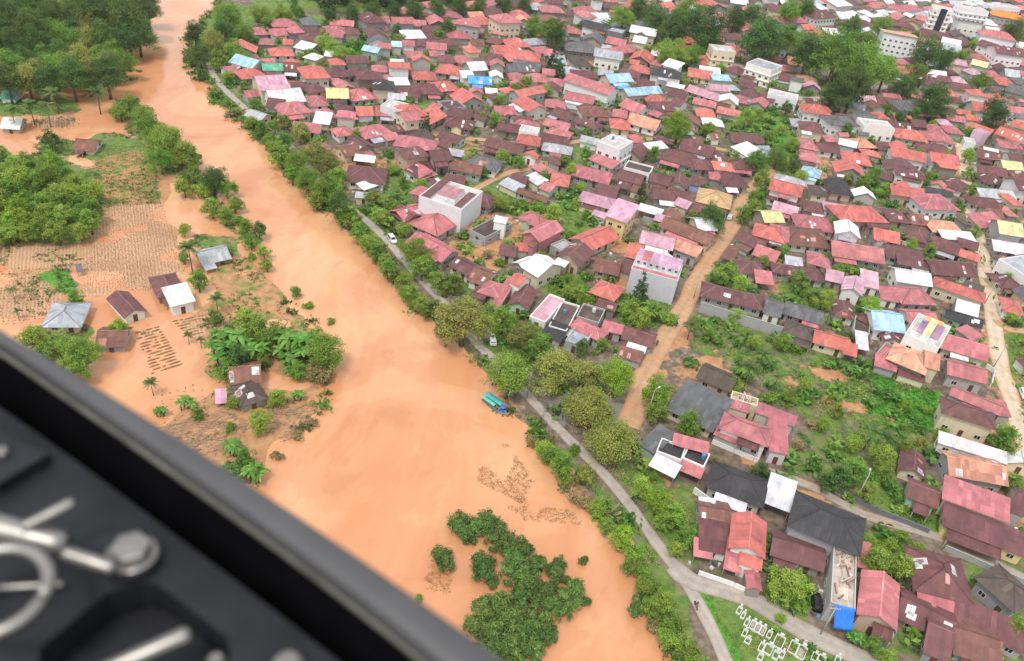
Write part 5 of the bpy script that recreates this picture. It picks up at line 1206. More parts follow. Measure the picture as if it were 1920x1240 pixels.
DRY = [([(-340.4,380.2),(-224.4,463.5),(-200.5,403.1),(-183.5,353.5),(-162.6,296.0),(-167.4,282.5),(-238.1,248.6)],0.6,1,0.0),([(-203.0,203.6),(-153.7,225.9),(-132.2,217.3),(-121.2,195.6),(-118.6,179.1),(-170.2,161.4)],0.45,0.9,0.1),([(-81.5,177.1),(-73.8,188.1),(-59.2,172.6),(-44.7,158.6),(-39.6,149.2),(-40.0,137.7),(-50.3,138.4),(-57.1,136.8),(-66.0,134.7),(-74.1,149.2),(-75.6,160.5)],0.22,0.42,0.9),([(-220.0,249.0),(-167.8,271.7),(-161.1,259.2),(-209.8,234.9)],0.3,0.9,0.1),([(-160.7,287.3),(-139.2,269.3),(-112.5,242.2),(-90.6,212.6),(-74.4,194.1),(-75.0,187.1),(-97.8,210.2),(-119.6,230.0),(-152.3,262.3)],0.3,0.6,0.9),([(-123.0,161.9),(-115.3,168.7),(-108.2,156.5),(-116.4,152.8)],0.26,0.8,0.1),([(-69.0,117.0),(-59.4,126.9),(-44.9,133.0),(-40.1,135.4),(-38.9,124.5),(-44.6,107.5),(-47.8,101.9),(-62.5,109.7)],0.42,0.12,0.95),([(-89.2,146.5),(-83.5,149.9),(-71.2,136.1),(-77.3,130.4)],0.0,0.05,0.9),([(-83.0,151.9),(-74.8,157.3),(-67.9,149.9),(-75.2,145.0)],0.0,0.05,0.9),([(-126.2,199.4),(-108.8,207.3),(-86.4,175.7),(-89.2,162.2),(-106.1,155.6)],0.16,0.0,0.9),([(-65.6,136.7),(-49.7,140.5),(-53.4,126.5),(-62.2,128.1)],0.02,0.15,0.9),([(-74.0,151.5),(-61.1,159.5),(-52.9,139.7),(-64.6,134.2)],0.25,0.5,0.8),([(-57.2,155.8),(-46.6,155.8),(-40.6,151.1),(-40.4,138.4),(-51.1,141.0)],0.25,0.5,0.8),([(-159.1,164.8),(-118.2,178.3),(-112.7,168.1),(-151.2,153.9)],0.16,0.45,0.9),([(-151.8,154.7),(-121.9,162.3),(-109.1,156.2),(-106.9,145.2),(-137.3,134.7)],0.1,0.3,0.9),([(-143.7,236.3),(-127.4,242.5),(-108.3,205.3),(-124.0,197.4)],0.4,0.45,0.8),([(-172.9,250.1),(-159.4,257.8),(-154.1,248.7),(-168.5,241.0)],0.05,0.4,0.5),([(-146.7,249.3),(-127.1,242.6),(-139.0,227.1),(-157.9,224.4),(-162.1,231.5)],0.2,0.7,0.3),([(-113.4,141.3),(-96.8,147.8),(-86.5,129.8),(-92.6,130.2)],0.15,0.5,0.4),([(-93.2,191.4),(-83.7,194.4),(-78.2,183.8),(-84.1,176.4)],0.2,0.6,0.4),([(-71.1,188.9),(-57.2,173.1),(-44.8,159.0),(-45.2,155.5),(-57.6,165.3),(-69.7,180.5)],0.2,0.4,0.6)]
GREEN = [[(-50.5,223.0),(-49.4,254.3),(-43.4,252.0),(-36.9,241.4),(-35.3,228.0),(-41.0,222.4),(-45.4,219.2)],[(-18.3,243.6),(-6.6,243.5),(4.7,235.4),(16.7,253.4),(22.3,245.0),(20.5,231.1),(12.2,219.7),(3.4,227.5),(-7.3,231.5),(-16.3,234.3)],[(8.0,202.2),(15.9,204.5),(20.4,193.9),(19.3,183.1),(10.3,186.1),(5.5,192.6)],[(26.8,190.0),(34.8,200.8),(44.8,189.4),(40.5,177.4),(32.4,179.3),(25.1,181.0)],[(49.2,187.9),(61.3,188.4),(72.4,183.6),(80.6,180.7),(91.0,176.1),(96.5,175.1),(111.0,171.8),(105.5,153.9),(102.7,144.1),(91.5,136.5),(83.8,126.9),(74.0,129.7),(66.5,133.0),(71.3,150.2),(62.6,160.4),(58.3,168.1),(46.2,172.1),(46.4,182.0)],[(72.8,202.5),(85.2,224.5),(95.4,217.8),(93.2,202.3),(80.3,193.4),(75.0,197.5)],[(76.6,117.3),(86.5,117.1),(88.1,111.9),(82.9,105.8),(75.9,103.3),(74.3,108.1)],[(5.7,137.4),(8.9,134.5),(15.2,125.6),(23.2,117.8),(29.5,107.7),(34.3,99.5),(38.5,90.9),(41.4,78.9),(33.7,77.7),(34.2,84.8),(30.0,95.1),(25.3,106.9),(23.2,112.0),(17.7,118.2),(13.0,121.9),(8.1,127.4)],[(22.1,127.1),(29.0,123.7),(31.3,124.1),(42.9,114.4),(40.6,101.9),(37.1,102.5),(30.8,113.5),(25.5,120.6)],[(40.5,95.8),(49.4,92.8),(60.4,89.1),(66.6,83.9),(46.7,80.7),(42.2,89.3)],[(53.7,100.6),(62.8,104.7),(62.2,97.3),(60.0,91.8),(53.7,94.6)],[(-102.0,377.5),(-89.4,388.7),(-83.3,363.0),(-98.5,355.5),(-106.4,366.4)],[(-156.5,416.7),(-120.0,414.3),(-88.1,418.8),(-125.1,395.0),(-145.0,391.7)],[(87.6,371.1),(112.6,371.1),(111.3,341.2),(101.3,314.4),(80.2,291.3),(75.9,305.0),(75.2,333.1)],[(125.8,307.4),(141.1,315.5),(136.8,287.1),(127.0,281.6),(123.1,289.4)],[(103.7,326.4),(119.0,344.2),(102.5,299.2),(89.4,284.9),(90.0,299.8)],[(219.0,511.2),(247.0,525.1),(233.5,497.1),(212.7,492.3)],[(-137.6,319.7),(-117.6,289.7),(-92.8,264.3),(-56.9,215.4),(-42.7,196.5),(-20.2,172.1),(-8.3,156.3),(-1.9,145.3),(-5.9,147.3),(-20.4,165.1),(-41.4,190.8),(-64.4,218.4),(-91.1,248.1),(-117.3,278.3),(-135.3,300.5)],[(86.6,132.2),(97.6,129.6),(94.3,117.2),(87.5,120.1),(81.7,123.4)],[(146.5,210.7),(160.8,226.5),(141.7,183.6),(135.5,182.1)],[(-11.3,169.4),(-0.6,174.7),(7.2,162.4),(5.3,151.0),(-3.7,151.0),(-8.2,160.8)],[(-174.5,417.0),(-156.5,416.7),(-139.4,375.7),(-134.8,335.9),(-141.9,324.9),(-154.6,333.7),(-163.1,353.9),(-168.5,388.3)],[(-58.7,222.2),(-47.7,218.4),(-29.0,197.5),(-17.6,183.3),(-19.6,177.4),(-32.3,190.5),(-48.5,207.7)],[(-164.5,447.5),(-15.3,544.4),(-16.2,504.4),(-98.1,438.1),(-150.4,407.2)],[(121.3,556.4),(151.9,534.4),(203.5,503.5),(178.8,452.1),(136.0,407.2),(141.1,482.9),(110.8,489.0)]]
VIVID = [[(95.8,172.6),(110.6,168.4),(104.4,150.8),(88.3,155.6)],[(-121.6,161.4),(-115.5,167.6),(-109.0,156.6),(-116.1,153.7)],[(-101.5,375.9),(-89.2,386.0),(-84.9,365.6),(-98.4,358.8)],[(5.7,136.5),(8.9,133.6),(14.1,125.4),(11.8,124.9),(8.1,128.3)],[(40.9,95.3),(43.6,92.9),(47.8,81.9),(44.9,80.9),(42.2,89.3)],[(99.8,355.6),(106.4,351.8),(102.5,320.3),(97.6,329.9)],[(133.8,305.2),(140.1,304.9),(136.4,289.2),(128.9,288.1)]]
MUD = [[(-24.2,206.9),(-14.0,215.0),(-2.7,208.5),(-5.4,194.7),(-14.7,195.0),(-22.6,196.3)],[(18.0,228.5),(27.4,227.8),(37.6,225.7),(35.5,216.6),(23.9,216.4)],[(31.0,145.0),(32.0,153.2),(36.6,165.1),(38.4,161.1),(34.8,145.9),(33.3,139.9)],[(-4.4,275.5),(6.5,274.6),(6.9,265.4),(-2.5,262.1)],[(-50.5,283.5),(-31.3,291.1),(-32.4,284.2),(-47.5,278.3)],[(39.2,172.7),(47.4,184.8),(47.9,174.9),(39.9,163.7),(35.8,162.7)],[(25.4,201.1),(31.6,199.9),(28.2,187.7),(23.7,189.2)],[(46.7,163.1),(52.0,173.6),(52.3,164.5),(47.4,156.8)],[(95.8,172.6),(81.4,171.4),(75.4,170.0),(82.6,165.1)],[(3.0,234.8),(6.3,237.9),(11.8,233.9),(5.2,226.3)],[(71.1,165.6),(86.4,158.6),(105.1,153.8),(104.5,152.2),(84.2,155.1),(69.9,163.2)],[(51.2,135.3),(60.1,130.7),(69.9,126.9),(78.9,121.7),(78.4,119.8),(66.0,124.9),(50.9,133.1)],[(31.4,125.8),(42.3,118.7),(43.2,116.6),(32.4,122.0)]]
PAVED = [[(6.5,153.4),(19.6,146.3),(32.3,145.3),(30.7,137.5),(20.9,135.4),(9.9,138.4)],[(5.2,144.0),(14.3,153.2),(19.7,142.5),(14.9,134.1)]]
ROADS = [('riverside_road','asphalt',2.6,[(-141.5,325.1),(-140.0,322.2),(-137.7,318.0),(-135.3,313.8),(-132.9,310.1),(-130.3,306.4),(-127.5,302.7),(-124.6,299.1),(-121.5,295.4),(-118.3,291.8),(-115.0,288.1),(-111.6,284.4),(-108.3,280.9),(-105.2,277.9),(-102.2,275.0),(-99.2,272.1),(-96.3,268.9),(-93.3,265.5),(-90.1,261.8),(-87.4,258.8),(-84.6,255.7),(-81.6,252.2),(-78.4,248.3),(-76.1,245.2),(-73.6,241.7),(-71.0,238.1),(-68.5,234.5),(-66.0,231.1),(-63.7,228.2),(-60.6,224.7),(-57.6,221.8),(-54.9,219.3),(-52.4,216.9),(-48.3,212.8),(-44.7,208.9),(-42.3,205.9),(-39.8,202.8),(-37.1,199.1),(-34.6,195.7),(-31.8,191.9),(-29.1,188.1),(-26.7,184.9),(-23.5,180.9),(-20.8,177.6),(-17.4,173.3),(-14.0,168.7),(-10.8,163.9),(-8.1,159.7),(-6.2,157.4),(-4.5,155.5),(-1.9,152.3),(1.0,149.0),(3.4,146.0),(5.9,142.8),(9.2,138.4),(12.5,134.1),(15.4,130.6),(18.1,127.5),(20.7,124.5),(23.3,121.4),(26.0,117.7),(28.7,113.6),(31.2,109.2),(33.6,104.8),(35.8,101.4),(37.7,98.3),(39.2,95.4),(40.4,92.6),(41.6,89.4),(42.8,86.0),(44.0,81.8),(45.0,78.5)]),('branch_road','asphalt',4.0,[(36.5,99.7),(37.7,98.3),(40.1,96.7),(44.9,95.9),(49.8,95.1),(52.3,93.9),(54.3,92.5),(56.7,91.0),(59.5,89.4),(63.3,87.8),(67.3,86.3),(71.2,84.9),(74.1,83.9)]),('mud_road','mudroad',5.2,[(29.2,137.2),(30.1,140.6),(31.3,145.1),(32.0,149.0),(32.9,153.4),(34.0,157.1),(35.3,161.0),(36.8,165.1),(38.3,169.2),(39.9,173.4),(41.5,177.7),(43.3,182.0),(45.1,186.3),(46.9,191.1),(48.3,195.0),(49.6,199.2),(50.9,203.6),(52.5,208.2),(54.0,212.1),(55.6,216.3),(57.3,220.6),(59.1,224.8),(60.7,228.8),(62.7,233.4),(64.6,237.7),(66.5,242.0),(68.4,246.5),(69.7,250.3),(70.8,254.2),(72.0,258.2),(73.3,262.3),(74.8,266.5),(76.3,270.3),(78.1,274.3),(79.9,278.4),(81.7,282.4),(83.4,286.0),(85.0,289.1),(87.8,293.9),(90.3,297.3),(92.0,299.5)]),('sand_road','sandroad',4.8,[(190.7,365.6),(189.8,363.0),(188.7,359.4),(187.4,355.2),(185.9,350.6),(184.3,345.7),(182.8,340.9),(181.3,336.2),(179.9,332.0),(178.5,327.5),(177.1,323.1),(175.7,318.8),(174.3,314.6),(173.0,310.6),(171.8,306.7),(170.7,303.1),(169.2,298.5),(168.0,294.6),(166.9,290.8),(165.7,287.0),(164.5,282.8),(163.4,278.9),(162.4,274.7),(161.3,270.5),(160.2,266.2),(159.0,262.0),(157.9,258.0),(156.6,253.5),(155.1,249.1),(153.7,244.8),(152.4,240.7),(151.1,236.7),(149.7,232.2),(148.4,228.0),(147.0,223.9),(145.6,219.3),(144.2,215.1),(142.7,210.7),(141.2,206.1),(139.7,201.7),(138.4,197.7),(136.9,193.2),(135.6,189.1),(134.5,185.2),(133.5,181.6),(132.5,177.3),(131.7,173.5),(130.9,169.8),(129.7,164.5),(128.3,158.9),(127.2,154.1),(126.0,148.9),(125.2,145.2)]),('side_lane','mudroad',3.0,[(143.4,209.9),(143.7,207.5),(145.0,205.3),(149.3,205.5),(153.5,206.4)]),('back_lane','concrete',2.6,[(59.8,129.4),(64.2,128.2),(69.7,126.3),(73.9,123.3),(78.6,120.5),(83.0,119.3),(87.9,118.5),(92.3,117.6),(96.8,115.7),(100.7,113.5),(105.3,111.0),(108.9,108.9)]),('far_street','asphalt',6,[(97.7,441.5),(98.8,439.1),(100.2,435.8),(101.7,431.7),(103.5,427.1),(105.4,422.2),(107.4,417.2),(109.7,412.4),(112.1,407.9),(114.6,403.9),(117.3,400.7),(120.2,398.6),(123.2,397.6),(125.8,397.9),(128.7,398.8),(131.8,400.5),(135.1,402.7),(138.6,405.4),(142.1,408.4),(145.7,411.7),(149.4,415.2),(152.9,418.7),(156.4,422.2),(159.8,425.5),(163.0,428.5),(166.0,431.3),(168.7,433.5),(171.0,435.2),(177.7,439.3),(182.1,441.3),(185.5,441.2),(189.4,439.1),(191.6,437.0),(193.6,433.7),(195.5,429.7),(197.4,425.4),(199.5,420.9),(201.8,416.7),(204.4,413.2),(207.5,410.5),(211.3,408.8),(215.8,407.6),(220.8,406.9),(226.0,406.6),(231.0,406.4),(235.6,406.4),(239.5,406.3),(242.3,406.2)]),('mid_lane','mudroad',3,[(92.0,299.5),(90.6,304.0),(87.3,309.2),(83.6,311.6),(78.8,313.4),(72.9,314.7),(69.4,315.3),(65.6,315.8),(61.6,316.2),(57.3,316.4),(53.0,316.2),(48.8,315.7),(45.1,314.9),(41.4,313.8),(37.5,312.4),(33.7,310.9),(29.9,309.2),(26.1,307.3),(22.4,305.4),(18.7,303.3),(15.1,300.7),(11.5,298.0),(7.9,295.3),(4.4,292.7),(1.0,290.5),(-2.3,288.9),(-6.7,287.8),(-10.8,287.7),(-14.8,288.1),(-18.8,288.3),(-22.7,288.0),(-26.9,286.8),(-31.4,285.1),(-35.7,283.3),(-39.3,281.6),(-41.9,280.5)]),('inner_lane','mudroad',2.6,[(-20.8,242.0),(-19.1,245.5),(-16.4,250.6),(-14.0,254.9),(-11.1,259.8),(-8.3,263.6),(-4.1,266.7),(-1.0,268.1)]),('yard_lane','mudroad',2.4,[(23.6,174.8),(26.7,174.6),(30.7,174.2),(34.8,173.3),(38.0,172.4)])]
CARS = [('white off-road car driving on the riverside lane', -38.73, 203.33, -0.995, 'suv', (0.75, 0.75, 0.75)), ('white hatchback parked on grass under the bank trees', -4.48, 161.42, 1.791, 'car', (0.75, 0.76, 0.78)), ('grey car half hidden behind the white hatchback under trees', -5.98, 162.65, 1.812, 'car', (0.12, 0.13, 0.14)), ('black car with pale windscreen in the yard by the unfinished block', 62.64, 95.92, 1.473, 'suv', (0.01, 0.01, 0.012)), ('white car at the right frame edge on the sand road', 135.0, 172.42, -1.778, 'car', (0.78, 0.78, 0.78)), ('silver car parked beside the mud road corner', 68.16, 251.85, 1.239, 'car', (0.5, 0.5, 0.52)), ('maroon car parked under the yellow-flecked trees', 19.0, 134.9, -0.552, 'car', (0.2, 0.03, 0.03))]
PARKED_BIKES = [('dark motorcycle parked by the row-house corner, first of three', 55.25, 226.39, 0.0), ('dark motorcycle parked by the row-house corner, second of three', 55.77, 224.83, 1.3), ('dark motorcycle parked by the row-house corner, third of three', 54.43, 223.42, 2.6), ('dark motorcycle parked beside the mud road near the tall grey house', 50.94, 211.98, 3.9), ('dark motorcycle parked on the verge of the branch road', 57.48, 92.97, 5.2), ('dark motorcycle parked in front of the high grey wall', 55.8, 186.92, 6.5), ('dark motorcycle parked beside the lower mud road under a tree', 37.39, 149.94, 7.8), ('dark motorcycle parked beside the sand road near the twin houses', 136.01, 193.15, 9.1)]
BIKES = [('motorcycle with rider on the riverside road below the slate roof', 29.57, 114.47, -1.05), ('motorcycle with rider at the road fork beside the cemetery', 39.91, 91.3, -1.318), ('upper of two motorcycles with riders on the mud road', 44.55, 184.49, -1.926), ('lower of two motorcycles with riders on the mud road', 43.79, 180.7, -1.945), ('motorcycle with rider on the wide lower mud road', 37.91, 170.65, -1.911), ('motorcycle with rider on the sand road beside the coral villa', 147.66, 222.81, -1.837)]
BOAT = (-1.05, 137.4, -0.667, 7.45)
GRAVES = [('slim arched white grave frame nearest the road', 47.86, 91.72, -0.517, 1.3, 2.4, 1), ('oval-edged pale grave frame beside the slim arched one', 48.41, 90.77, -0.517, 1.1, 2.2, 1), ('open-sided white grave frame third from the road fork', 48.9, 89.42, -0.517, 1.2, 2.4, 1), ('low white grave kerb at the cemetery lane edge', 48.14, 87.14, -0.517, 1.2, 2.3, 1), ('wide white triple tomb with raised pillars', 50.68, 88.57, -0.517, 4.4, 3.0, 3), ('single white grave frame beside the triple tomb', 52.59, 87.59, -0.517, 1.3, 2.5, 1), ('small white kerb grave below the lane-edge grave', 48.44, 85.68, -0.517, 1.6, 1.8, 1), ('tall narrow white grave frame below the triple tomb', 50.7, 84.83, -0.517, 1.3, 2.8, 1), ('broad white grave frame with pale posts in mid cemetery', 51.88, 84.57, -0.517, 2.2, 3.2, 1), ('white grave with pink slab in mid cemetery', 53.02, 83.68, -0.517, 1.6, 2.6, 1), ('white grave with grey slab beside the pink one', 54.15, 83.99, -0.517, 1.3, 2.2, 1), ('large white double-bay grave frame', 57.09, 85.3, -0.517, 4.6, 4.2, 2), ('white grave frame near the lower cemetery edge by the road', 59.93, 84.42, -0.517, 1.6, 2.6, 1), ('stepped white grave close to the bottom picture edge', 61.11, 84.23, -0.517, 2.0, 2.2, 1), ('white cross-shaped grave kerb near the bottom edge', 50.19, 82.84, -0.517, 1.4, 2, 1), ('grassy grave plot bounded by grey kerbs', 54.09, 86.42, -0.517, 2.6, 4.2, 1), ('small white headstone post behind the double-bay grave', 58.61, 86.65, -0.517, 0.9, 0.9, 1), ('white grave beside the road at the bottom edge', 63.98, 84.57, -0.517, 1.4, 2.4, 1)]
WALLS = [('long high grey rendered wall before the maroon hipped house', 'g', 3.2, [(50.89, 189.69), (72.58, 183.12)]), ('low mossy wall along the back lane near the charcoal roof', 'd', 1.2, [(73.31, 126.68), (81.23, 121.85), (91.27, 117.99)]), ('long concrete wall beside the back lane at the corner', 'g', 1.4, [(93.16, 113.91), (106.85, 107.78)]), ('white yard wall below the charcoal hipped house', 'w', 1.6, [(42.35, 119.42), (45.22, 117.02)]), ('pale wall edging the sand road below the coral villa', 'w', 1.3, [(129.37, 183.0), (130.58, 180.93), (127.06, 174.39)]), ('white wall along the branch road by the coral pavilion', 'w', 1.0, [(41.27, 98.58), (47.61, 97.07), (49.96, 96.07)]), ('grey plot wall beside the yellow shophouse', 'g', 1.8, [(37.46, 240.19), (43.59, 238.35)]), ('cream boundary wall beside the long coral house', 'c', 1.2, [(122.65, 253.42), (135.35, 249.76)]), ('cream wall below the slate block by the far trees', 'c', 1.5, [(45.7, 476.57), (62.67, 476.79)]), ('pale yard wall in front of the rose hipped house', 'w', 1.2, [(48.21, 135.66), (57.84, 131.57)]), ('grey retaining wall beside the unfinished deck house', 'g', 1.5, [(-16.53, 209.2), (-12.37, 208.17)]), ('white wall beside the flooded lane near the school', 'w', 1.4, [(20.05, 345.79), (30.86, 353.89)])]
POLES = [('white lamp pole by the stained shed at the mud road end', 33.73, 141.49, 8), ('slender lamp pole in the weedy yard by dark trees', 77.63, 124.15, 8), ('lamp pole on the riverside road by the first bank trees', 5.69, 142.14, 7), ('utility pole beside the branch road at the concrete block', 62.16, 89.42, 8), ('utility pole at the mud road crossing', 50.04, 196.35, 8), ('utility pole near the straw-tan house on the mud road', 70.5, 248.75, 8), ('utility pole beside the sand road at the coral villa', 143.34, 218.68, 8), ('utility pole on the sand road by the rose twin houses', 131.65, 183.55, 8), ('utility pole on the far street by dark trees', 172.24, 424.76, 9), ('utility pole near the tan shop on the far street', 213.73, 405.61, 9)]
PLOTS = [('ridged brown vegetable plot beside the flooded path', [(-87.94, 145.23), (-83.15, 148.67), (-71.9, 136.36), (-77.59, 131.5)], 0.7663842634520669, 1.15), ('ridged brown vegetable plot before the white-roofed house', [(-82.14, 151.64), (-74.75, 156.61), (-68.57, 150.19), (-75.51, 145.8)], 0.6052888831268447, 1.15)]
CROP = [([(-125.4, 198.98), (-108.81, 206.57), (-86.9, 175.55), (-89.52, 162.87), (-106.33, 156.51)], -1.0746786571942972, 0.62, 0.5), ([(-143.67, 236.31), (-127.41, 242.5), (-108.26, 205.33), (-124.26, 197.98)], -1.0974626897444981, 0.8, 1.6), ([(-178.8, 247.7), (-159.42, 257.75), (-153.68, 247.93), (-173.83, 237.98)], -1.091298243632154, 1.6, 1.0), ([(-129.78, 161.82), (-116.34, 167.03), (-110.24, 153.5), (-101.34, 146.62), (-116.66, 140.43)], 0.40234056268607915, 1.3, 0.8), ([(-74.22, 126.18), (-65.68, 130.92), (-59.02, 120.05), (-68.62, 116.29)], -1.0614844881192538, 1.6, 0.7)]
DRIFT = [[(-2.5, 124.02), (2.43, 126.73), (8.89, 116.93), (8.29, 109.52), (1.56, 112.49), (-3.04, 114.51)], [(3.04, 108.49), (9.35, 109.73), (21.14, 110.62), (19.04, 106.77), (5.43, 105.52)], [(-9.0, 92.06), (-4.26, 92.92), (-4.36, 87.14), (-8.13, 87.03)]]
DEBRIS = [[(-68.62, 116.29), (-58.15, 123.65), (-51.15, 120.12), (-52.54, 111.84), (-58.94, 108.98)], [(-49.61, 125.57), (-40.3, 129.45), (-38.87, 124.51), (-42.3, 117.15), (-46.96, 117.75)]]
SILL_OUTER = [(-1.2471, 1.1107, 119.26), (-1.073, 1.0281, 119.26), (-0.9156, 0.9534, 119.26), (-0.7726, 0.8856, 119.26), (-0.6423, 0.8245, 119.26), (-0.5229, 0.7692, 119.26), (-0.4128, 0.7156, 119.26), (-0.3115, 0.6649, 119.26), (-0.2185, 0.616, 119.26), (-0.1331, 0.5698, 119.26), (-0.0548, 0.526, 119.26), (0.0172, 0.4851, 119.26), (0.0832, 0.4461, 119.26), (0.1444, 0.41, 119.26), (0.2011, 0.3764, 119.26)]
SILL_INNER = [(-1.2145, 1.072, 119.26), (-1.0651, 1.0026, 119.26), (-0.9281, 0.9389, 119.26), (-0.802, 0.8804, 119.26), (-0.6855, 0.8253, 119.26), (-0.5768, 0.7678, 119.26), (-0.477, 0.7148, 119.26), (-0.3851, 0.6651, 119.26), (-0.3003, 0.6186, 119.26), (-0.222, 0.575, 119.26), (-0.1499, 0.5332, 119.26), (-0.0834, 0.4937, 119.26), (-0.0225, 0.4554, 119.26), (0.034, 0.4197, 119.26), (0.0864, 0.3865, 119.26)]
SILL_PLATE = [(-1.2034, 1.0142, 119.17), (-1.0699, 0.9567, 119.17), (-0.9457, 0.9032, 119.17), (-0.8298, 0.8532, 119.17), (-0.7213, 0.8065, 119.17), (-0.6188, 0.7551, 119.17), (-0.5235, 0.7055, 119.17), (-0.4351, 0.6579, 119.17), (-0.353, 0.6135, 119.17), (-0.2765, 0.5723, 119.17), (-0.2053, 0.5328, 119.17), (-0.139, 0.4956, 119.17), (-0.0774, 0.4596, 119.17), (-0.0199, 0.4259, 119.17), (0.0341, 0.3942, 119.17)]
POCKET = [(-0.4489, 0.458, 119.17), (-0.415, 0.5337, 119.17), (-0.386, 0.5536, 119.17), (-0.3653, 0.555, 119.17), (-0.2638, 0.5017, 119.17), (-0.2528, 0.4837, 119.17), (-0.2469, 0.4208, 119.17), (-0.4204, 0.3941, 119.17)]
PANEL = [(-0.8882, 0.8032, 119.19), (-0.6541, 0.7304, 119.19), (-0.5756, 0.7083, 119.19), (-0.6061, 0.6468, 119.19), (-0.7538, 0.6241, 119.19)]
FITTINGS = [('valve_body', (-0.5757, 0.5597, 119.23), (-0.4594, 0.5524, 119.22), 0.0153), ('valve_rod', (-0.4633, 0.5466, 119.215), (-0.3994, 0.5385, 119.21), 0.0089), ('lever', (-0.5073, 0.551, 119.24), (-0.4665, 0.5904, 119.25), 0.0064), ('bar', (-0.555, 0.5061, 119.18), (-0.4606, 0.5307, 119.18), 0.0038), ('handle_rod', (-0.3739, 0.441, 119.17), (-0.2942, 0.4893, 119.19), 0.0108)]
RING = ((-0.4896, 0.4721, 119.24), 0.0513, 0.0076)
BOLTS = [((-0.4029, 0.5771, 119.19), 0.0291), ((-0.268, 0.4792, 119.16), 0.0097), ((-0.1836, 0.4692, 119.19), 0.0166), ((-0.6289, 0.6959, 119.195), 0.0083)]
FARWOOD = [(-142.04, 475.51), (-14.51, 560.36), (-14.97, 510.45), (-60.08, 472.65), (-97.62, 436.1), (-121.08, 417.97)]
TOWNP = [(-140.5, 327.1), (-147.8, 371.1), (-150.2, 398.9), (-129.9, 410.7), (-92.0, 411.5), (-72.0, 453.5), (-16.2, 504.4), (-15.8, 551.7), (453.7, 860.3), (101.2, 88.5), (68.3, 83.2), (60.6, 90.2), (40.2, 97.5), (36.3, 99.9), (29.8, 113.3), (23.3, 121.7), (5.9, 142.2), (-8.8, 160.6), (-45.5, 208.6), (-63.7, 228.2), (-98.4, 269.7), (-121.3, 294.2)]
TARP = [(62.937, 91.3008, 7.1), (66.3882, 90.8066, 7.1), (66.92, 89.1927, 3.0), (63.6255, 89.28, 3.0)]
FIELDS = [[(-125.93, 198.8), (-108.53, 206.67), (-86.39, 175.7), (-89.22, 162.2), (-106.11, 155.59)], [(-158.75, 164.34), (-117.9, 177.8), (-112.49, 167.6), (-150.89, 153.46)], [(-150.89, 153.46), (-121.37, 161.36), (-109.56, 154.65), (-106.68, 144.78), (-137.3, 134.66)], [(-179.29, 248.51), (-159.41, 258.81), (-152.95, 247.24), (-174.08, 236.94)], [(-188.99, 230.12), (-163.81, 234.48), (-157.93, 224.36), (-177.52, 212.95)], [(-88.95, 146.28), (-83.46, 149.93), (-71.05, 135.78), (-77.33, 130.43)], [(-83.02, 151.87), (-74.76, 157.31), (-67.94, 149.91), (-75.18, 145.02)], [(-167.77, 271.72), (-158.78, 273.33), (-145.38, 252.24), (-152.74, 246.84)]]
FURROW = -0.496

ORDER = ['', 'nearest ', 'second nearest ', 'third nearest ', 'fourth nearest ', 'fifth nearest ', 'sixth nearest ', 'seventh nearest ', 'eighth nearest ', 'ninth nearest ', 'tenth nearest ', 'eleventh nearest ', 'twelfth nearest '] + ['%dth nearest ' % i for i in range(13, 99)]
SIDE = ['right of', 'left of', 'behind', 'in front of']
def say(t):
    return t if isinstance(t, str) else ORDER[t[0]] + PHRASES[t[1]] + ' ' + SIDE[t[2]] + ' the ' + LANDMARKS[t[3]]

# ------------------------------------------------------------------ materials
def new_mat(name):
    mt = bpy.data.materials.new(name)
    mt.use_nodes = True
    nt = mt.node_tree
    return mt, nt.nodes, nt.links, nt.nodes['Principled BSDF']
def N(nodes, kind, **kw):
    n = nodes.new(kind)
    for k, v in kw.items():
        if k in n.inputs: n.inputs[k].default_value = v
        else: setattr(n, k, v)
    return n
def ramp(nodes, stops):
    r = nodes.new('ShaderNodeValToRGB')
    e = r.color_ramp.elements
    while len(e) < len(stops): e.new(0.5)
    for i, (p, c) in enumerate(stops):
        e[i].position = p
        e[i].color = tuple(c) + (1,) if len(c) == 3 else c
    return r
def mix(nodes, links, fac, a, b, kind='MIX'):
    n = nodes.new('ShaderNodeMixRGB'); n.blend_type = kind
    for s, v in ((n.inputs[0], fac), (n.inputs[1], a), (n.inputs[2], b)):
        if isinstance(v, (int, float)): s.default_value = v
        elif isinstance(v, tuple): s.default_value = v if len(v) == 4 else v + (1,)
        else: links.new(v, s)
    return n.outputs[0]
def math_node(nodes, links, op, a, b=None):
    n = nodes.new('ShaderNodeMath'); n.operation = op
    for s, v in ((n.inputs[0], a), (n.inputs[1], b)):
        if v is None: continue
        if isinstance(v, (int, float)): s.default_value = v
        else: links.new(v, s)
    return n.outputs[0]

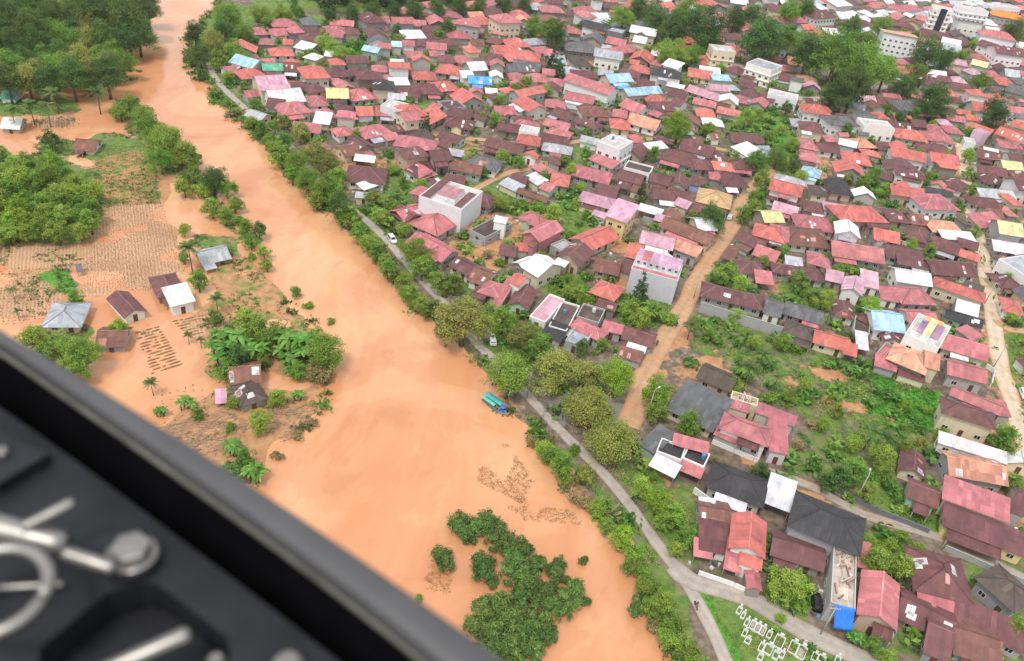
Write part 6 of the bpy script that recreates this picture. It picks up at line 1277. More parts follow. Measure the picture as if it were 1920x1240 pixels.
def make_roof_material(name, seam=True, rough=0.55):
    mt, n, l, p = new_mat(name)
    at = N(n, 'ShaderNodeAttribute', attribute_name='col')
    uv = N(n, 'ShaderNodeUVMap')
    geo = N(n, 'ShaderNodeNewGeometry')
    sep = n.new('ShaderNodeSeparateXYZ'); l.new(uv.outputs[0], sep.inputs[0])
    # sheet-by-sheet variation: 0.9 m wide sheets, 2.4 m long
    fx = math_node(n, l, 'FLOOR', math_node(n, l, 'DIVIDE', sep.outputs[0], 0.92))
    fy = math_node(n, l, 'FLOOR', math_node(n, l, 'DIVIDE', sep.outputs[1], 2.6))
    cmb = n.new('ShaderNodeCombineXYZ'); l.new(fx, cmb.inputs[0]); l.new(fy, cmb.inputs[1])
    wnz = n.new('ShaderNodeTexWhiteNoise'); wnz.noise_dimensions = '3D'
    oi = n.new('ShaderNodeObjectInfo')
    l.new(oi.outputs['Random'], cmb.inputs[2]); l.new(cmb.outputs[0], wnz.inputs['Vector'])
    v1 = ramp(n, [(0, (.82, .82, .82)), (.9, (1.08, 1.08, 1.08)), (1, (1.35, 1.32, 1.3))]); l.new(wnz.outputs['Value'], v1.inputs[0])
    c = mix(n, l, 1.0, at.outputs['Color'], v1.outputs[0], 'MULTIPLY')
    nz = N(n, 'ShaderNodeTexNoise', Scale=.35, Detail=6.0, Roughness=.65); l.new(geo.outputs['Position'], nz.inputs['Vector'])
    r2 = ramp(n, [(.28, (.7, .68, .67)), (.5, (1, 1, 1)), (.74, (1.22, 1.2, 1.18))]); l.new(nz.outputs[0], r2.inputs[0])
    c = mix(n, l, 1.0, c, r2.outputs[0], 'MULTIPLY')
    nr = N(n, 'ShaderNodeTexNoise', Scale=1.1, Detail=8.0, Roughness=.75); l.new(geo.outputs['Position'], nr.inputs['Vector'])
    rr = ramp(n, [(.56, (0, 0, 0)), (.7, (1, 1, 1))]); l.new(nr.outputs[0], rr.inputs[0])
    orn = math_node(n, l, 'MULTIPLY', rr.outputs[0], math_node(n, l, 'MULTIPLY', math_node(n, l, 'FRACT', math_node(n, l, 'MULTIPLY', oi.outputs['Random'], 5.7)), .42))
    c = mix(n, l, orn, c, (.17, .095, .07))
    # rain streaks running down the slope
    mp = N(n, 'ShaderNodeMapping'); mp.inputs['Scale'].default_value = (2.2, .25, 1); l.new(uv.outputs[0], mp.inputs[0])
    n3 = N(n, 'ShaderNodeTexNoise', Scale=1.0, Detail=4.0); l.new(mp.outputs[0], n3.inputs['Vector'])
    r3 = ramp(n, [(.52, (0, 0, 0)), (.75, (1, 1, 1))]); l.new(n3.outputs[0], r3.inputs[0])
    f3 = math_node(n, l, 'MULTIPLY', r3.outputs[0], .26)
    c = mix(n, l, f3, c, (.16, .12, .10))
    l.new(c, p.inputs['Base Color'])
    p.inputs['Roughness'].default_value = rough
    p.inputs['Specular IOR Level'].default_value = .35
    if seam:
        wv = N(n, 'ShaderNodeTexWave', Scale=3.4, Distortion=0.0); wv.bands_direction = 'X'
        l.new(uv.outputs[0], wv.inputs['Vector'])
        bp = N(n, 'ShaderNodeBump', Strength=.35, Distance=.04); l.new(wv.outputs['Fac'], bp.inputs['Height'])
        l.new(bp.outputs[0], p.inputs['Normal'])
    return mt
M_ROOF = make_roof_material('roof_sheet')
M_DECK = make_roof_material('roof_deck', False, .85)

def make_wall_material():
    mt, n, l, p = new_mat('painted_wall')
    at = N(n, 'ShaderNodeAttribute', attribute_name='col')
    geo = N(n, 'ShaderNodeNewGeometry')
    nz = N(n, 'ShaderNodeTexNoise', Scale=.5, Detail=7.0, Roughness=.7); l.new(geo.outputs['Position'], nz.inputs['Vector'])
    r = ramp(n, [(.28, (.84, .82, .79)), (.48, (1, 1, 1))]); l.new(nz.outputs[0], r.inputs[0])
    c = mix(n, l, .8, at.outputs['Color'], r.outputs[0], 'MULTIPLY')
    mp = N(n, 'ShaderNodeMapping'); mp.inputs['Scale'].default_value = (1.2, 1.2, .12); l.new(geo.outputs['Position'], mp.inputs[0])
    n2 = N(n, 'ShaderNodeTexNoise', Scale=1.3, Detail=3.0); l.new(mp.outputs[0], n2.inputs['Vector'])
    r2 = ramp(n, [(.55, (0, 0, 0)), (.88, (.25, .25, .25))]); l.new(n2.outputs[0], r2.inputs[0])
    c = mix(n, l, r2.outputs[0], c, (.2, .17, .14))
    l.new(c, p.inputs['Base Color']); p.inputs['Roughness'].default_value = .9
    return mt
M_WALL = make_wall_material()

def simple(name, col, rough=.6, metal=0.0, noise=0.25, scale=2.0, spec=.5):
    mt, n, l, p = new_mat(name)
    geo = N(n, 'ShaderNodeTexCoord')
    nz = N(n, 'ShaderNodeTexNoise', Scale=scale, Detail=5.0); l.new(geo.outputs['Object'], nz.inputs['Vector'])
    lo = tuple(c * (1 - noise) for c in col); hi = tuple(min(1, c * (1 + noise)) for c in col)
    r = ramp(n, [(.3, lo), (.7, hi)]); l.new(nz.outputs[0], r.inputs[0])
    l.new(r.outputs[0], p.inputs['Base Color'])
    p.inputs['Roughness'].default_value = rough; p.inputs['Metallic'].default_value = metal
    p.inputs['Specular IOR Level'].default_value = spec
    return mt
M_GLASS = simple('window_glass', (.02, .025, .03), .12, 0, .2)
M_FRAME = simple('window_frame', (.6, .58, .55), .6, 0, .1)
M_TANK_O = simple('blue_tank', (.10, .2, .38), .5)
M_DOOR = simple('door_wood', (.12, .06, .035), .6)
M_BARK = simple('bark', (.16, .12, .085), .95, 0, .4, 6)
M_TYRE = simple('tyre_rubber', (.02, .02, .02), .9)
M_CONC = simple('concrete', (.36, .35, .33), .95, 0, .25, .7)
M_WHITE = simple('white_render', (.78, .78, .76), .85, 0, .08, 1.5)

def make_leaf_material():
    mt, n, l, p = new_mat('foliage')
    at = N(n, 'ShaderNodeAttribute', attribute_name='col')
    oi = n.new('ShaderNodeObjectInfo')
    hsv = n.new('ShaderNodeHueSaturation')
    l.new(at.outputs['Color'], hsv.inputs['Color'])
    h = math_node(n, l, 'ADD', math_node(n, l, 'MULTIPLY', oi.outputs['Random'], .03), .485)
    l.new(h, hsv.inputs['Hue'])
    mul = math_node(n, l, 'MULTIPLY', oi.outputs['Random'], 7.31)
    v = math_node(n, l, 'ADD', math_node(n, l, 'MULTIPLY', math_node(n, l, 'FRACT', mul), .45), .8)
    l.new(v, hsv.inputs['Value'])
    l.new(hsv.outputs[0], p.inputs['Base Color'])
    p.inputs['Roughness'].default_value = .55
    p.inputs['Specular IOR Level'].default_value = .3
    tr = n.new('ShaderNodeBsdfTranslucent'); l.new(hsv.outputs[0], tr.inputs['Color'])
    ms = n.new('ShaderNodeMixShader'); ms.inputs[0].default_value = .35
    l.new(p.outputs[0], ms.inputs[1]); l.new(tr.outputs[0], ms.inputs[2])
    l.new(ms.outputs[0], n['Material Output'].inputs['Surface'])
    return mt
M_LEAF = make_leaf_material()

def make_ground_material():
    mt, n, l, p = new_mat('ground_soil_and_grass')
    at = N(n, 'ShaderNodeAttribute', attribute_name='mask')
    sp = n.new('ShaderNodeSeparateColor'); l.new(at.outputs['Color'], sp.inputs[0])
    geo = N(n, 'ShaderNodeNewGeometry')
    def nz(s, d=6.0, r=.6):
        t = N(n, 'ShaderNodeTexNoise', Scale=s, Detail=d, Roughness=r); l.new(geo.outputs['Position'], t.inputs['Vector']); return t.outputs[0]
    n1, n2, n3 = nz(.06), nz(.5), nz(2.5)
    soil = ramp(n, [(.3, (.085, .065, .05)), (.5, (.17, .125, .09)), (.72, (.27, .22, .175))]); l.new(n2, soil.inputs[0])
    grass = ramp(n, [(.25, (.06, .11, .02)), (.5, (.12, .2, .035)), (.75, (.24, .25, .08))]); l.new(n2, grass.inputs[0])
    vivid = ramp(n, [(.3, (.05, .18, .016)), (.7, (.11, .31, .03))]); l.new(n3, vivid.inputs[0])
    mud = ramp(n, [(.3, (.36, .17, .075)), (.7, (.52, .29, .15))]); l.new(n2, mud.inputs[0])
    pav = ramp(n, [(.3, (.16, .145, .135)), (.7, (.25, .23, .21))]); l.new(n3, pav.inputs[0])
    def soft(ch, noise, k=.5):
        a = math_node(n, l, 'ADD', ch, math_node(n, l, 'MULTIPLY', math_node(n, l, 'SUBTRACT', noise, .5), k * 2))
        r = ramp(n, [(.38, (0, 0, 0)), (.62, (1, 1, 1))]); l.new(a, r.inputs[0]); return r.outputs[0]
    c = mix(n, l, soft(sp.outputs[2], n2, .3), soil.outputs[0], pav.outputs[0])
    c = mix(n, l, soft(sp.outputs[1], n2, .5), c, mud.outputs[0])
    n4 = nz(.22, 8.0, .7)
    c = mix(n, l, soft(sp.outputs[0], n4, .85), c, grass.outputs[0])
    c = mix(n, l, soft(at.outputs['Alpha'], n2, .35), c, vivid.outputs[0])
    fat = N(n, 'ShaderNodeAttribute', attribute_name='field')
    fm = N(n, 'ShaderNodeMapping'); fm.inputs['Rotation'].default_value = (0, 0, FURROW); l.new(geo.outputs['Position'], fm.inputs[0])
    fw_ = N(n, 'ShaderNodeTexWave', Scale=.38, Distortion=3.5, Detail=4.0); fw_.bands_direction = 'X'; fw_.inputs['Detail Scale'].default_value = 2.0; l.new(fm.outputs[0], fw_.inputs['Vector'])
    fc = ramp(n, [(.2, (.44, .255, .145)), (.8, (.575, .36, .225))]); l.new(fw_.outputs['Fac'], fc.inputs[0])
    ft = ramp(n, [(.35, (.34, .26, .13)), (.6, (1, 1, 1))]); l.new(n1, ft.inputs[0])
    fcol = mix(n, l, .35, fc.outputs[0], ft.outputs[0], 'MULTIPLY')
    c = mix(n, l, math_node(n, l, 'MULTIPLY', fat.outputs['Fac'], .85), c, fcol)
    l.new(c, p.inputs['Base Color']); p.inputs['Roughness'].default_value = .95
    bp = N(n, 'ShaderNodeBump', Strength=.6, Distance=.25); l.new(n3, bp.inputs['Height']); l.new(bp.outputs[0], p.inputs['Normal'])
    return mt
M_GROUND = make_ground_material()

def make_water_material():
    mt, n, l, p = new_mat('silty_flood_water')
    geo = N(n, 'ShaderNodeNewGeometry')
    mp = N(n, 'ShaderNodeMapping'); mp.inputs['Rotation'].default_value = (0, 0, math.radians(-28)); mp.inputs['Scale'].default_value = (.034, .012, 1)
    l.new(geo.outputs['Position'], mp.inputs[0])
    a = N(n, 'ShaderNodeTexNoise', Scale=1.0, Detail=8.0, Roughness=.6, Distortion=1.6); l.new(mp.outputs[0], a.inputs['Vector'])
    b = N(n, 'ShaderNodeTexNoise', Scale=.017, Detail=9.0, Roughness=.62, Distortion=2.2); l.new(geo.outputs['Position'], b.inputs['Vector'])
    r1 = ramp(n, [(.32, (.54, .235, .108)), (.5, (.58, .272, .135)), (.66, (.625, .32, .17))]); l.new(a.outputs[0], r1.inputs[0])
    r2 = ramp(n, [(.36, (.92, .87, .82)), (.42, (1, 1, 1)), (.5, (1.01, 1.02, 1.02)), (.525, (1.06, 1.14, 1.17)), (.6, (1.07, 1.17, 1.2)), (.63, (1.08, 1.26, 1.27))]); l.new(b.outputs[0], r2.inputs[0])
    c = mix(n, l, 1.0, r1.outputs[0], r2.outputs[0], 'MULTIPLY')
    l.new(c, p.inputs['Base Color'])
    rg = N(n, 'ShaderNodeTexNoise', Scale=.035, Detail=6.0, Distortion=2.0); l.new(geo.outputs['Position'], rg.inputs['Vector'])
    rgr = ramp(n, [(.4, (.03, .03, .03)), (.65, (.2, .2, .2))]); l.new(rg.outputs[0], rgr.inputs[0]); l.new(rgr.outputs[0], p.inputs['Roughness'])
    p.inputs['IOR'].default_value = 1.42
    w1 = N(n, 'ShaderNodeTexNoise', Scale=.9, Detail=4.0, Roughness=.6); l.new(geo.outputs['Position'], w1.inputs['Vector'])
    w2 = N(n, 'ShaderNodeTexNoise', Scale=.13, Detail=4.0, Distortion=1.5); l.new(geo.outputs['Position'], w2.inputs['Vector'])
    hh = math_node(n, l, 'ADD', math_node(n, l, 'MULTIPLY', w1.outputs[0], .25), w2.outputs[0])
    bp = N(n, 'ShaderNodeBump', Strength=.1, Distance=.35); l.new(hh, bp.inputs['Height']); l.new(bp.outputs[0], p.inputs['Normal'])
    return mt
M_WATER = make_water_material()

def make_road_material(name, stops, patch):
    mt, n, l, p = new_mat(name)
    geo = N(n, 'ShaderNodeNewGeometry'); uv = N(n, 'ShaderNodeUVMap')
    a = N(n, 'ShaderNodeTexNoise', Scale=.6, Detail=7.0, Roughness=.65); l.new(geo.outputs['Position'], a.inputs['Vector'])
    r = ramp(n, stops); l.new(a.outputs[0], r.inputs[0])
    b = N(n, 'ShaderNodeTexNoise', Scale=.12, Detail=5.0, Roughness=.7); l.new(geo.outputs['Position'], b.inputs['Vector'])
    rb = ramp(n, [(.5, (0, 0, 0)), (.66, (.8, .8, .8))]); l.new(b.outputs[0], rb.inputs[0])
    c = mix(n, l, rb.outputs[0], r.outputs[0], patch)
    # wheel tracks and dirty edges across the width (u = 0..1)
    sp = n.new('ShaderNodeSeparateXYZ'); l.new(uv.outputs[0], sp.inputs[0])
    e = ramp(n, [(0, (.75, .62, .5)), (.14, (1, 1, 1)), (.3, (1.1, 1.08, 1.05)), (.5, (.93, .93, .93)), (.7, (1.1, 1.08, 1.05)), (.86, (1, 1, 1)), (1, (.75, .62, .5))]); l.new(sp.outputs[0], e.inputs[0])
    c = mix(n, l, .8, c, e.outputs[0], 'MULTIPLY')
    l.new(c, p.inputs['Base Color']); p.inputs['Roughness'].default_value = .85
    bp = N(n, 'ShaderNodeBump', Strength=.4, Distance=.08); l.new(a.outputs[0], bp.inputs['Height']); l.new(bp.outputs[0], p.inputs['Normal'])
    return mt
ROADM = {'asphalt': make_road_material('worn_asphalt', [(.3, (.29, .255, .225)), (.7, (.41, .37, .33))], (.46, .38, .31, 1)),
         'mudroad': make_road_material('wet_mud_road', [(.3, (.40, .23, .125)), (.7, (.52, .33, .2))], (.5, .26, .13, 1)),
         'sandroad': make_road_material('silty_sand_road', [(.3, (.5, .4, .29)), (.7, (.62, .52, .4))], (.45, .27, .12, 1)),
         'concrete': make_road_material('dirty_concrete', [(.3, (.27, .23, .19)), (.7, (.38, .34, .29))], (.38, .24, .14, 1))}

# ------------------------------------------------------------------ mesh helpers
def finish(name, verts, faces, mat, parent=None, cols=None, uvs=None, smooth=False, mats=None, midx=None):
    me = bpy.data.meshes.new(name)
    me.from_pydata([tuple(v) for v in verts], [], faces)
    for mm in (mats or [mat]): me.materials.append(mm)
    if midx is not None: me.polygons.foreach_set('material_index', midx)
    if cols is not None:
        at = me.attributes.new('col', 'FLOAT_COLOR', 'POINT')
        at.data.foreach_set('color', np.asarray(cols, dtype=np.float32).ravel())
    if uvs is not None:
        ul = me.uv_layers.new(name='UVMap')
        ul.data.foreach_set('uv', np.asarray(uvs, dtype=np.float32).ravel())
    if smooth: me.polygons.foreach_set('use_smooth', [True] * len(me.polygons))
    o = bpy.data.objects.new(name, me)
    COL.objects.link(o)
    if parent: o.parent = parent
    return o
class MB:
    """collects faces (own vertices per face), a colour and uv for each"""
    def __init__(s): s.v, s.f, s.c, s.u, s.m = [], [], [], [], []
    def face(s, pts, col=(.5, .5, .5), uv=None, mi=0):
        i = len(s.v); s.v += [tuple(p) for p in pts]; s.f.append(tuple(range(i, i + len(pts))))
        s.c += [tuple(col) + (1,)] * len(pts); s.u += uv if uv else [(p[0], p[1]) for p in pts]; s.m.append(mi)
    def box(s, x0, x1, y0, y1, z0, z1, col=(.5, .5, .5), mi=0, bottom=True):
        p = [(x0, y0, z0), (x1, y0, z0), (x1, y1, z0), (x0, y1, z0), (x0, y0, z1), (x1, y0, z1), (x1, y1, z1), (x0, y1, z1)]
        for q in ((0, 1, 5, 4), (1, 2, 6, 5), (2, 3, 7, 6), (3, 0, 4, 7), (4, 5, 6, 7)) + (((3, 2, 1, 0),) if bottom else ()):
            s.face([p[k] for k in q], col, None, mi)
    def xform(s, ang, dx, dy, dz=0):
        c, n = math.cos(ang), math.sin(ang)
        s.v = [(v[0] * c - v[1] * n + dx, v[0] * n + v[1] * c + dy, v[2] + dz) for v in s.v]
    def build(s, name, mat, parent=None, mats=None, smooth=False):
        return finish(name, s.v, s.f, mat, parent, s.c, s.u, smooth, mats, s.m if mats else None)
def empty(name, loc, rz=0, label=None, cat=None, group=None):
    o = bpy.data.objects.new(name, None); COL.objects.link(o)
    o.location = loc; o.rotation_euler = (0, 0, rz); o.empty_display_size = .5
    tag(o, label, cat, group); return o
def tag(o, label=None, cat=None, group=None, kind=None):
    if label: o['label'] = label
    if cat: o['category'] = cat
    if group: o['group'] = group
    if kind: o['kind'] = kind
    return o
def tube_mesh(pts, rads, seg=8, cap=True):
    v, f = [], []
    pts = [Vector(p) for p in pts]
    for i, p in enumerate(pts):
        d = (pts[min(i + 1, len(pts) - 1)] - pts[max(i - 1, 0)]).normalized()
        a = d.cross(Vector((0, 0, 1)) if abs(d.z) < .9 else Vector((1, 0, 0))).normalized(); b = d.cross(a)
        for k in range(seg):
            t = 2 * math.pi * k / seg
            v.append(p + (a * math.cos(t) + b * math.sin(t)) * rads[i])
    for i in range(len(pts) - 1):
        for k in range(seg):
            f.append((i * seg + k, i * seg + (k + 1) % seg, (i + 1) * seg + (k + 1) % seg, (i + 1) * seg + k))
    if cap:
        f.append(tuple(reversed(range(seg)))); f.append(tuple((len(pts) - 1) * seg + k for k in range(seg)))
    return v, f
def tube(name, pts, rads, mat, parent=None, seg=8):
    v, f = tube_mesh(pts, rads, seg); return finish(name, v, f, mat, parent, None, None, True)

def in_poly(x, y, pl):
    c = np.zeros(x.shape, bool); n = len(pl)
    for i in range(n):
        x1, y1 = pl[i]; x2, y2 = pl[i - 1]
        if y1 == y2: continue
        k = ((y1 > y) != (y2 > y)) & (x < (x2 - x1) * (y - y1) / (y2 - y1) + x1)
        c ^= k
    return c
def vnoise(x, y, s, seed):
    """smooth value noise on a lattice"""
    g = np.random.default_rng(seed).random((257, 257))
    u, v = x / s + 5000.3, y / s + 5000.7
    i, j = np.floor(u).astype(int), np.floor(v).astype(int); a, b = u - i, v - j
    a = a * a * (3 - 2 * a); b = b * b * (3 - 2 * b)
    i0, j0, i1, j1 = i % 256, j % 256, (i + 1) % 256, (j + 1) % 256
    return (g[i0, j0] * (1 - a) + g[i1, j0] * a) * (1 - b) + (g[i0, j1] * (1 - a) + g[i1, j1] * a) * b

# ------------------------------------------------------------------ ground, water, roads
def blur(a, r, times=2):
    for _ in range(times):
        for ax in (0, 1):
            c = np.cumsum(np.pad(a, [(r + 1, r) if k == ax else (0, 0) for k in (0, 1)], mode='edge'), axis=ax)
            n = a.shape[ax]
            hi = np.take(c, np.arange(2 * r + 1, n + 2 * r + 1), axis=ax); lo = np.take(c, np.arange(0, n), axis=ax)
            a = (hi - lo) / (2 * r + 1)
    return a
xs = np.concatenate([[-6000, -3000, -1500, -900, -600], np.arange(-440, 620, 1.5), [700, 900, 1500, 3000, 6000]])
ys = np.concatenate([[-4000, -1500, -500, -150, -20], np.arange(30, 330, 1.1), np.arange(330, 900, 2.0), [960, 1200, 1800, 3500, 8000]])
GX, GY = np.meshgrid(xs, ys)
jx = GX + (vnoise(GX, GY, 6, 1) - .5) * 5 + (vnoise(GX, GY, 2.2, 2) - .5) * 2.2
jy = GY + (vnoise(GX, GY, 6, 3) - .5) * 5 + (vnoise(GX, GY, 2.2, 4) - .5) * 2.2
riv = in_poly(jx, jy, RIVER).astype(float)
left = in_poly(GX, GY, LEFT).astype(float)
Z = np.full(GX.shape, .5)
fl = -.2 + (vnoise(GX, GY, 14, 6) - .5) * .3 + (vnoise(GX, GY, 4, 7) - .5) * .18
Z = np.where(left > 0, fl, Z)
grass = np.zeros(GX.shape); mud = np.zeros(GX.shape); paved = np.zeros(GX.shape); viv = np.zeros(GX.shape); field = np.zeros(GX.shape)
mud[left > 0] = .75
DN = (vnoise(GX, GY, 7, 8) - .5) * .5 + (vnoise(GX, GY, 2.6, 12) - .5) * .3
for pl, h, g, mm in DRY:
    k = in_poly(jx, jy, pl)
    Z[k] = h * .8 + DN[k]; grass[k] = g; mud[k] = mm
Z = blur(Z, 2, 1)
for pl in FIELDS: field[in_poly(GX + (jx - GX) * .25, GY + (jy - GY) * .25, pl)] = 1
rb = blur(riv, 1, 2)
Z = Z * (1 - rb) + -1.6 * rb
bank = np.clip(blur(riv, 4, 2) * 2.2, 0, 1)
mud = np.maximum(mud, bank * .62 * (left == 0))
for pl in GREEN: k = in_poly(jx, jy, pl); grass[k] = .85 if len(pl) < 15 else .58; mud[k] *= .5
for pl in VIVID: viv[in_poly(jx, jy, pl)] = .95
for pl in MUD: k = in_poly(jx, jy, pl); mud[k] = .95; grass[k] *= .3
for pl in PAVED: paved[in_poly(jx, jy, pl)] = .9
outer_land = (GX < -330) | (GY > 880) | (GX > 560)
grass = np.where(outer_land & (riv < .5), .7, grass)
town_soft = vnoise(GX, GY, 22, 9)
grass = np.maximum(grass, np.where((left == 0) & (riv == 0), np.clip((town_soft - .62) * 3, 0, .55), 0))
mud = np.maximum(mud, np.where((left == 0) & (riv == 0), np.clip((vnoise(GX, GY, 30, 10) - .6) * 2.5, 0, .6), 0))
ny, nx = GX.shape
vv = np.stack([GX, GY, Z], -1).reshape(-1, 3)
idx = np.arange(ny * nx).reshape(ny, nx)
quads = np.stack([idx[:-1, :-1], idx[:-1, 1:], idx[1:, 1:], idx[1:, :-1]], -1).reshape(-1, 4)
def np_mesh(name, v, quads, mat, attr=None, aname='col', smooth=False, parent=None):
    me = bpy.data.meshes.new(name)
    k = quads.shape[1]
    me.vertices.add(len(v)); me.vertices.foreach_set('co', np.ascontiguousarray(v, dtype=np.float32).ravel())
    me.loops.add(quads.size); me.loops.foreach_set('vertex_index', np.ascontiguousarray(quads, dtype=np.int32).ravel())
    me.polygons.add(len(quads)); me.polygons.foreach_set('loop_start', np.arange(0, quads.size, k, dtype=np.int32))
    me.polygons.foreach_set('loop_total', np.full(len(quads), k, dtype=np.int32))
    me.update(calc_edges=True)
    if attr is not None:
        at = me.attributes.new(aname, 'FLOAT_COLOR', 'POINT'); at.data.foreach_set('color', np.ascontiguousarray(attr, dtype=np.float32).ravel())
    if smooth: me.polygons.foreach_set('use_smooth', np.ones(len(quads), dtype=bool))
    me.materials.append(mat); me.validate()
    o = bpy.data.objects.new(name, me); COL.objects.link(o)
    if parent: o.parent = parent
    return o
ground = np_mesh('ground', vv, quads, M_GROUND, np.stack([grass, mud, paved, viv], -1).reshape(-1, 4), 'mask', True)
fa = ground.data.attributes.new('field', 'FLOAT', 'POINT'); fa.data.foreach_set('value', field.astype(np.float32).ravel())
tag(ground, 'flat flooded valley ground of soil, mud and grass', kind='structure')
water = finish('river_water', [(-6000, -4000, 0), (6000, -4000, 0), (6000, 8000, 0), (-6000, 8000, 0)], [(0, 1, 2, 3)], M_WATER)
tag(water, 'orange-brown flooded river water', kind='structure')

def ribbon(name, pts, w, z, mat):
    v, f, uv = [], [], []
    P = [Vector((a, b, 0)) for a, b in pts]; L = 0
    rows = []
    for i, p in enumerate(P):
        d = (P[min(i + 1, len(P) - 1)] - P[max(i - 1, 0)]).normalized(); s = Vector((-d.y, d.x, 0))
        ww = w * (1 + .12 * math.sin(i * 1.7) * RND.random())
        rows.append((p + s * ww / 2, p - s * ww / 2)); 
    for a, b in rows: v += [(a.x, a.y, z - .15), (a.x, a.y, z), (b.x, b.y, z), (b.x, b.y, z - .15)]
    for i in range(len(P) - 1):
        dl = (P[i + 1] - P[i]).length
        for k, (u0, u1) in enumerate(((0, 0), (0, 1), (1, 1))):
            f.append((i * 4 + k, (i + 1) * 4 + k, (i + 1) * 4 + k + 1, i * 4 + k + 1)); uv += [(u0, L), (u0, L + dl), (u1, L + dl), (u1, L)]
        L += dl
    o = finish(name, v, f, mat, None, None, uv)
    return o
for i, (nm, mt, w, pts) in enumerate(ROADS):
    o = ribbon(nm, pts, w, .56 + .006 * i, ROADM[mt]); o['kind'] = 'structure'; o['label'] = nm.replace('_', ' ') + ' through the flooded town'

# ------------------------------------------------------------------ houses
PAL = dict(r=(.46, .16, .17), R=(.52, .15, .125), m=(.15, .062, .062), p=(.55, .32, .40), k=(.042, .042, .044), g=(.40, .42, .46), d=(.13, .13, .135),
           w=(.72, .72, .73), b=(.09, .34, .70), c=(.38, .58, .70), o=(.58, .28, .19), s=(.20, .088, .066), y=(.62, .62, .30), t=(.56, .40, .20), e=(.11, .36, .23),
           n=(.095, .07, .06), a=(.75, .28, .035))
WPAL = dict(c=(.66, .58, .42), w=(.80, .79, .77), g=(.38, .38, .38), t=(.5, .38, .28), e=(.45, .6, .46), y=(.72, .56, .26), p=(.62, .42, .52), b=(.3, .42, .65), r=(.45, .2, .2), d=(.16, .17, .19), l=(.55, .57, .6))
WIN_MESH = {}
def window_mesh():
    if 'w' not in WIN_MESH:
        b = MB(); f = .09
        b.box(-.5, .5, -.05, 0, -.5, -.5 + f, (.6, .6, .6), 0); b.box(-.5, .5, -.05, 0, .5 - f, .5, (.6, .6, .6), 0)
        b.box(-.5, -.5 + f, -.05, 0, -.5 + f, .5 - f, (.6, .6, .6), 0); b.box(.5 - f, .5, -.05, 0, -.5 + f, .5 - f, (.6, .6, .6), 0)
        b.box(-.03, .03, -.045, 0, -.5 + f, .5 - f, (.6, .6, .6), 0)
        b.face([(-.5 + f, -.015, -.5 + f), (.5 - f, -.015, -.5 + f), (.5 - f, -.015, .5 - f), (-.5 + f, -.015, .5 - f)], (.02, .02, .02), None, 1)
        o = b.build('window', None, None, [M_FRAME, M_GLASS]); WIN_MESH['w'] = o.data; COL.objects.unlink(o); bpy.data.objects.remove(o)
        d = MB(); d.box(-.5, .5, -.06, 0, -.5, .5, (.2, .1, .06), 0); d.box(-.36, .36, -.075, -.06, -.4, -.05, (.2, .1, .06), 0); d.box(-.36, .36, -.075, -.06, .05, .42, (.2, .1, .06), 0)
        o = d.build('door', M_DOOR); WIN_MESH['d'] = o.data; COL.objects.unlink(o); bpy.data.objects.remove(o)
    return WIN_MESH
def roof_faces(form, w, d, h):
    """top faces of a roof as point lists, plus the ridge lines; eaves at height h"""
    X, Y = w / 2, d / 2
    a, b, c, e = (-X, -Y, h), (X, -Y, h), (X, Y, h), (-X, Y, h)
    if form == 'G':
        r = min(.46 * Y, 2.9); p, q = (-X, 0, h + r), (X, 0, h + r)
        return [[a, b, q, p], [c, e, p, q]], [(p, q)], r
    if form == 'X':
        r = min(.5 * X, 3.0); p, q = (0, -Y, h + r), (0, Y, h + r)
        return [[e, a, p, q], [b, c, q, p]], [(p, q)], r
    if form in 'HY':
        r = min(.47 * min(X, Y), 3.0)
        if form == 'Y': r = .62 * min(X, Y)
        if X >= Y:
            k = max(X - Y * (.92 if form == 'H' else 1), .05) if form == 'H' else .05
            p, q = (-k, 0, h + r), (k, 0, h + r)
            return [[a, b, q, p], [b, c, q], [c, e, p, q], [e, a, p]], [(p, q), (a, p), (b, q), (c, q), (e, p)], r
        k = max(Y - X * .92, .05); p, q = (0, -k, h + r), (0, k, h + r)
        return [[e, a, p, q], [a, b, p], [b, c, q, p], [c, e, q]], [(p, q), (a, p), (b, p), (c, q), (e, q)], r
    if form == 'S':
        r = min(.2 * d, 1.8); c, e = (X, Y, h + r), (-X, Y, h + r)
        return [[a, b, c, e]], [], r
    r = min(.2 * d, 1.8); a, b = (-X, -Y, h + r), (X, -Y, h + r)
    return [[a, b, c, e]], [], r
def slope_uv(pts):
    p = [Vector(q) for q in pts]; n = (p[1] - p[0]).cross(p[2] - p[0]).normalized()
    u = Vector((0, 0, 1)).cross(n)
    u = u.normalized() if u.length > 1e-4 else (p[1] - p[0]).normalized()
    v = n.cross(u)
    return [(q.dot(u), q.dot(v)) for q in p]
def roof_mb(form, w, d, h, col, th=.13):
    mb = MB(); tops, ridges, r = roof_faces(form, w, d, h)
    edges = {}
    for f in tops:
        mb.face(f, col, slope_uv(f)); mb.face([(p[0], p[1], p[2] - th) for p in reversed(f)], (.3, .28, .26))
        for i in range(len(f)):
            k = frozenset((f[i], f[(i + 1) % len(f)])); edges.setdefault(k, []).append((f[i], f[(i + 1) % len(f)]))
    for k, l in edges.items():
        if len(l) == 1:
            p, q = l[0]; mb.face([p, (p[0], p[1], p[2] - th), (q[0], q[1], q[2] - th), q], tuple(min(1, c * 1.15 + .03) for c in col))
    return mb, ridges, r
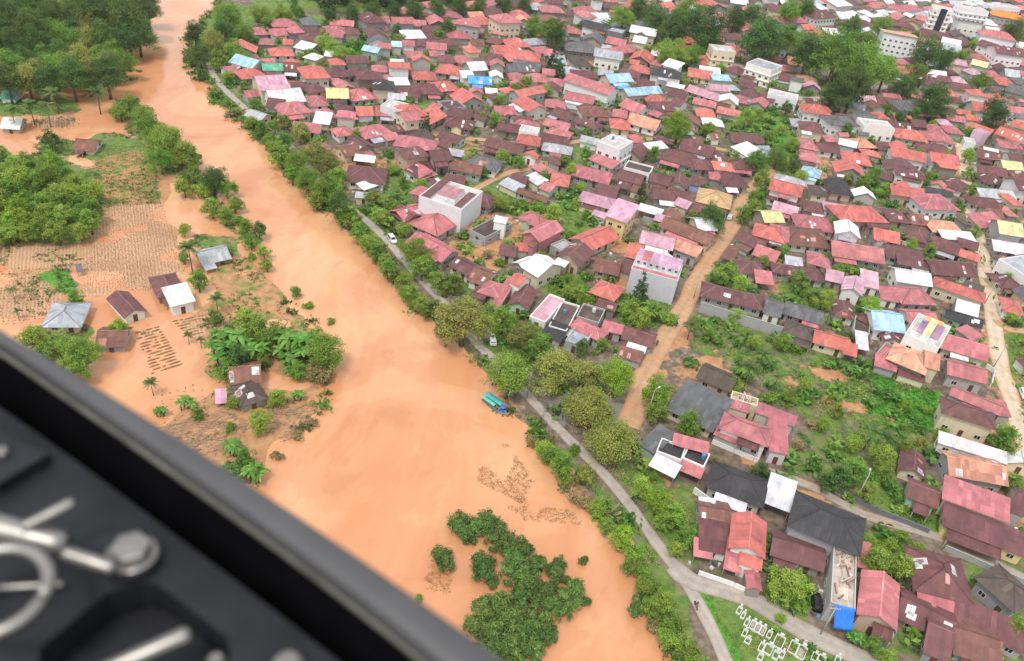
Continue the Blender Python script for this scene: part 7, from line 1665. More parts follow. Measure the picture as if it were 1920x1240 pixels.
def wall_mb(form, w, d, h, r, col, zb=-.6, th=.15):
    mb = MB(); i = min(.85, .1 * min(w, d)); X, Y = w / 2 - i, d / 2 - i; W2, D2 = w / 2, d / 2
    def zr(x, y):
        if form == 'G': return h + r * (1 - abs(y) / D2) - th
        if form == 'X': return h + r * (1 - abs(x) / W2) - th
        if form == 'S': return h + r * (y + D2) / d - th
        if form == 'B': return h + r * (D2 - y) / d - th
        return h + .25 - th
    cs = [(-X, -Y), (X, -Y), (X, Y), (-X, Y)]
    for k in range(4):
        p, q = cs[k], cs[(k + 1) % 4]
        pts = [(p[0], p[1], zb), (q[0], q[1], zb), (q[0], q[1], zr(*q))]
        if (form == 'G' and k in (1, 3)) or (form == 'X' and k in (0, 2)):
            mx, my = (p[0] + q[0]) / 2, (p[1] + q[1]) / 2; pts.append((mx, my, zr(mx, my)))
        pts.append((p[0], p[1], zr(*p)))
        mb.face(pts, col)
    return mb, X, Y
def ridge_mb(ridges, col):
    mb = MB()
    for p, q in ridges:
        p, q = Vector(p), Vector(q); dd = (q - p)
        if dd.length < .4: continue
        dd.normalize(); s = dd.cross(Vector((0, 0, 1))).normalized() * .17; up = Vector((0, 0, .07))
        z = Vector((0, 0, .02))
        mb.face([p - s - z, q - s - z, q + up, p + up], col); mb.face([p + up, q + up, q + s - z, p + s - z], col)
    return mb
def flat_block(w, d, h, col, deckcol, pt=.22, ph=.55, zb=-.6):
    """walls with a parapet, and the deck"""
    mb = MB(); X, Y = w / 2, d / 2; x, y = X - pt, Y - pt
    o = [(-X, -Y), (X, -Y), (X, Y), (-X, Y)]; n = [(-x, -y), (x, -y), (x, y), (-x, y)]
    for k in range(4):
        a, b = o[k], o[(k + 1) % 4]; c, e = n[k], n[(k + 1) % 4]
        mb.face([(a[0], a[1], zb), (b[0], b[1], zb), (b[0], b[1], h), (a[0], a[1], h)], col)
        mb.face([(a[0], a[1], h), (b[0], b[1], h), (e[0], e[1], h), (c[0], c[1], h)], tuple(min(.85, q * 1.1) for q in col))
        mb.face([(c[0], c[1], h), (e[0], e[1], h), (e[0], e[1], h - ph - .05), (c[0], c[1], h - ph - .05)], col)
    dk = MB(); dk.face([(-x, -y, h - ph), (x, -y, h - ph), (x, y, h - ph), (-x, y, h - ph)], deckcol, [(-x, -y), (x, -y), (x, y), (-x, y)])
    return mb, dk
def jit(c, k=.12):
    f = 1 + RND.uniform(-k, k); return tuple(min(.85, max(.01, v * f * (1 + RND.uniform(-.05, .05)))) for v in c)
def pick_wall(code):
    if code: return jit(WPAL[code], .06)
    return jit(RND.choice([WPAL['w'], WPAL['w'], WPAL['c'], WPAL['c'], (.62, .6, .56), WPAL['g'], (.5, .47, .43), (.4, .37, .34), (.3, .28, .26), (.4, .5, .42), (.45, .36, .31), (.25, .2, .17)]), .1)
def put(mesh, name, parent, loc, rz, sx, sz, sy=1):
    o = bpy.data.objects.new(name, mesh); COL.objects.link(o); o.parent = parent
    o.location = loc; o.rotation_euler = (0, 0, rz); o.scale = (sx, sy, sz); return o
def openings(root, X, Y, h, ang, dx, dy, camdir, px, flush=0):
    """windows and a door on the walls that face the camera side"""
    wm = window_mesh(); rows = [1.55] if h < 5 else [1.55 + 3.0 * k for k in range(max(1, int((h - .6) // 2.9)))]
    for nrm, half, off, rz in (((0, -1), X, Y, 0), ((1, 0), Y, X, math.pi / 2), ((-1, 0), Y, X, -math.pi / 2)):
        wx, wy = nrm[0] * math.cos(ang) - nrm[1] * math.sin(ang), nrm[0] * math.sin(ang) + nrm[1] * math.cos(ang)
        if wx * camdir[0] + wy * camdir[1] < .12: continue
        n = max(1, int(2 * half / (3.0 if px > 40 else 3.8)))
        for zr_, z in enumerate(rows):
            for k in range(n):
                t = (-half + (k + .5) * 2 * half / n)
                lx, ly = (t, -off) if rz == 0 else ((off, t) if rz > 0 else (-off, -t))
                ex, ey = nrm[0] * .012, nrm[1] * .012
                gx = (lx + ex) * math.cos(ang) - (ly + ey) * math.sin(ang) + dx; gy = (lx + ex) * math.sin(ang) + (ly + ey) * math.cos(ang) + dy
                isdoor = zr_ == 0 and rz == 0 and k == n // 2
                if isdoor: put(wm['d'], 'door', root, (gx, gy, 1.05), ang + rz, 1.0, 2.1)
                else: put(wm['w'], 'window', root, (gx, gy, z), ang + rz, min(1.5, 1.2 * half / n + .35), 1.2)
RIDGE_LIGHT = 'rRmos'
def add_block(root, b, R0, first, simple_only=False):
    x, y, w, d, h, ang, col, form, wl_ = b; px = w * 1500 / math.hypot(x, y, 118) * .95
    rx, ry, ra = R0
    dx0, dy0 = x - rx, y - ry
    dx = dx0 * math.cos(-ra) - dy0 * math.sin(-ra); dy = dx0 * math.sin(-ra) + dy0 * math.cos(-ra); da = ang - ra
    rc = jit(PAL[col]); wc = pick_wall(wl_)
    camdir = (-rx / math.hypot(rx, ry), -ry / math.hypot(rx, ry))
    cd = (camdir[0] * math.cos(-ra) - camdir[1] * math.sin(-ra), camdir[0] * math.sin(-ra) + camdir[1] * math.cos(-ra))
    pre = '' if first else 'wing_'
    def done(mb, nm, mat):
        mb.xform(da, dx, dy); return mb.build(nm, mat, root)
    if form in 'FPQLA':
        wc2 = wc if wl_ else jit(PAL['w'] if col == 'w' else WPAL['g'], .05)
        dk = {'w': (.52, .5, .48), 'c': (.5, .52, .54), 't': (.5, .43, .36)}.get(col, rc)
        wmb, dmb = flat_block(w, d, h, wc2, dk)
        if form == 'A':
            n = 14
            for k in range(n):
                t0, t1 = -1 + 2 * k / n, -1 + 2 * (k + 1) / n
                z0, z1 = h + 1.6 * math.sqrt(max(0, 1 - t0 * t0)), h + 1.6 * math.sqrt(max(0, 1 - t1 * t1))
                for yy in (-d / 2 - .02, -d / 2 + .28): wmb.face([(t0 * w / 2, yy, h), (t1 * w / 2, yy, h), (t1 * w / 2, yy, z1), (t0 * w / 2, yy, z0)], wc2)
                wmb.face([(t0 * w / 2, -d / 2 - .02, z0), (t1 * w / 2, -d / 2 - .02, z1), (t1 * w / 2, -d / 2 + .28, z1), (t0 * w / 2, -d / 2 + .28, z0)], wc2)
        done(wmb, pre + 'wall', M_WALL); done(dmb, pre + 'roof_deck', M_DECK)
        if h > 7.5 and form == 'F':
            for k in range(1, int(h // 3)):
                q = MB(); q.box(-w / 2 - .35, w / 2 + .35, -d / 2 - .5, d / 2 + .1, 3.0 * k - .12, 3.0 * k + .12, wc2); done(q, 'floor_band', M_WALL)
        if h > 15:
            q = MB(); q.box(-w * .12, w * .2, -d / 2 - .75, -d / 2 - .52, 1, h + .8, (.03, .035, .05)); done(q, 'dark_panel', M_DECK)
        if col == 't':
            for k in range(26):
                q = MB(); L_ = RND.uniform(.5, 3.2); q.box(-L_ / 2, L_ / 2, -.12, .12, h - .5, h - .5 + RND.uniform(.1, .6), RND.choice([(.5, .42, .36), (.62, .58, .52), (.3, .2, .18), (.42, .28, .24)]))
                q.xform(RND.gauss(1.3, .4), RND.uniform(-w * .35, w * .35), RND.uniform(-d * .35, d * .4)); done(q, 'rubble_piece', M_DECK)
        if col in 'wnk' and RND.random() < .5 and w > 4:
            tx, ty = RND.uniform(-w * .3, w * .3), RND.uniform(0, d * .3); v, f = tube_mesh([(tx, ty, h - .54), (tx, ty, h + .55), (tx, ty, h + .75)], [.5, .5, .2], 10)
            ca, sa = math.cos(da), math.sin(da); finish('water_tank', [(p[0] * ca - p[1] * sa + dx, p[0] * sa + p[1] * ca + dy, p[2]) for p in v], f, RND.choice([M_TANK_O, M_FRAME, M_FRAME]), root)
        def inset(x0, x1, y0, y1, z0, z1, c, nm='inset_roof'):
            q = MB(); t = [(x0, y0, z0), (x1, y0, z0), (x1, y1, z1), (x0, y1, z1)]; q.face(t, c, slope_uv(t))
            for i in range(4):
                p, r = t[i], t[(i + 1) % 4]; q.face([(p[0], p[1], h - .56), (r[0], r[1], h - .56), r, p], wc2)
            done(q, nm, M_ROOF)
        X, Y = w / 2 - .3, d / 2 - .3
        if form == 'P':
            inset(-X, -X + w * .2, -Y + .6, Y, h - .1, h + .25, PAL['m']); inset(-X + w * .26, X * .45, -Y + 3, Y * .4, h + .6, h + 1.1, (.4, .2, .22)); inset(X - w * .2, X - .4, -Y + .8, Y - 3, h - .15, h + .1, PAL['m'])
        if form == 'Q':
            inset(-X * .62, -X * .22, -Y + 3.2, Y - 2.5, h - .1, h + .3, (.36, .2, .3)); inset(X * .3, X * .8, -Y + 3.2, Y - 2.0, h - .1, h + .3, (.36, .2, .3))
            inset(-X * .2, X * .27, -Y + 2.6, Y - 1.5, h + .5, h + 1.0, (.75, .62, .34)); inset(-X * .5, X * .6, Y - 2.4, Y - .4, h + .2, h + .7, (.75, .4, .16))
        if form == 'L':
            inset(-X, X, -Y * .2, Y, h + .9, h + 1.5, (.56, .34, .48)); inset(-X, X, -Y, -Y + 1.5, h - .2, h + .05, PAL['r']); inset(-X * .75, -X * .35, -Y * .18, Y * .98, h + 1.03, h + 1.6, PAL['r'], 'red_roof_strip')
            wm = window_mesh()
            for k in range(7):
                px_ = -X + (k + .5) * 2 * X / 7; gx, gy = px_, -Y * .2 - .03
                put(wm['w'], 'clerestory_window', root, (gx * math.cos(da) - gy * math.sin(da) + dx, gx * math.sin(da) + gy * math.cos(da) + dy, h + .28), da, .9, .9)
        if px > 16 and w > 3.5 and form not in 'PL': openings(root, w / 2, d / 2, h - .4, da, dx, dy, cd, px)
        return
    rmb, ridges, r = roof_mb(form, w, d, h, rc)
    wmb, X, Y = wall_mb(form, w, d, h, r, wc)
    if form in 'SB' and (w * d < 34 or col == 'w') and not wl_:
        pm = MB(); i = .25
        for sx in (-1, 1):
            for sy in (-1, 1):
                cx, cy = sx * (w / 2 - i), sy * (d / 2 - i); zt = h - .16 + (r * (cy + d / 2) / d if form == 'S' else r * (d / 2 - cy) / d)
                pm.box(cx - .07, cx + .07, cy - .07, cy + .07, -.5, zt, (.3, .25, .2))
        if col != 'w' and RND.random() < .55: done(wmb, pre + 'wall', M_WALL)
        else: done(pm, pre + 'posts', M_WALL)
    else:
        done(wmb, pre + 'wall', M_WALL)
        if px > 26 and w > 3.5: openings(root, X, Y, h, da, dx, dy, cd, px)
    ro = done(rmb, pre + 'roof', M_ROOF)
    if px > 24 and form in 'GXHSB' and w > 4.5:
        tops = roof_faces(form, w, d, h)[0]
        npatch = RND.choice((5, 7)) if PATCH else (RND.randint(1, 4) if RND.random() < (.4 if col in 'msn' else 0 if col == 'w' else .15) else 0)
        for k in range(npatch):
            f = tops[0 if RND.random() < .75 else RND.randrange(len(tops))]; A, B_, D_ = Vector(f[0]), Vector(f[1]), Vector(f[-1])
            eu, ev = (B_ - A), (D_ - A); lu, lv = eu.length, ev.length
            if lu < 2 or lv < 2: continue
            pw, pl_ = RND.choice((.8, .8, 1.6)) / lu, min(.45, RND.uniform(1.2, 2.8) / lv); hipq = form == 'H'
            u0 = RND.uniform(.3 if hipq else .03, (.68 if hipq else .97) - pw); v0 = RND.uniform(.05, .5 if hipq else .93 - pl_); nn = eu.cross(ev).normalized(); nn = nn if nn.z > 0 else -nn
            ev2 = ev - eu * (ev.dot(eu) / eu.dot(eu)); P0 = A + nn * .035
            qd = [P0 + eu * u0 + ev2 * v0, P0 + eu * (u0 + pw) + ev2 * v0, P0 + eu * (u0 + pw) + ev2 * (v0 + pl_), P0 + eu * u0 + ev2 * (v0 + pl_)]
            pc = RND.choice([(.7, .7, .7), (.6, .6, .62), (.55, .3, .3), (.45, .2, .15), (.5, .48, .47)]); q = MB(); q.face(qd, pc, slope_uv(qd)); q.face([p - nn * .03 for p in reversed(qd)], pc); q.xform(da, dx, dy); q.build('patch_sheet', M_ROOF, ro)
        if first and px > 28 and w > 6.5 and kind_now == 'house' and RND.random() < .5:
            aw, ad, ah = w * RND.uniform(.3, .7), RND.uniform(1.8, 3.2), max(1.9, h - .35); ax = RND.uniform(-(w - aw) / 2, (w - aw) / 2); ac = jit(PAL[RND.choice([col, col, 'm', 'r', 'w', 'g', 's'])])
            am, _, ar = roof_mb('S', aw, ad, ah - .45, ac); am.xform(0, ax, -d / 2 - ad / 2 + .35); done(am, 'porch_roof', M_ROOF)
            if RND.random() < .5: pm, _, _ = wall_mb('S', aw * .9, ad * .9, ah - .5, ar, wc); pm.xform(0, ax, -d / 2 - ad / 2 + .35); done(pm, 'porch_wall', M_WALL)
            else:
                for sx in (-1, 1): pm = MB(); cx = ax + sx * (aw / 2 - .2); pm.box(cx - .07, cx + .07, -d / 2 - ad + .45, -d / 2 - ad + .6, -.4, ah - .5, (.5, .46, .42)); done(pm, 'porch_post', M_WALL)
    if px > 30 and ridges:
        lc = tuple(min(.8, v * 1.35 + .03) for v in rc) if col in RIDGE_LIGHT and RND.random() < .6 else tuple(v * .6 for v in rc)
        q = ridge_mb(ridges, lc); q.xform(da, dx, dy); q.build('ridge_cap', M_ROOF, ro)
for kind_, label, blocks in HOUSES:
    b = blocks[0]; label = say(label)
    left_bank = bool(in_poly(np.array([b[0]]), np.array([b[1]]), LEFT)[0])
    root = empty(kind_, (b[0], b[1], -.12 if left_bank else .5), b[5], label, kind_, {'house': 'houses of the riverside town', 'shed': 'sheds and lean-tos between the houses', 'building': 'taller buildings of the town'}[kind_])
    kind_now = kind_; PATCH = 'sheets' in label or 'rustier' in label
    for i, q in enumerate(blocks): add_block(root, q, (b[0], b[1], b[5]), i == 0)
# everything smaller or farther: one mass of small roofs and sheds
far = MB(); farw = MB()
for q in FAR_HOUSES:
    x, y, w, d, h = [v / 10 for v in q[:5]]; ang = q[5] / 100; g = .5; col, form, wl_ = FAR_COLOURS[q[6]], FAR_FORMS[q[7]], ''
    form = form if form in 'GXHYSB' else 'S'
    rmb, ridges, r = roof_mb(form, w, d, h, jit(PAL[col], .18)); wmb, X, Y = wall_mb(form, w, d, h, r, pick_wall(wl_))
    for src, dst in ((rmb, far), (wmb, farw)):
        src.xform(ang, x, y, g); o = len(dst.v); dst.v += src.v; dst.f += [tuple(i + o for i in f) for f in src.f]; dst.c += src.c; dst.u += src.u; dst.m += src.m
fr = empty('distant_houses', (0, 0, 0), 0, 'crowded small roofs and sheds filling the town between larger houses'); fr['kind'] = 'stuff'
for mb_, nm, mt in ((far, 'roofs', M_ROOF), (farw, 'walls', M_WALL)):
    o = mb_.build(nm, mt, fr); o['kind'] = 'stuff'

# ------------------------------------------------------------------ vegetation
def leaf_quads(pos, nrm, size, aspect, rng):
    n = len(pos)
    nrm = nrm / np.linalg.norm(nrm, axis=1, keepdims=True)
    rv = rng.normal(size=(n, 3)); t = np.cross(nrm, rv); t /= np.linalg.norm(t, axis=1, keepdims=True) + 1e-9
    b = np.cross(nrm, t); s = size[:, None]
    v = np.stack([pos - t * s * .5, pos - b * s * aspect * .5 + nrm * s * .08, pos + t * s * .5, pos + b * s * aspect * .5 + nrm * s * .08], 1)
    return v.reshape(-1, 3), np.arange(n * 4).reshape(n, 4)
LEAFCOL = {'a': ((0.099, 0.198, 0.03), (0.297, 0.468, 0.076)), 'd': ((0.05, 0.11, 0.029), (0.145, 0.256, 0.06)), 'l': ((0.165, 0.271, 0.039), (0.413, 0.541, 0.097)), 'o': ((0.181, 0.227, 0.048), (0.445, 0.454, 0.124)), 'q': ((0.215, 0.278, 0.041), (0.55, 0.55, 0.138)), 'y': ((0.14, 0.293, 0.025), (0.38, 0.55, 0.062)), 't': ((0.055, 0.122, 0.029), (0.185, 0.287, 0.066)), 'u': ((0.124, 0.241, 0.033), (0.33, 0.484, 0.076)), 'w': ((0.231, 0.191, 0.083), (0.495, 0.395, 0.179)), 'c': ((0.04, 0.104, 0.031), (0.112, 0.195, 0.054))}
RAT = dict(a=1.1, d=1.15, l=.95, o=.9, q=.9, y=1.1, c=2.0, p=1.5, b=.9, n=.75, u=.62, w=.6, t=1.4)
def crown(kind, seed, n, leaf):
    """unit-wide crown standing on a stem of the right height"""
    rng = np.random.default_rng(seed); H = RAT[kind]
    if kind in 'uw':
        lobes = [(rng.uniform(-.28, .28), rng.uniform(-.28, .28), rng.uniform(.1, .28), rng.uniform(.18, .28)) for _ in range(7)]
    elif kind == 'c':
        lobes = [(rng.normal() * .04, rng.normal() * .04, H * (.2 + .1 * k), .42 * (1 - k / 9)) for k in range(8)]
    else:
        zc = H * (.58 if kind != 't' else .64); lobes = [(0, 0, zc, .32)]
        for k in range(15):
            a = 2 * math.pi * k / 15 + rng.uniform(-.5, .5); rr = rng.uniform(.1, .40)
            lobes.append((math.cos(a) * rr, math.sin(a) * rr, zc + rng.uniform(-.36, .16) * (1 if kind in 'adyt' else .7), rng.uniform(.08, .23)))
        lobes.append((rng.uniform(-.1, .1), rng.uniform(-.1, .1), H - .2, .2))
    L = np.array(lobes); wgt = L[:, 3] ** 2; wgt /= wgt.sum()
    nc = max(30, n // 42); li = rng.choice(len(L), nc, p=wgt)
    dv = rng.normal(size=(nc, 3)); dv[:, 2] += .35; dv /= np.linalg.norm(dv, axis=1, keepdims=True)
    cc = L[li, :3] + dv * (L[li, 3] * rng.uniform(.72, 1.02, nc))[:, None]
    cb = rng.random(nc)
    ci = rng.integers(0, nc, n)
    sd = .052 if kind not in 'uw' else .06
    pos = cc[ci] + rng.normal(size=(n, 3)) * np.array([sd, sd, sd * .7])
    pos[:, 2] = np.maximum(pos[:, 2], .02)
    nr = dv[ci] * .55 + rng.normal(size=(n, 3)) * .5 + np.array([0, 0, .35])
    v, q = leaf_quads(pos, nr, leaf * rng.uniform(.7, 1.3, n), .55, rng)
    c0, c1 = np.array(LEAFCOL[kind][0]), np.array(LEAFCOL[kind][1])
    t = np.clip(cb[ci] * .55 + rng.random(n) * .45, 0, 1)[:, None]
    col = c0 + (c1 - c0) * t
    if kind == 'q': k = rng.random(n) < .12; col[k] = (.34, .30, .09)
    if kind == 'o': k = rng.random(n) < .06; col[k] = (.26, .19, .06)
    col = np.repeat(np.concatenate([col, np.ones((n, 1))], 1), 4, 0)
    return v, q, col
def trunk(kind, seed):
    rng = random.Random(seed); H = RAT[kind]; zc = H * .62; V, F = [], []
    def add(p, r):
        v, f = tube_mesh(p, r, 6); o = len(V); V.extend(v); F.extend([tuple(i + o for i in q) for q in f])
    add([(0, 0, -.08), (rng.uniform(-.02, .02), rng.uniform(-.02, .02), zc * .5), (rng.uniform(-.03, .03), rng.uniform(-.03, .03), zc)], [.045, .034, .02])
    if kind == 'c': add([(0, 0, zc), (0, 0, H * .97)], [.02, .006])
    else:
        for k in range(6):
            a = k * 1.05 + rng.uniform(-.3, .3); z0 = zc * rng.uniform(.5, .85); rr = rng.uniform(.22, .36)
            add([(0, 0, z0), (math.cos(a) * rr * .5, math.sin(a) * rr * .5, z0 + .1), (math.cos(a) * rr, math.sin(a) * rr, zc + rng.uniform(0, .2))], [.02, .014, .005])
    return V, F
def mesh_only(o):
    me = o.data; COL.objects.unlink(o); bpy.data.objects.remove(o); return me
PROTO = {}
for k in 'adloqyt':
    for big in (0, 1):
        PROTO[k, big] = []
        for s in range(3):
            v, q, c = crown(k, hash((ord(k), big, s)) % 9999, 9000 if big else 3600, .036 if big else .056)
            cm = mesh_only(np_mesh('crown', v, q, M_LEAF, c)); tv, tf = trunk(k, ord(k) * 10 + s); tm = mesh_only(finish('trunk', tv, tf, M_BARK, None, None, None, True))
            PROTO[k, big].append((cm, tm))
for k in 'uw': PROTO[k, 0] = [(mesh_only(np_mesh('shrub', *(lambda r: (r[0], r[1], M_LEAF, r[2]))(crown(k, 50 + s * 7 + ord(k), 1500, .085)))), None) for s in range(3)]
v, q, c = crown('c', 91, 2600, .07); PROTO['c', 0] = [(mesh_only(np_mesh('crown', v, q, M_LEAF, c)), mesh_only(finish('trunk', *trunk('c', 5), M_BARK, None, None, None, True)))]
def frond(V, F, C, base, az, elev, length, droop, pairs, lw, ll, col, rng):
    """one arching frond with paired leaflets"""
    d = np.array([math.cos(az), math.sin(az), 0]); s = np.array([-math.sin(az), math.cos(az), 0]); up = np.array([0, 0, 1.])
    P = []
    for i in range(pairs + 1):
        t = i / pairs; P.append(base + d * length * (t * math.cos(elev) + .12 * t * t) + up * length * (t * math.sin(elev) - droop * t * t))
    for i in range(1, pairs + 1):
        t = i / pairs; l_ = ll * (.55 + .9 * t * (1 - t) * 2) * (1 if t < .95 else .6); ax = P[i] - P[i - 1]; ax /= np.linalg.norm(ax)
        for sg in (-1, 1):
            dirn = s * sg * .8 + ax * .5 - up * (.25 + .15 * rng.random()); dirn /= np.linalg.norm(dirn)
            a, b = P[i] - ax * lw * .5, P[i] + ax * lw * .5; tip = P[i] + dirn * l_; o = len(V)
            mid = P[i] + dirn * l_ * .55
            V += [a, b, mid + ax * lw * .42, tip, mid - ax * lw * .42]; F.append((o, o + 1, o + 2, o + 3, o + 4)); k = .75 + .5 * rng.random(); C += [tuple(x * k for x in col) + (1,)] * 5
def palm_like(kind, seed):
    rng = random.Random(seed); V, F, C = [], [], []
    if kind == 'p':
        top = np.array([.06, .03, 1.2])
        for k in range(20):
            el = rng.uniform(-.25, 1.1); frond(V, F, C, top, k * 2.4 + rng.uniform(-.2, .2), el, rng.uniform(.44, .54), .42, 12, .035, .15, rng.choice([(0.08, 0.16, 0.032), (0.112, 0.208, 0.04), (0.16, 0.208, 0.064)]), rng)
        tv, tf = tube_mesh([(0, 0, -.05), (.02, .0, .4), (.05, .02, .85), (.06, .03, 1.2)], [.035, .027, .023, .02], 7)
        return V, F, C, tv, tf
    TV, TF = [], []
    for j in range(6):      # banana: broad single blades
        a = rng.uniform(0, 6.28); r = rng.uniform(.05, .32); bx, by = math.cos(a) * r, math.sin(a) * r; hh = rng.uniform(.35, .6)
        tv, tf = tube_mesh([(bx, by, -.05), (bx, by, hh)], [.035, .02], 6); o = len(TV); TV += tv; TF += [tuple(i + o for i in q) for q in tf]
        for k in range(8):
            az = k * .79 * 3 + rng.uniform(-.3, .3); el = rng.uniform(.3, 1.2); L = rng.uniform(.3, .42); w = .055
            col = rng.choice([(0.096, 0.24, 0.032), (0.144, 0.32, 0.048), (0.208, 0.384, 0.08)]); d = np.array([math.cos(az), math.sin(az), 0]); s = np.array([-math.sin(az), math.cos(az), 0]); prev = None
            for i in range(6):
                t = i / 5; p = np.array([bx, by, hh]) + d * L * t * math.cos(el * .7) + np.array([0, 0, 1]) * L * (t * math.sin(el) - .75 * t * t); ww = w * math.sin(math.pi * min(.97, t * .85 + .1)) + .004
                row = (p - s * ww - np.array([0, 0, ww * .4]), p, p + s * ww - np.array([0, 0, ww * .4]))
                if prev is not None:
                    o = len(V); V += [prev[0], prev[1], row[1], row[0], prev[1], prev[2], row[2], row[1]]; F += [(o, o + 1, o + 2, o + 3), (o + 4, o + 5, o + 6, o + 7)]; C += [tuple(col) + (1,)] * 8
                prev = row
    return V, F, C, TV, TF
for s in range(4):       # sago-like clumps: a dense dome of long drooping blades
    rng = np.random.default_rng(300 + s); nl = 3400; L = np.array([(rng.uniform(-.26, .26), rng.uniform(-.26, .26), rng.uniform(.16, .34), rng.uniform(.17, .27)) for _ in range(8)])
    nc = 90; li = rng.integers(0, 8, nc); dv = rng.normal(size=(nc, 3)); dv[:, 2] = np.abs(dv[:, 2]) * .9 + .1; dv /= np.linalg.norm(dv, axis=1, keepdims=True); cc = L[li, :3] + dv * L[li, 3][:, None]; cb = rng.random(nc)
    ci = rng.integers(0, nc, nl); pos = cc[ci] + rng.normal(size=(nl, 3)) * .045; pos[:, 2] = np.maximum(pos[:, 2], .01); nr = dv[ci] * .7 + rng.normal(size=(nl, 3)) * .5 + np.array([0, 0, .2])
    v, q = leaf_quads(pos, nr, rng.uniform(.07, .13, nl), .26, rng); tt = np.clip(cb[ci] * .6 + rng.random(nl) * .4, 0, 1)[:, None] ** 1.3
    col = np.array((.075, .155, .035)) + (np.array((.29, .43, .11)) - np.array((.075, .155, .035))) * tt; col = np.repeat(np.concatenate([col, np.ones((nl, 1))], 1), 4, 0)
    PROTO.setdefault(('n', 0), []).append((mesh_only(np_mesh('palm_clump', v, q, M_LEAF, col)), None))
for k in 'pb':
    PROTO[k, 0] = []
    for s in range(3):
        V, F, C, tv, tf = palm_like(k, 31 + s * 13)
        cm = mesh_only(finish('fronds', V, F, M_LEAF, None, C)); tm = mesh_only(finish('trunk', tv, tf, M_BARK, None, None, None, True)) if tv else None
        PROTO[k, 0].append((cm, tm))
TNAME = dict(a='leafy_tree', d='evergreen_tree', l='light_leafed_tree', o='spreading_tree', q='spreading_tree', y='bright_leafed_tree', t='forest_tree', c='conifer', p='palm_tree', b='banana_clump', n='palm_clump', u='shrub', w='shrub')
TCAT = dict(leafy_tree='tree', evergreen_tree='tree', light_leafed_tree='tree', spreading_tree='tree', bright_leafed_tree='tree', forest_tree='tree', conifer='tree', palm_tree='palm tree', banana_clump='banana plant', palm_clump='palm', shrub='shrub')
TGRP = dict(leafy_tree='leafy trees along the banks and between houses', evergreen_tree='dark evergreen trees of the town', light_leafed_tree='light green trees of banks and yards', spreading_tree='wide spreading trees of banks and yards', bright_leafed_tree='lime green trees of banks and yards', forest_tree='trees of the riverside forest', conifer='pointed conifers in the town', palm_tree='coconut palms', banana_clump='banana clumps', palm_clump='palm clumps standing in the flood', shrub='shrubs on the banks and plots')
for label, k, x, y, d, g in TREES:
    label = say(label)
    nm = TNAME[k]; ps = PROTO[k, 1 if (k, 1) in PROTO and d > 8.5 else 0]; cm, tm = RND.choice(ps)
    rz = RND.uniform(0, 6.28)
    if tm is None:
        o = bpy.data.objects.new(nm, cm); COL.objects.link(o)
        tag(o, label, TCAT[nm], TGRP[nm])
    else:
        o = empty(nm, (0, 0, 0), 0, label, TCAT[nm], TGRP[nm])
        for me, pn in ((cm, 'fronds' if k in 'pb' else 'crown'), (tm, 'trunk')):
            c_ = bpy.data.objects.new(pn, me); COL.objects.link(c_); c_.parent = o
    o.location = (x, y, g); o.rotation_euler = (0, 0, rz); sz = RND.uniform(.88, 1.12); o.scale = (d * RND.uniform(.94, 1.06), d * RND.uniform(.94, 1.06), d * sz)

def scatter_in(pl, dens, rng):
    a = np.array(pl); lo, hi = a.min(0), a.max(0); n = int((hi - lo).prod() * dens)
    p = rng.uniform(lo, hi, (n, 2)); return p[in_poly(p[:, 0], p[:, 1], pl)]
def tufts(name, pts, zs, size, leaves, colors, label, spread=.5, tall=.6):
    rng = NPR; n = len(pts)
    if not n: return
    base = np.repeat(np.concatenate([pts, zs[:, None]], 1), leaves, 0); sz = np.repeat(size, leaves)
    off = rng.normal(size=(n * leaves, 3)) * np.array([spread, spread, 0]) * sz[:, None]; off[:, 2] = rng.random(n * leaves) * tall * sz
    nr = rng.normal(size=(n * leaves, 3)) * .6 + np.array([0, 0, .7])
    v, q = leaf_quads(base + off, nr, sz * rng.uniform(.5, 1.0, n * leaves), .5, rng)
    cn = np.clip((vnoise(pts[:, 0], pts[:, 1], 8, 61) * .7 + vnoise(pts[:, 0], pts[:, 1], 2.5, 62) * .3 - .2) / .6 * len(colors) + rng.normal(size=n) * .6, 0, len(colors) - 1).astype(int)
    ci = np.repeat(cn, leaves); col = np.array(colors)[ci] * rng.uniform(.6, 1.35, (n * leaves, 1))
    col = np.repeat(np.concatenate([col, np.ones((n * leaves, 1))], 1), 4, 0)
    o = np_mesh(name, v, q, M_LEAF, col); tag(o, label, kind='stuff'); return o
def ground_z(p):
    ix = np.clip(np.searchsorted(xs, p[:, 0]), 1, len(xs) - 1); iy = np.clip(np.searchsorted(ys, p[:, 1]), 1, len(ys) - 1)
    return Z[iy, ix]
def off_roads(p, pad=.4):
    ok = np.ones(len(p), bool)
    for nm, mt, w, ln in ROADS:
        L = np.array(ln)
        for i in range(0, len(L) - 1):
            a, b = L[i], L[i + 1]; ab = b - a; t = np.clip(((p - a) @ ab) / max(1e-6, ab @ ab), 0, 1); dd = np.hypot(*(p - a - t[:, None] * ab).T); ok &= dd > w / 2 + pad
    return ok
wp = []
for pl in GREEN:
    cy = np.mean([q[1] for q in pl]); wp.append(scatter_in(pl, (1.7 if len(pl) == 18 else 2.6) if cy < 230 else (1.1 if cy < 330 else .25), NPR))
wp = np.concatenate(wp); wp = wp[off_roads(wp)]
for pl in MUD: wp = wp[~in_poly(wp[:, 0], wp[:, 1], pl)]
wz = ground_z(wp); k = wz > -.05; wp, wz = wp[k], wz[k]
k = vnoise(wp[:, 0], wp[:, 1], 5, 21) > .3; wp, wz = wp[k], wz[k]
hsz = .26 + .45 * vnoise(wp[:, 0], wp[:, 1], 7, 22) ** 2 * 1.6
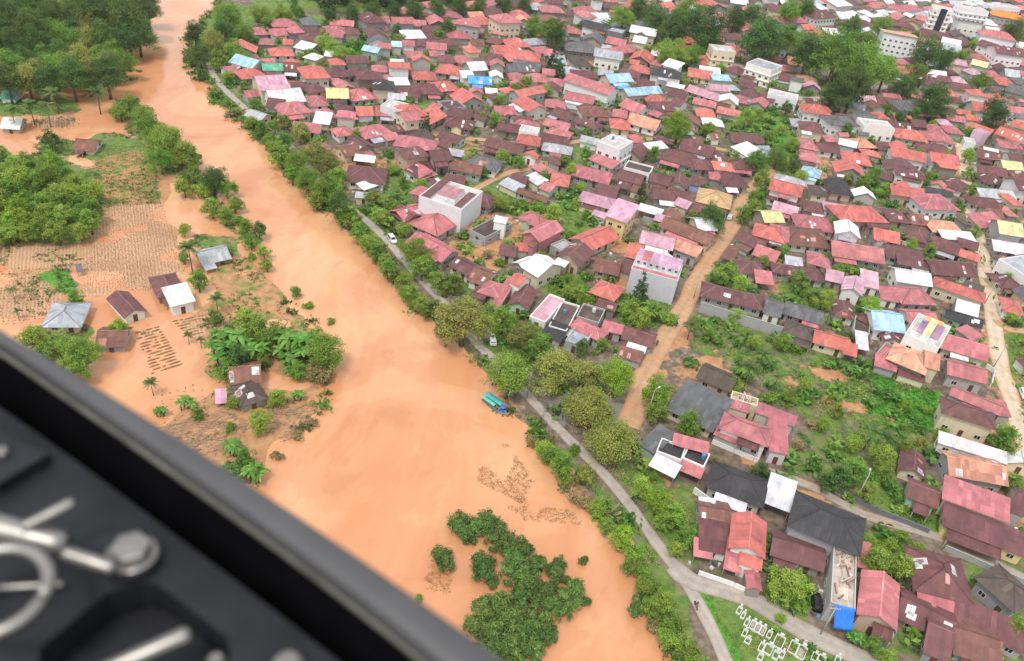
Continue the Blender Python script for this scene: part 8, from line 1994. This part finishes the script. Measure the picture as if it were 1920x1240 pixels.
tufts('weeds', wp, wz, hsz, 9, [(.10, .21, .035), (.15, .28, .05), (.2, .33, .06), (.27, .36, .09), (.36, .34, .14), (.4, .33, .16)], 'tangled green weeds and low scrub on the open plots')
vp = np.concatenate([scatter_in(pl, 2.2, NPR) for pl in VIVID[:1] + VIVID[2:4]]); vp = vp[off_roads(vp)]
tufts('lush_grass', vp, ground_z(vp), np.full(len(vp), .55), 7, [(0.064, 0.272, 0.024), (0.096, 0.352, 0.032), (0.056, 0.208, 0.019)], 'vivid green creeping grass on plots and verges')
lp = np.concatenate([scatter_in(d_[0], 1.6 * d_[2], NPR) for d_ in DRY[1:]]); lz = ground_z(lp); k = lz > -.02; lp, lz = lp[k], lz[k]
k = vnoise(lp[:, 0], lp[:, 1], 6, 71) > .48; lp, lz = lp[k], lz[k]
tufts('flood_weeds', lp, lz, .3 + .5 * NPR.random(len(lp)), 8, [(0.112, 0.224, 0.035), (0.16, 0.24, 0.056), (0.24, 0.256, 0.096), (0.08, 0.16, 0.032)], 'weeds standing out of the flooded left bank')
RECTS = [(q[0], q[1], q[2], q[3], q[5]) for _, _, bl_ in HOUSES for q in bl_] + [(q[0] / 10, q[1] / 10, q[2] / 10, q[3] / 10, q[5] / 100) for q in FAR_HOUSES]
def free_of_houses(p, pad):
    ok = np.ones(len(p), bool); near = np.zeros(len(p), bool)
    for x, y, w, d, a in RECTS:
        dx, dy = p[:, 0] - x, p[:, 1] - y; u = np.abs(dx * math.cos(a) + dy * math.sin(a)); v = np.abs(-dx * math.sin(a) + dy * math.cos(a))
        ok &= ~((u < w / 2 + pad) & (v < d / 2 + pad)); near |= (u < w / 2 + 2.2) & (v < d / 2 + 2.2)
    return ok, near
bb = scatter_in(TOWNP, .03, NPR); bb = bb[off_roads(bb, .6)]; bb = bb[free_of_houses(bb, .3)[0]][:1900]
bb = np.concatenate([bb, NPR.uniform(.7, 2.5, (len(bb), 1))], 1)
tufts('undergrowth', bb[:, :2], np.full(len(bb), .5), bb[:, 2], 46, [(.09, .19, .035), (.15, .29, .055), (.21, .34, .065), (.11, .23, .045)], 'small bushes and potted greenery between the town houses', .55, 1.0)
near_y = (GY < 480) & (GY > 60) & (np.abs(GX) < 260)
cand = np.argwhere((rb > .01) & (rb < .5) & (left == 0) & near_y); cand = cand[NPR.random(len(cand)) < .17]
bkp = np.stack([xs[cand[:, 1]], ys[cand[:, 0]]], 1) + NPR.normal(size=(len(cand), 2)) * .8; bkp = bkp[off_roads(bkp, 1.0)]; bkp = bkp[vnoise(bkp[:, 0], bkp[:, 1], 9, 41) > .25]
tufts('bank_scrub', bkp, np.maximum(ground_z(bkp), -.1), NPR.uniform(.9, 2.0, len(bkp)), 44, [(.07, .15, .022), (.11, .22, .035), (.17, .26, .05), (.09, .17, .03), (.2, .19, .08)], 'dense scrub lining the town side of the river', .6, .9)
cand = np.argwhere((rb > .02) & (rb < .4) & (left > 0) & near_y); cand = cand[NPR.random(len(cand)) < .07]
bkp = np.stack([xs[cand[:, 1]], ys[cand[:, 0]]], 1) + NPR.normal(size=(len(cand), 2)); bkp = bkp[vnoise(bkp[:, 0], bkp[:, 1], 12, 43) > .35]
tufts('drowned_bank_scrub', bkp, np.full(len(bkp), -.05), NPR.uniform(.6, 1.5, len(bkp)), 36, [(.10, .16, .03), (.15, .2, .05), (.2, .19, .08)], 'half drowned scrub on the flooded side of the river', .6, .6)
fw = scatter_in(FARWOOD, .04, NPR); fz = .5 + NPR.random(len(fw)) * 6
tufts('far_wood', fw, fz, NPR.uniform(2.6, 4.2, len(fw)), 60, [(.03, .075, .02), (.05, .11, .028), (.07, .14, .035), (.09, .15, .04)], 'dark wood along the far edge of the town', .55, .8)
cp, cs_, cc_ = [], [], []
for ic, (pl, ang, gap, size) in enumerate(CROP):
    if ic == 1: continue
    a = np.array(pl); c0 = a.mean(0); e = np.array([math.cos(ang), math.sin(ang)]); s = np.array([-e[1], e[0]]); R_ = np.hypot(*(a - c0).T).max()
    for row in np.arange(-R_, R_, gap):
        t = np.arange(-R_, R_, gap * .62); p = c0 + s * (row + NPR.normal(size=len(t))[:, None] * .12) + e * (t + NPR.normal(size=len(t)) * .15)[:, None]
        p = p[in_poly(p[:, 0], p[:, 1], pl)]; p = p[NPR.random(len(p)) < .8]; cp.append(p); cs_.append(np.full(len(p), size * .5) * NPR.uniform(.6, 1.2, len(p)))
cp = np.concatenate(cp); cs_ = np.concatenate(cs_)
gp_ = scatter_in(CROP[1][0], 5.0, NPR)
ym = np.median(gp_[:, 1]) + (NPR.random(len(gp_)) - .5) * 6
for up_, nm_, cl_, lb_ in ((True, 'maize_field', [(.28, .32, .12), (.34, .36, .15), (.24, .29, .1)], 'olive green maize field beside the river hedge'), (False, 'withered_maize', [(.34, .27, .14), (.38, .28, .15), (.3, .27, .12)], 'withered brown maize below the olive field')):
    kk = (gp_[:, 1] > ym) == up_; tufts(nm_, gp_[kk], np.full(kk.sum(), .05), NPR.uniform(.3, .6, kk.sum()), 4, cl_, lb_, .45, .8)
tufts('crop_rows', cp, np.maximum(ground_z(cp), 0.0), cs_, 4, [(.2, .12, .06), (.24, .16, .08), (.16, .13, .05), (.12, .13, .04)], 'rows of drowned crop stalks standing in the flooded field', .35, .5)
dp = np.concatenate([scatter_in(pl, 4.0, NPR) for pl in DRIFT]); k = vnoise(dp[:, 0], dp[:, 1], 3.5, 31) > .55; dp = dp[k]
tufts('flotsam', dp, np.full(len(dp), .0), .16 + .2 * NPR.random(len(dp)), 12, [(.42, .27, .13), (.36, .25, .12), (.3, .24, .1), (.46, .3, .15)], 'drowned brown brush tips poking out of the river', .9, .3)

cl = scatter_in(TOWNP, .06, NPR); cl = cl[off_roads(cl, .5)]; k0, k1 = free_of_houses(cl, .1); cl = cl[k0 & k1]
for pl in GREEN: cl = cl[~in_poly(cl[:, 0], cl[:, 1], pl)]
V, F, Cc = [], [], []
for x, y in cl:
    sx, sy, sz = RND.uniform(.12, .6), RND.uniform(.12, .45), RND.uniform(.15, .8); a = RND.uniform(0, 3.1); ca, sa = math.cos(a), math.sin(a); o = len(V); c_ = RND.choice([(.7, .7, .7), (.5, .48, .45), (.3, .2, .15), (.2, .18, .17), (.15, .3, .5), (.5, .2, .15), (.6, .55, .45), (.1, .1, .1), (.25, .4, .35)])
    for z in (.45, .5 + sz):
        for ux, uy in ((-sx, -sy), (sx, -sy), (sx, sy), (-sx, sy)): V.append((x + (ux * ca - uy * sa) * (.9 if z > .5 else 1), y + (ux * sa + uy * ca) * (.9 if z > .5 else 1), z)); Cc.append(c_ + (1,))
    F += [tuple(o + i for i in q) for q in ((4, 5, 6, 7), (0, 1, 5, 4), (1, 2, 6, 5), (2, 3, 7, 6), (3, 0, 4, 7))]
tag(finish('yard_clutter', V, F, M_WALL, None, Cc), 'household clutter, tubs and rubble in the yards', kind='stuff')
# ------------------------------------------------------------------ small things of the place
def hel(name, v, f, mat, smooth=True): return finish(name, v, f, mat, SILL, None, None, smooth)
# helicopter door sill in front of the lens: rail, plate with a pocket, fittings
M_RAIL = simple('painted_rail', (.066, .065, .068), .48, 0, .15, 8)
M_BLACK = simple('gap_black', (.003, .003, .004), .95, 0, .3, 12, .05)  # near-black colour puts the gap's deep shade onto pan and inner wall
M_STEEL = simple('worn_steel', (.30, .29, .27), .42, 1.0, .2, 30)
M_PLATE = simple('dark_plate', (.013, .014, .018), .55, 0, .4, 14, .35)
c0 = Vector(SILL_INNER[7])
SILL = empty('helicopter_door_sill', c0, 0, 'grey rail and black tray of the helicopter door sill with steel fittings', 'helicopter sill')
loc = lambda p: Vector(p) - c0
O_, I_, L_ = [loc(p) for p in SILL_OUTER], [loc(p) for p in SILL_INNER], [loc(p) for p in SILL_PLATE]
def loft(name, rows, mat, smooth=True):
    v, f = [], []; n = len(rows[0])
    for r in rows: v += r
    for i in range(len(rows) - 1):
        for k in range(n - 1): f.append((i * n + k, i * n + k + 1, (i + 1) * n + k + 1, (i + 1) * n + k))
    return hel(name, v, f, mat, smooth)
rows = []
for o, i in zip(O_, I_):
    s = i - o; w = s.length; z = Vector((0, 0, 1))
    rows.append([o + s * .02 - z * .09, o + s * 0 - z * .02, o + s * .05 - z * .004, o + s * .14 + z * .001, o + s * .6 + z * .001, o + s * .9 - z * .001, o + s * .97 - z * .006, i - z * .02])
loft('rail', rows, M_RAIL)
loft('rail_inner_wall', [[i - Vector((0, 0, .0199)), i - Vector((0, 0, .2))] for i in I_], M_BLACK, False)
M_LIP = simple('lip_highlight', (.16, .155, .13), .45, .3, .3, 20)  # lighter colour paints the highlight line along the rail's inner edge
rows = []
for o, i in zip(O_, I_):
    s = (i - o).normalized(); z = Vector((0, 0, 1)); q = i + s * .001 - z * .018
    rows.append([q - z * .006, q + s * .002, q + s * .005 - z * .001, q + s * .006 - z * .008])
loft('rail_lip_highlight', rows, M_LIP)
lowz = -.3
pan = [Vector((p.x, p.y, lowz)) for p in O_] + [Vector((L_[-1].x + .2, L_[-1].y - .5, lowz)), Vector((L_[0].x - .3, L_[0].y - .9, lowz))]
hel('pan', pan, [tuple(range(len(pan)))], M_BLACK, False)
plate_z = L_[0].z
PK = [loc(p) for p in POCKET]; corner = [Vector((L_[-1].x, L_[-1].y - .35, plate_z)), Vector((L_[0].x - .05, L_[0].y - .75, plate_z))]
outline = L_ + corner
flat = [Vector((p.x, p.y, 0)) for p in outline]; hole = [Vector((p.x, p.y, 0)) for p in PK]
tri = tessellate_polygon([flat, hole]); allp = outline + PK
v = [Vector((p.x, p.y, plate_z)) for p in allp]; f = [tuple(t) for t in tri]
n0 = len(v)
for i in range(len(L_) - 1):      # folded edge of the plate
    a = len(v); v += [L_[i], L_[i + 1], L_[i + 1] - Vector((0, 0, .2)), L_[i] - Vector((0, 0, .2))]; f.append((a, a + 1, a + 2, a + 3))
for i in range(len(PK)):
    p, q = PK[i], PK[(i + 1) % len(PK)]; a = len(v); dz = Vector((0, 0, .055)); v += [p, q, q - dz, p - dz]; f.append((a, a + 1, a + 2, a + 3))
hel('plate', v, f, M_PLATE, False)
hel('pocket_floor', [p - Vector((0, 0, .05)) for p in PK], [tuple(range(len(PK)))], M_PLATE, False)
PN = [loc(p) for p in PANEL]; v = PN + [p - Vector((0, 0, .02)) for p in PN]; n = len(PN)
hel('corner_panel', v, [tuple(range(n))] + [(i, (i + 1) % n, n + (i + 1) % n, n + i) for i in range(n)], M_PLATE, False)
for nm, a, b, r in FITTINGS:
    a, b = loc(a), loc(b); d = b - a
    pts = [a, a + d * .1, a + d * .5, b - d.normalized() * r * .8, b - d.normalized() * r * .25, b]
    tube(nm, pts, [r * 1.02, r, r, r, r * .82, r * .35], M_STEEL, SILL, 16)
rc, rr, rt = RING; rc = loc(rc); pts = [rc + Vector((math.cos(t), math.sin(t) * .95, .12 * math.sin(t))) * rr for t in np.linspace(0, 2 * math.pi, 33)]
tube('pull_ring', pts, [rt] * 33, M_STEEL, SILL, 10)
for (p, r) in BOLTS:
    p = loc(p); v, f = [], []
    for z, k in ((-.012, 1.0), (0.0, 1.0), (.001, .93), (.0015, .80)): v += [p + Vector((math.cos(t), math.sin(t), 0)) * r * k + Vector((0, 0, z)) for t in np.linspace(0, 2 * math.pi, 25)[:-1]]
    for z, k in ((.0016, .78), (.45 * r, .78), (.5 * r, .70)): v += [p + Vector((math.cos(t), math.sin(t), 0)) * r * k * (math.cos(math.pi / 6) / math.cos(((t + math.pi / 6) % (math.pi / 3)) - math.pi / 6)) + Vector((0, 0, z)) for t in np.linspace(0, 2 * math.pi, 25)[:-1]]
    for i in range(6):
        for k in range(24): f.append((i * 24 + k, i * 24 + (k + 1) % 24, (i + 1) * 24 + (k + 1) % 24, (i + 1) * 24 + k))
    f.append(tuple(6 * 24 + k for k in range(24))); hel('bolt', v, f, M_STEEL, False)

# moored boat
bx, by, ba, bl = BOAT
boat = empty('river_boat', (bx, by, -.05), ba, 'moored wooden boat with teal roofs and blue foredeck by the bank', 'boat')
M_TEAL = simple('teal_roof', (.05, .34, .33), .45, 0, .2, 1.2); M_TEAL2 = simple('pale_teal_roof', (.12, .48, .42), .45, 0, .2, 1.2); M_BLUE = simple('blue_deck', (.07, .15, .48), .5, 0, .25); M_HULL = simple('grey_hull', (.32, .35, .36), .6)
L = bl; hw = L * .15
def section(t):   # half width and sheer along the hull
    return hw * (1 - max(0, (t - .55) / .45) ** 2 * .97) * (.86 + .14 * min(1, t / .2)), .55 + .35 * max(0, t - .5) ** 2 * 4
v, f = [], []
for i in range(13):
    t = i / 12; w, s = section(t); x = -L / 2 + L * t
    v += [(x, -w, s), (x, -w * .92, .15), (x, -w * .5, -.3), (x, w * .5, -.3), (x, w * .92, .15), (x, w, s)]
for i in range(12):
    for k in range(5): f.append((i * 6 + k, i * 6 + k + 1, (i + 1) * 6 + k + 1, (i + 1) * 6 + k))
f.append((0, 1, 2, 3, 4, 5)); finish('hull', v, f, M_HULL, boat, None, None, True)
v, f = [], []
for i in range(7):
    t = .68 + .3 * i / 6; w, s = section(t); x = -L / 2 + L * t; v += [(x, -w * .97, s - .03), (x, 0, s + .1), (x, w * .97, s - .03)]
for i in range(6): f += [(i * 3, i * 3 + 3, i * 3 + 4, i * 3 + 1), (i * 3 + 1, i * 3 + 4, i * 3 + 5, i * 3 + 2)]
finish('foredeck', v, f, M_BLUE, boat, None, None, True)
w0 = [(-L / 2 + .2, 0), (L * .2, 0)]
def arched(name, x0, x1, y0, y1, z, rise, mat):
    v, f = [], []
    for x in (x0, (x0 + x1) / 2, x1):
        for k in range(9):
            u = k / 8; v.append((x, y0 + (y1 - y0) * u, z + rise * math.sin(math.pi * u)))
        for k in range(9):
            u = 1 - k / 8; v.append((x, y0 + (y1 - y0) * u, z - .06 + rise * math.sin(math.pi * u)))
    for i in range(2):
        for k in range(18): f.append((i * 18 + k, i * 18 + (k + 1) % 18, (i + 1) * 18 + (k + 1) % 18, (i + 1) * 18 + k))
    f += [tuple(range(18)), tuple(range(36, 54))]; finish(name, v, f, mat, boat)
arched('main_roof', -L * .47, L * .2, -.25 * hw, 1.05 * hw, 1.85, .35, M_TEAL); arched('side_roof', -L * .47, L * .05, -1.15 * hw, -.2 * hw, 1.55, .2, M_TEAL2)
arched('bow_roof', L * .2, L * .34, -.35 * hw, .9 * hw, 1.6, .2, M_BLUE)
for x in (-L * .42, -L * .15, L * .12):
    for y in (-hw * .9, hw * .85): tube('roof_post', [(x, y, .3), (x, y, 1.6 if y < 0 else 1.86)], [.05, .05], M_HULL, boat, 6)
m = MB(); m.box(-L * .4, L * .18, -hw * .7, hw * .7, .3, .62, (.3, .3, .3)); m.build('cabin_bench', M_HULL, boat)
tube('prow_post', [(L * .47, 0, .6), (L * .53, 0, 1.25)], [.09, .05], M_WHITE, boat, 6)

# cars
PAINT = {}
def car(label, x, y, a, kind, col):
    root = empty('parked_car' if 'parked' in label or 'yard' in label else 'car', (x, y, .57), a, label, 'car', 'cars in the flooded town')
    key = tuple(col)
    if key not in PAINT: PAINT[key] = simple('car_paint', col, .3, 0, .05)
    top = 1.75 if kind == 'suv' else 1.48; L = 4.3; W = .86
    prof = [(-2.15, .45), (-2.12, .95), (-1.95, 1.02), (-1.65, top - .08), (-1.3, top), (.45, top), (.75, top - .1), (1.25, 1.02), (2.0, .88), (2.15, .6), (2.15, .35), (-2.15, .35)]
    v, f = [], []; n = len(prof)
    for s in (-1, -.86, .86, 1):
        for (px, pz) in prof:
            tuck = 1 - max(0, pz - 1.0) * .28; e = .94 if abs(s) == 1 else 1
            v.append((px * (e if abs(px) > 1.9 else 1), s * W * tuck, .35 + (pz - .35) * (.97 if abs(s) == 1 else 1)))
    for i in range(3):
        for k in range(n): f.append((i * n + k, i * n + (k + 1) % n, (i + 1) * n + (k + 1) % n, (i + 1) * n + k))
    f += [tuple(reversed(range(n))), tuple(3 * n + k for k in range(n))]
    body = finish('body', v, f, PAINT[key], root)
    def glass(nm, p): finish(nm, p, [(0, 1, 2, 3)], M_GLASS, root)
    e = .012; w1, w2 = W * .82, W * .70
    glass('windscreen', [(.80 + e, -w2, top - .1 + e), (1.2 + e, -w1, 1.08 + e), (1.2 + e, w1, 1.08 + e), (.80 + e, w2, top - .1 + e)])
    glass('rear_window', [(-1.70 - e, -w2, top - .18), (-1.94 - e, -w1, 1.08), (-1.94 - e, w1, 1.08), (-1.70 - e, w2, top - .18)])
    for s in (-1, 1):
        yb, yt = s * (W * (1 - .1 * .28) + .03), s * (W * (1 - (top - 1.15) * .28) + .03)
        glass('side_window', [(-1.6, yb, 1.08), (1.0, yb, 1.08), (.55, yt, top - .12), (-1.45, yt, top - .12)])
        h = MB(); h.box(2.06, 2.17, s * .66 - .16, s * .66 + .16, .66, .82, (.8, .8, .8)); h.build('headlight', M_FRAME, root)
        for xx in (-1.35, 1.35):
            pts = [(xx, s * .70, .33), (xx, s * .88, .33)]; wh = tube('wheel', pts, [.33, .33], M_TYRE, root, 14); tube('rim', [(xx, s * .86, .33), (xx, s * .892, .33)], [.19, .19], M_FRAME, wh, 10)
for c in CARS: car(*c)

# motorcycles and their riders
def skin_person():
    me = bpy.data.meshes.new('rider'); J = [((0, 0, .78), .15), ((.02, 0, 1.05), .15), ((.1, 0, 1.3), .16), ((.13, 0, 1.42), .06), ((.16, 0, 1.56), .1), ((.17, 0, 1.68), .1),
        ((.1, .2, 1.3), .07), ((.25, .27, 1.1), .05), ((.5, .25, 1.05), .04), ((.1, -.2, 1.3), .07), ((.25, -.27, 1.1), .05), ((.5, -.25, 1.05), .04),
        ((.08, .12, .76), .1), ((.4, .2, .72), .08), ((.3, .18, .35), .055), ((.42, .18, .3), .045), ((.08, -.12, .76), .1), ((.4, -.2, .72), .08), ((.3, -.18, .35), .055), ((.42, -.18, .3), .045)]
    E_ = [(0, 1), (1, 2), (2, 3), (3, 4), (4, 5), (2, 6), (6, 7), (7, 8), (2, 9), (9, 10), (10, 11), (0, 12), (12, 13), (13, 14), (14, 15), (0, 16), (16, 17), (17, 18), (18, 19)]
    me.from_pydata([j[0] for j in J], E_, []); o = bpy.data.objects.new('rider', me); COL.objects.link(o)
    md = o.modifiers.new('skin', 'SKIN'); sv = me.skin_vertices[0].data
    for i, j in enumerate(J): sv[i].radius = (j[1], j[1])
    sv[0].use_root = True; o.modifiers.new('sub', 'SUBSURF').levels = 1
    dg = bpy.context.evaluated_depsgraph_get(); nm = bpy.data.meshes.new_from_object(o.evaluated_get(dg)); COL.objects.unlink(o); bpy.data.objects.remove(o); return nm
RIDER = skin_person(); CLOTH = [simple('shirt_%d' % i, c, .9) for i, c in enumerate([(.08, .1, .2), (.3, .05, .05), (.4, .4, .38), (.05, .05, .06), (.1, .2, .12), (.3, .25, .1)])]
M_BIKE = simple('bike_plastic', (.03, .03, .035), .4); M_HELM = simple('helmet', (.05, .05, .06), .3)
SHIRT = ['navy', 'dark red', 'pale grey', 'black', 'dark green', 'ochre']
for i, (label, x, y, a) in enumerate(BIKES + PARKED_BIKES):
    mc = empty('motorcycle', (x, y, .6), a, label.replace(' with rider', ''), 'motorcycle', 'motorcycles on the roads')
    for xx in (-.6, .62):
        pts = [(xx + .27 * math.cos(t), 0, .3 + .27 * math.sin(t)) for t in np.linspace(0, 2 * math.pi, 17)]; tube('wheel', pts, [.055] * 17, M_TYRE, mc, 6)
    v, f = tube_mesh([(-.75, 0, .62), (-.3, 0, .55), (.1, 0, .5), (.4, 0, .72), (.5, 0, .95)], [.06, .14, .15, .12, .08], 8); finish('body', v, f, M_BIKE, mc, None, None, True)
    tube('seat', [(-.7, 0, .74), (-.2, 0, .72), (.15, 0, .7)], [.09, .12, .1], M_BIKE, mc, 8); tube('handlebar', [(.46, -.33, 1.02), (.52, 0, .98), (.46, .33, 1.02)], [.022] * 3, M_FRAME, mc, 6); tube('fork', [(.62, 0, .3), (.48, 0, 1.0)], [.035, .03], M_FRAME, mc, 6)
    if i >= len(BIKES): continue
    p = bpy.data.objects.new('person', RIDER.copy()); COL.objects.link(p); p.data.materials.clear(); p.data.materials.append(CLOTH[i]); p.location = (x, y, .6); p.rotation_euler = (0, 0, a)
    tag(p, 'person in %s shirt riding the %s' % (SHIRT[i], label.replace(' with riders', '').replace(' with rider', '').replace('upper of two motorcycles', 'upper motorcycle').replace('lower of two motorcycles', 'lower motorcycle')), 'person', 'riders on the roads')
    hv, hf = [], []
    for r in range(5):
        for k in range(8): t = r / 4 * 1.75; hv.append((.17 + .125 * math.sin(t) * math.cos(k * .785), .125 * math.sin(t) * math.sin(k * .785), 1.63 + .13 * math.cos(t)))
    for r in range(4):
        for k in range(8): hf.append((r * 8 + k, r * 8 + (k + 1) % 8, r * 8 + 8 + (k + 1) % 8, r * 8 + 8 + k))
    finish('helmet', hv, hf, M_HELM, p, None, None, True)

# cemetery
M_TOMB = simple('tomb_render', (.7, .7, .68), .8, 0, .06, 2); M_SLAB = simple('grave_slab', (.36, .3, .28), .7)
for label, x, y, a, w, l, n in GRAVES:
    w *= .64; l *= .64; g = empty('grave', (x, y, .5), a, label, 'grave', 'white graves of the small cemetery'); t = .11
    tot = w / n
    for k in range(n):
        x0 = -w / 2 + k * tot; m = MB()
        m.box(x0, x0 + tot - .02, -l / 2, -l / 2 + t, -.1, .45); m.box(x0, x0 + tot - .02, l / 2 - t, l / 2, -.1, .6); m.box(x0, x0 + t, -l / 2 + t, l / 2 - t, -.1, .42); m.box(x0 + tot - t - .02, x0 + tot - .02, -l / 2 + t, l / 2 - t, -.1, .42)
        m.build('kerb_frame', M_TOMB, g)
        m = MB(); m.box(x0 + tot * .28, x0 + tot * .72, l / 2 - .16, l / 2 + .02, .6, 1.15 + .2 * RND.random()); m.build('headstone', M_TOMB, g)
        if n == 3 or k % 2: m = MB(); m.box(x0 + t + .12, x0 + tot - t - .14, -l / 2 + .45, l / 2 - .4, -.05, .3); m.build('slab', M_SLAB, g)

# boundary walls
for label, c, h, pts in WALLS:
    o0 = pts[0]; root = empty('boundary_wall', (o0[0], o0[1], .5), 0, label, 'wall', 'boundary walls of the plots')
    for i in range(len(pts) - 1):
        a, b = Vector(pts[i]) - Vector(o0), Vector(pts[i + 1]) - Vector(o0); d = b - a; m = MB(); m.box(0, d.length, -.1, .1, -.2, h, WPAL[c]); m.xform(math.atan2(d.y, d.x), a.x, a.y); m.build('wall_panel', M_WALL, root)
        m = MB(); m.box(-.1, d.length + .1, -.14, .14, h + .002, h + .1, tuple(v * .9 for v in WPAL[c])); m.xform(math.atan2(d.y, d.x), a.x, a.y); m.build('coping', M_WALL, root)
        for k in range(int(d.length // 4) + 1):
            m = MB(); m.box(k * 4 - .14, k * 4 + .14, -.16, .16, -.2, h - .003, tuple(v * .95 for v in WPAL[c])); m.xform(math.atan2(d.y, d.x), a.x, a.y); m.build('pier', M_WALL, root)
# poles
for label, x, y, h in POLES:
    r = empty('lamp_pole' if 'lamp' in label else 'utility_pole', (x, y, .5), RND.uniform(0, 3), label, 'pole', 'poles beside the roads')
    tube('pole', [(0, 0, -.3), (0, 0, h)], [.13, .09], M_CONC, r, 8)
    if 'lamp' in label:
        tube('arm', [(0, 0, h - .1), (.6, 0, h + .25), (1.4, 0, h + .3)], [.05, .045, .04], M_FRAME, r, 6); m = MB(); m.box(1.2, 1.85, -.16, .16, h + .2, h + .34); m.build('lamp_head', M_WHITE, r)
    else:
        m = MB(); m.box(-.95, .95, -.05, .05, h - .55, h - .43); m.build('crossarm', M_CONC, r)
        for xx in (-.8, -.3, .3, .8): tube('insulator', [(xx, 0, h - .43), (xx, 0, h - .2)], [.06, .04], M_WHITE, r, 6)
# ridged vegetable plots
M_RIDGE = simple('wet_soil_ridge', (.22, .12, .055), .95, 0, .4, 1.5)
for label, pl, ang, gap in PLOTS:
    a = np.array(pl); c_ = a.mean(0); root = empty('vegetable_plot', (c_[0], c_[1], 0), 0, label, 'vegetable plot'); e = np.array([math.cos(ang), math.sin(ang)]); s = np.array([-e[1], e[0]]); R_ = np.hypot(*(a - c_).T).max()
    for row in np.arange(-R_, R_, gap):
        t = np.linspace(-R_, R_, 120); p = c_ + s * row + e * t[:, None]; k = np.where(in_poly(p[:, 0], p[:, 1], pl))[0]
        if len(k) < 8: continue
        cut = [k[0]] + sorted(RND.sample(list(k[3:-3]), min(3, max(0, len(k) // 12)))) + [k[-1]] if len(k) > 12 else [k[0], k[-1]]
        for q in range(len(cut) - 1):
            t0, t1 = t[cut[q]] + .15, t[cut[q + 1]] - .15
            if t1 - t0 < .5: continue
            pts = [tuple(s * (row + RND.uniform(-.06, .06)) + e * tt) + (.0,) for tt in np.linspace(t0, t1, 5)]
            tube('soil_ridge', [(p_[0], p_[1], -.05) for p_ in pts], [.1, .26, .28, .26, .1], M_RIDGE, root, 6)
# debris of logs and branches
M_LOG = simple('weathered_log', (.34, .26, .19), .95, 0, .35, 3)
nlog = 0
for i, pl in enumerate(DEBRIS):
    p = scatter_in(pl, 2.4, NPR)[:420]
    V, F = [], []
    for x, y in p:
        a = RND.gauss(.2 if i == 0 else .5, .8); L = RND.uniform(.5, 2.8); r = RND.uniform(.02, .075); z = max(0.05, float(ground_z(np.array([[x, y]]))[0])) + RND.uniform(0, .35); dx, dy = math.cos(a) * L / 2, math.sin(a) * L / 2
        v, f = tube_mesh([(x - dx, y - dy, z), (x + RND.uniform(-.1, .1), y + RND.uniform(-.1, .1), z + .06), (x + dx, y + dy, z + RND.uniform(-.1, .2))], [r, r * .9, r * .6], 5); o = len(V); V += v; F += [tuple(q + o for q in g) for g in f]
    if V: tag(finish('debris', V, F, M_LOG, None, None, None, True), ['tangled driftwood heap behind the flooded patched house near the sill', 'driftwood strewn along the river point'][i], kind='stuff')
M_TARP = simple('blue_tarpaulin', (.03, .2, .75), .5, 0, .2, 1.5)
a, b, c, d = [Vector(p) for p in TARP]; V, F = [], []
for i in range(9):
    for k in range(9):
        u, w = i / 8, k / 8; p = (a * (1 - u) + b * u) * (1 - w) + (d * (1 - u) + c * u) * w; V.append(p + Vector((0, 0, -.35 * math.sin(math.pi * u) * math.sin(math.pi * w) + .08 * math.sin(u * 17))))
for i in range(8):
    for k in range(8): F.append((i * 9 + k, i * 9 + k + 1, (i + 1) * 9 + k + 1, (i + 1) * 9 + k))
o = finish('tarpaulin', V, F, M_TARP, None, None, None, True); o.modifiers.new('thickness', 'SOLIDIFY').thickness = .02
tag(o, 'bright blue tarpaulin hung over the front of the unfinished concrete block', 'tarpaulin')

# ------------------------------------------------------------------ thin haze over the valley
hz, hn, hl, hp = new_mat('valley_haze')
hn.remove(hp); pv = hn.new('ShaderNodeVolumePrincipled'); pv.inputs['Density'].default_value = .00007; pv.inputs['Color'].default_value = (.95, .97, 1, 1); pv.inputs['Anisotropy'].default_value = .3
hl.new(pv.outputs[0], hn['Material Output'].inputs['Volume'])
hb = MB(); hb.box(-6200, 6200, -4200, 8200, -4, 122); haze = hb.build('haze', hz); haze['kind'] = 'stuff'; haze['label'] = 'thin pale haze lying over the valley and town'
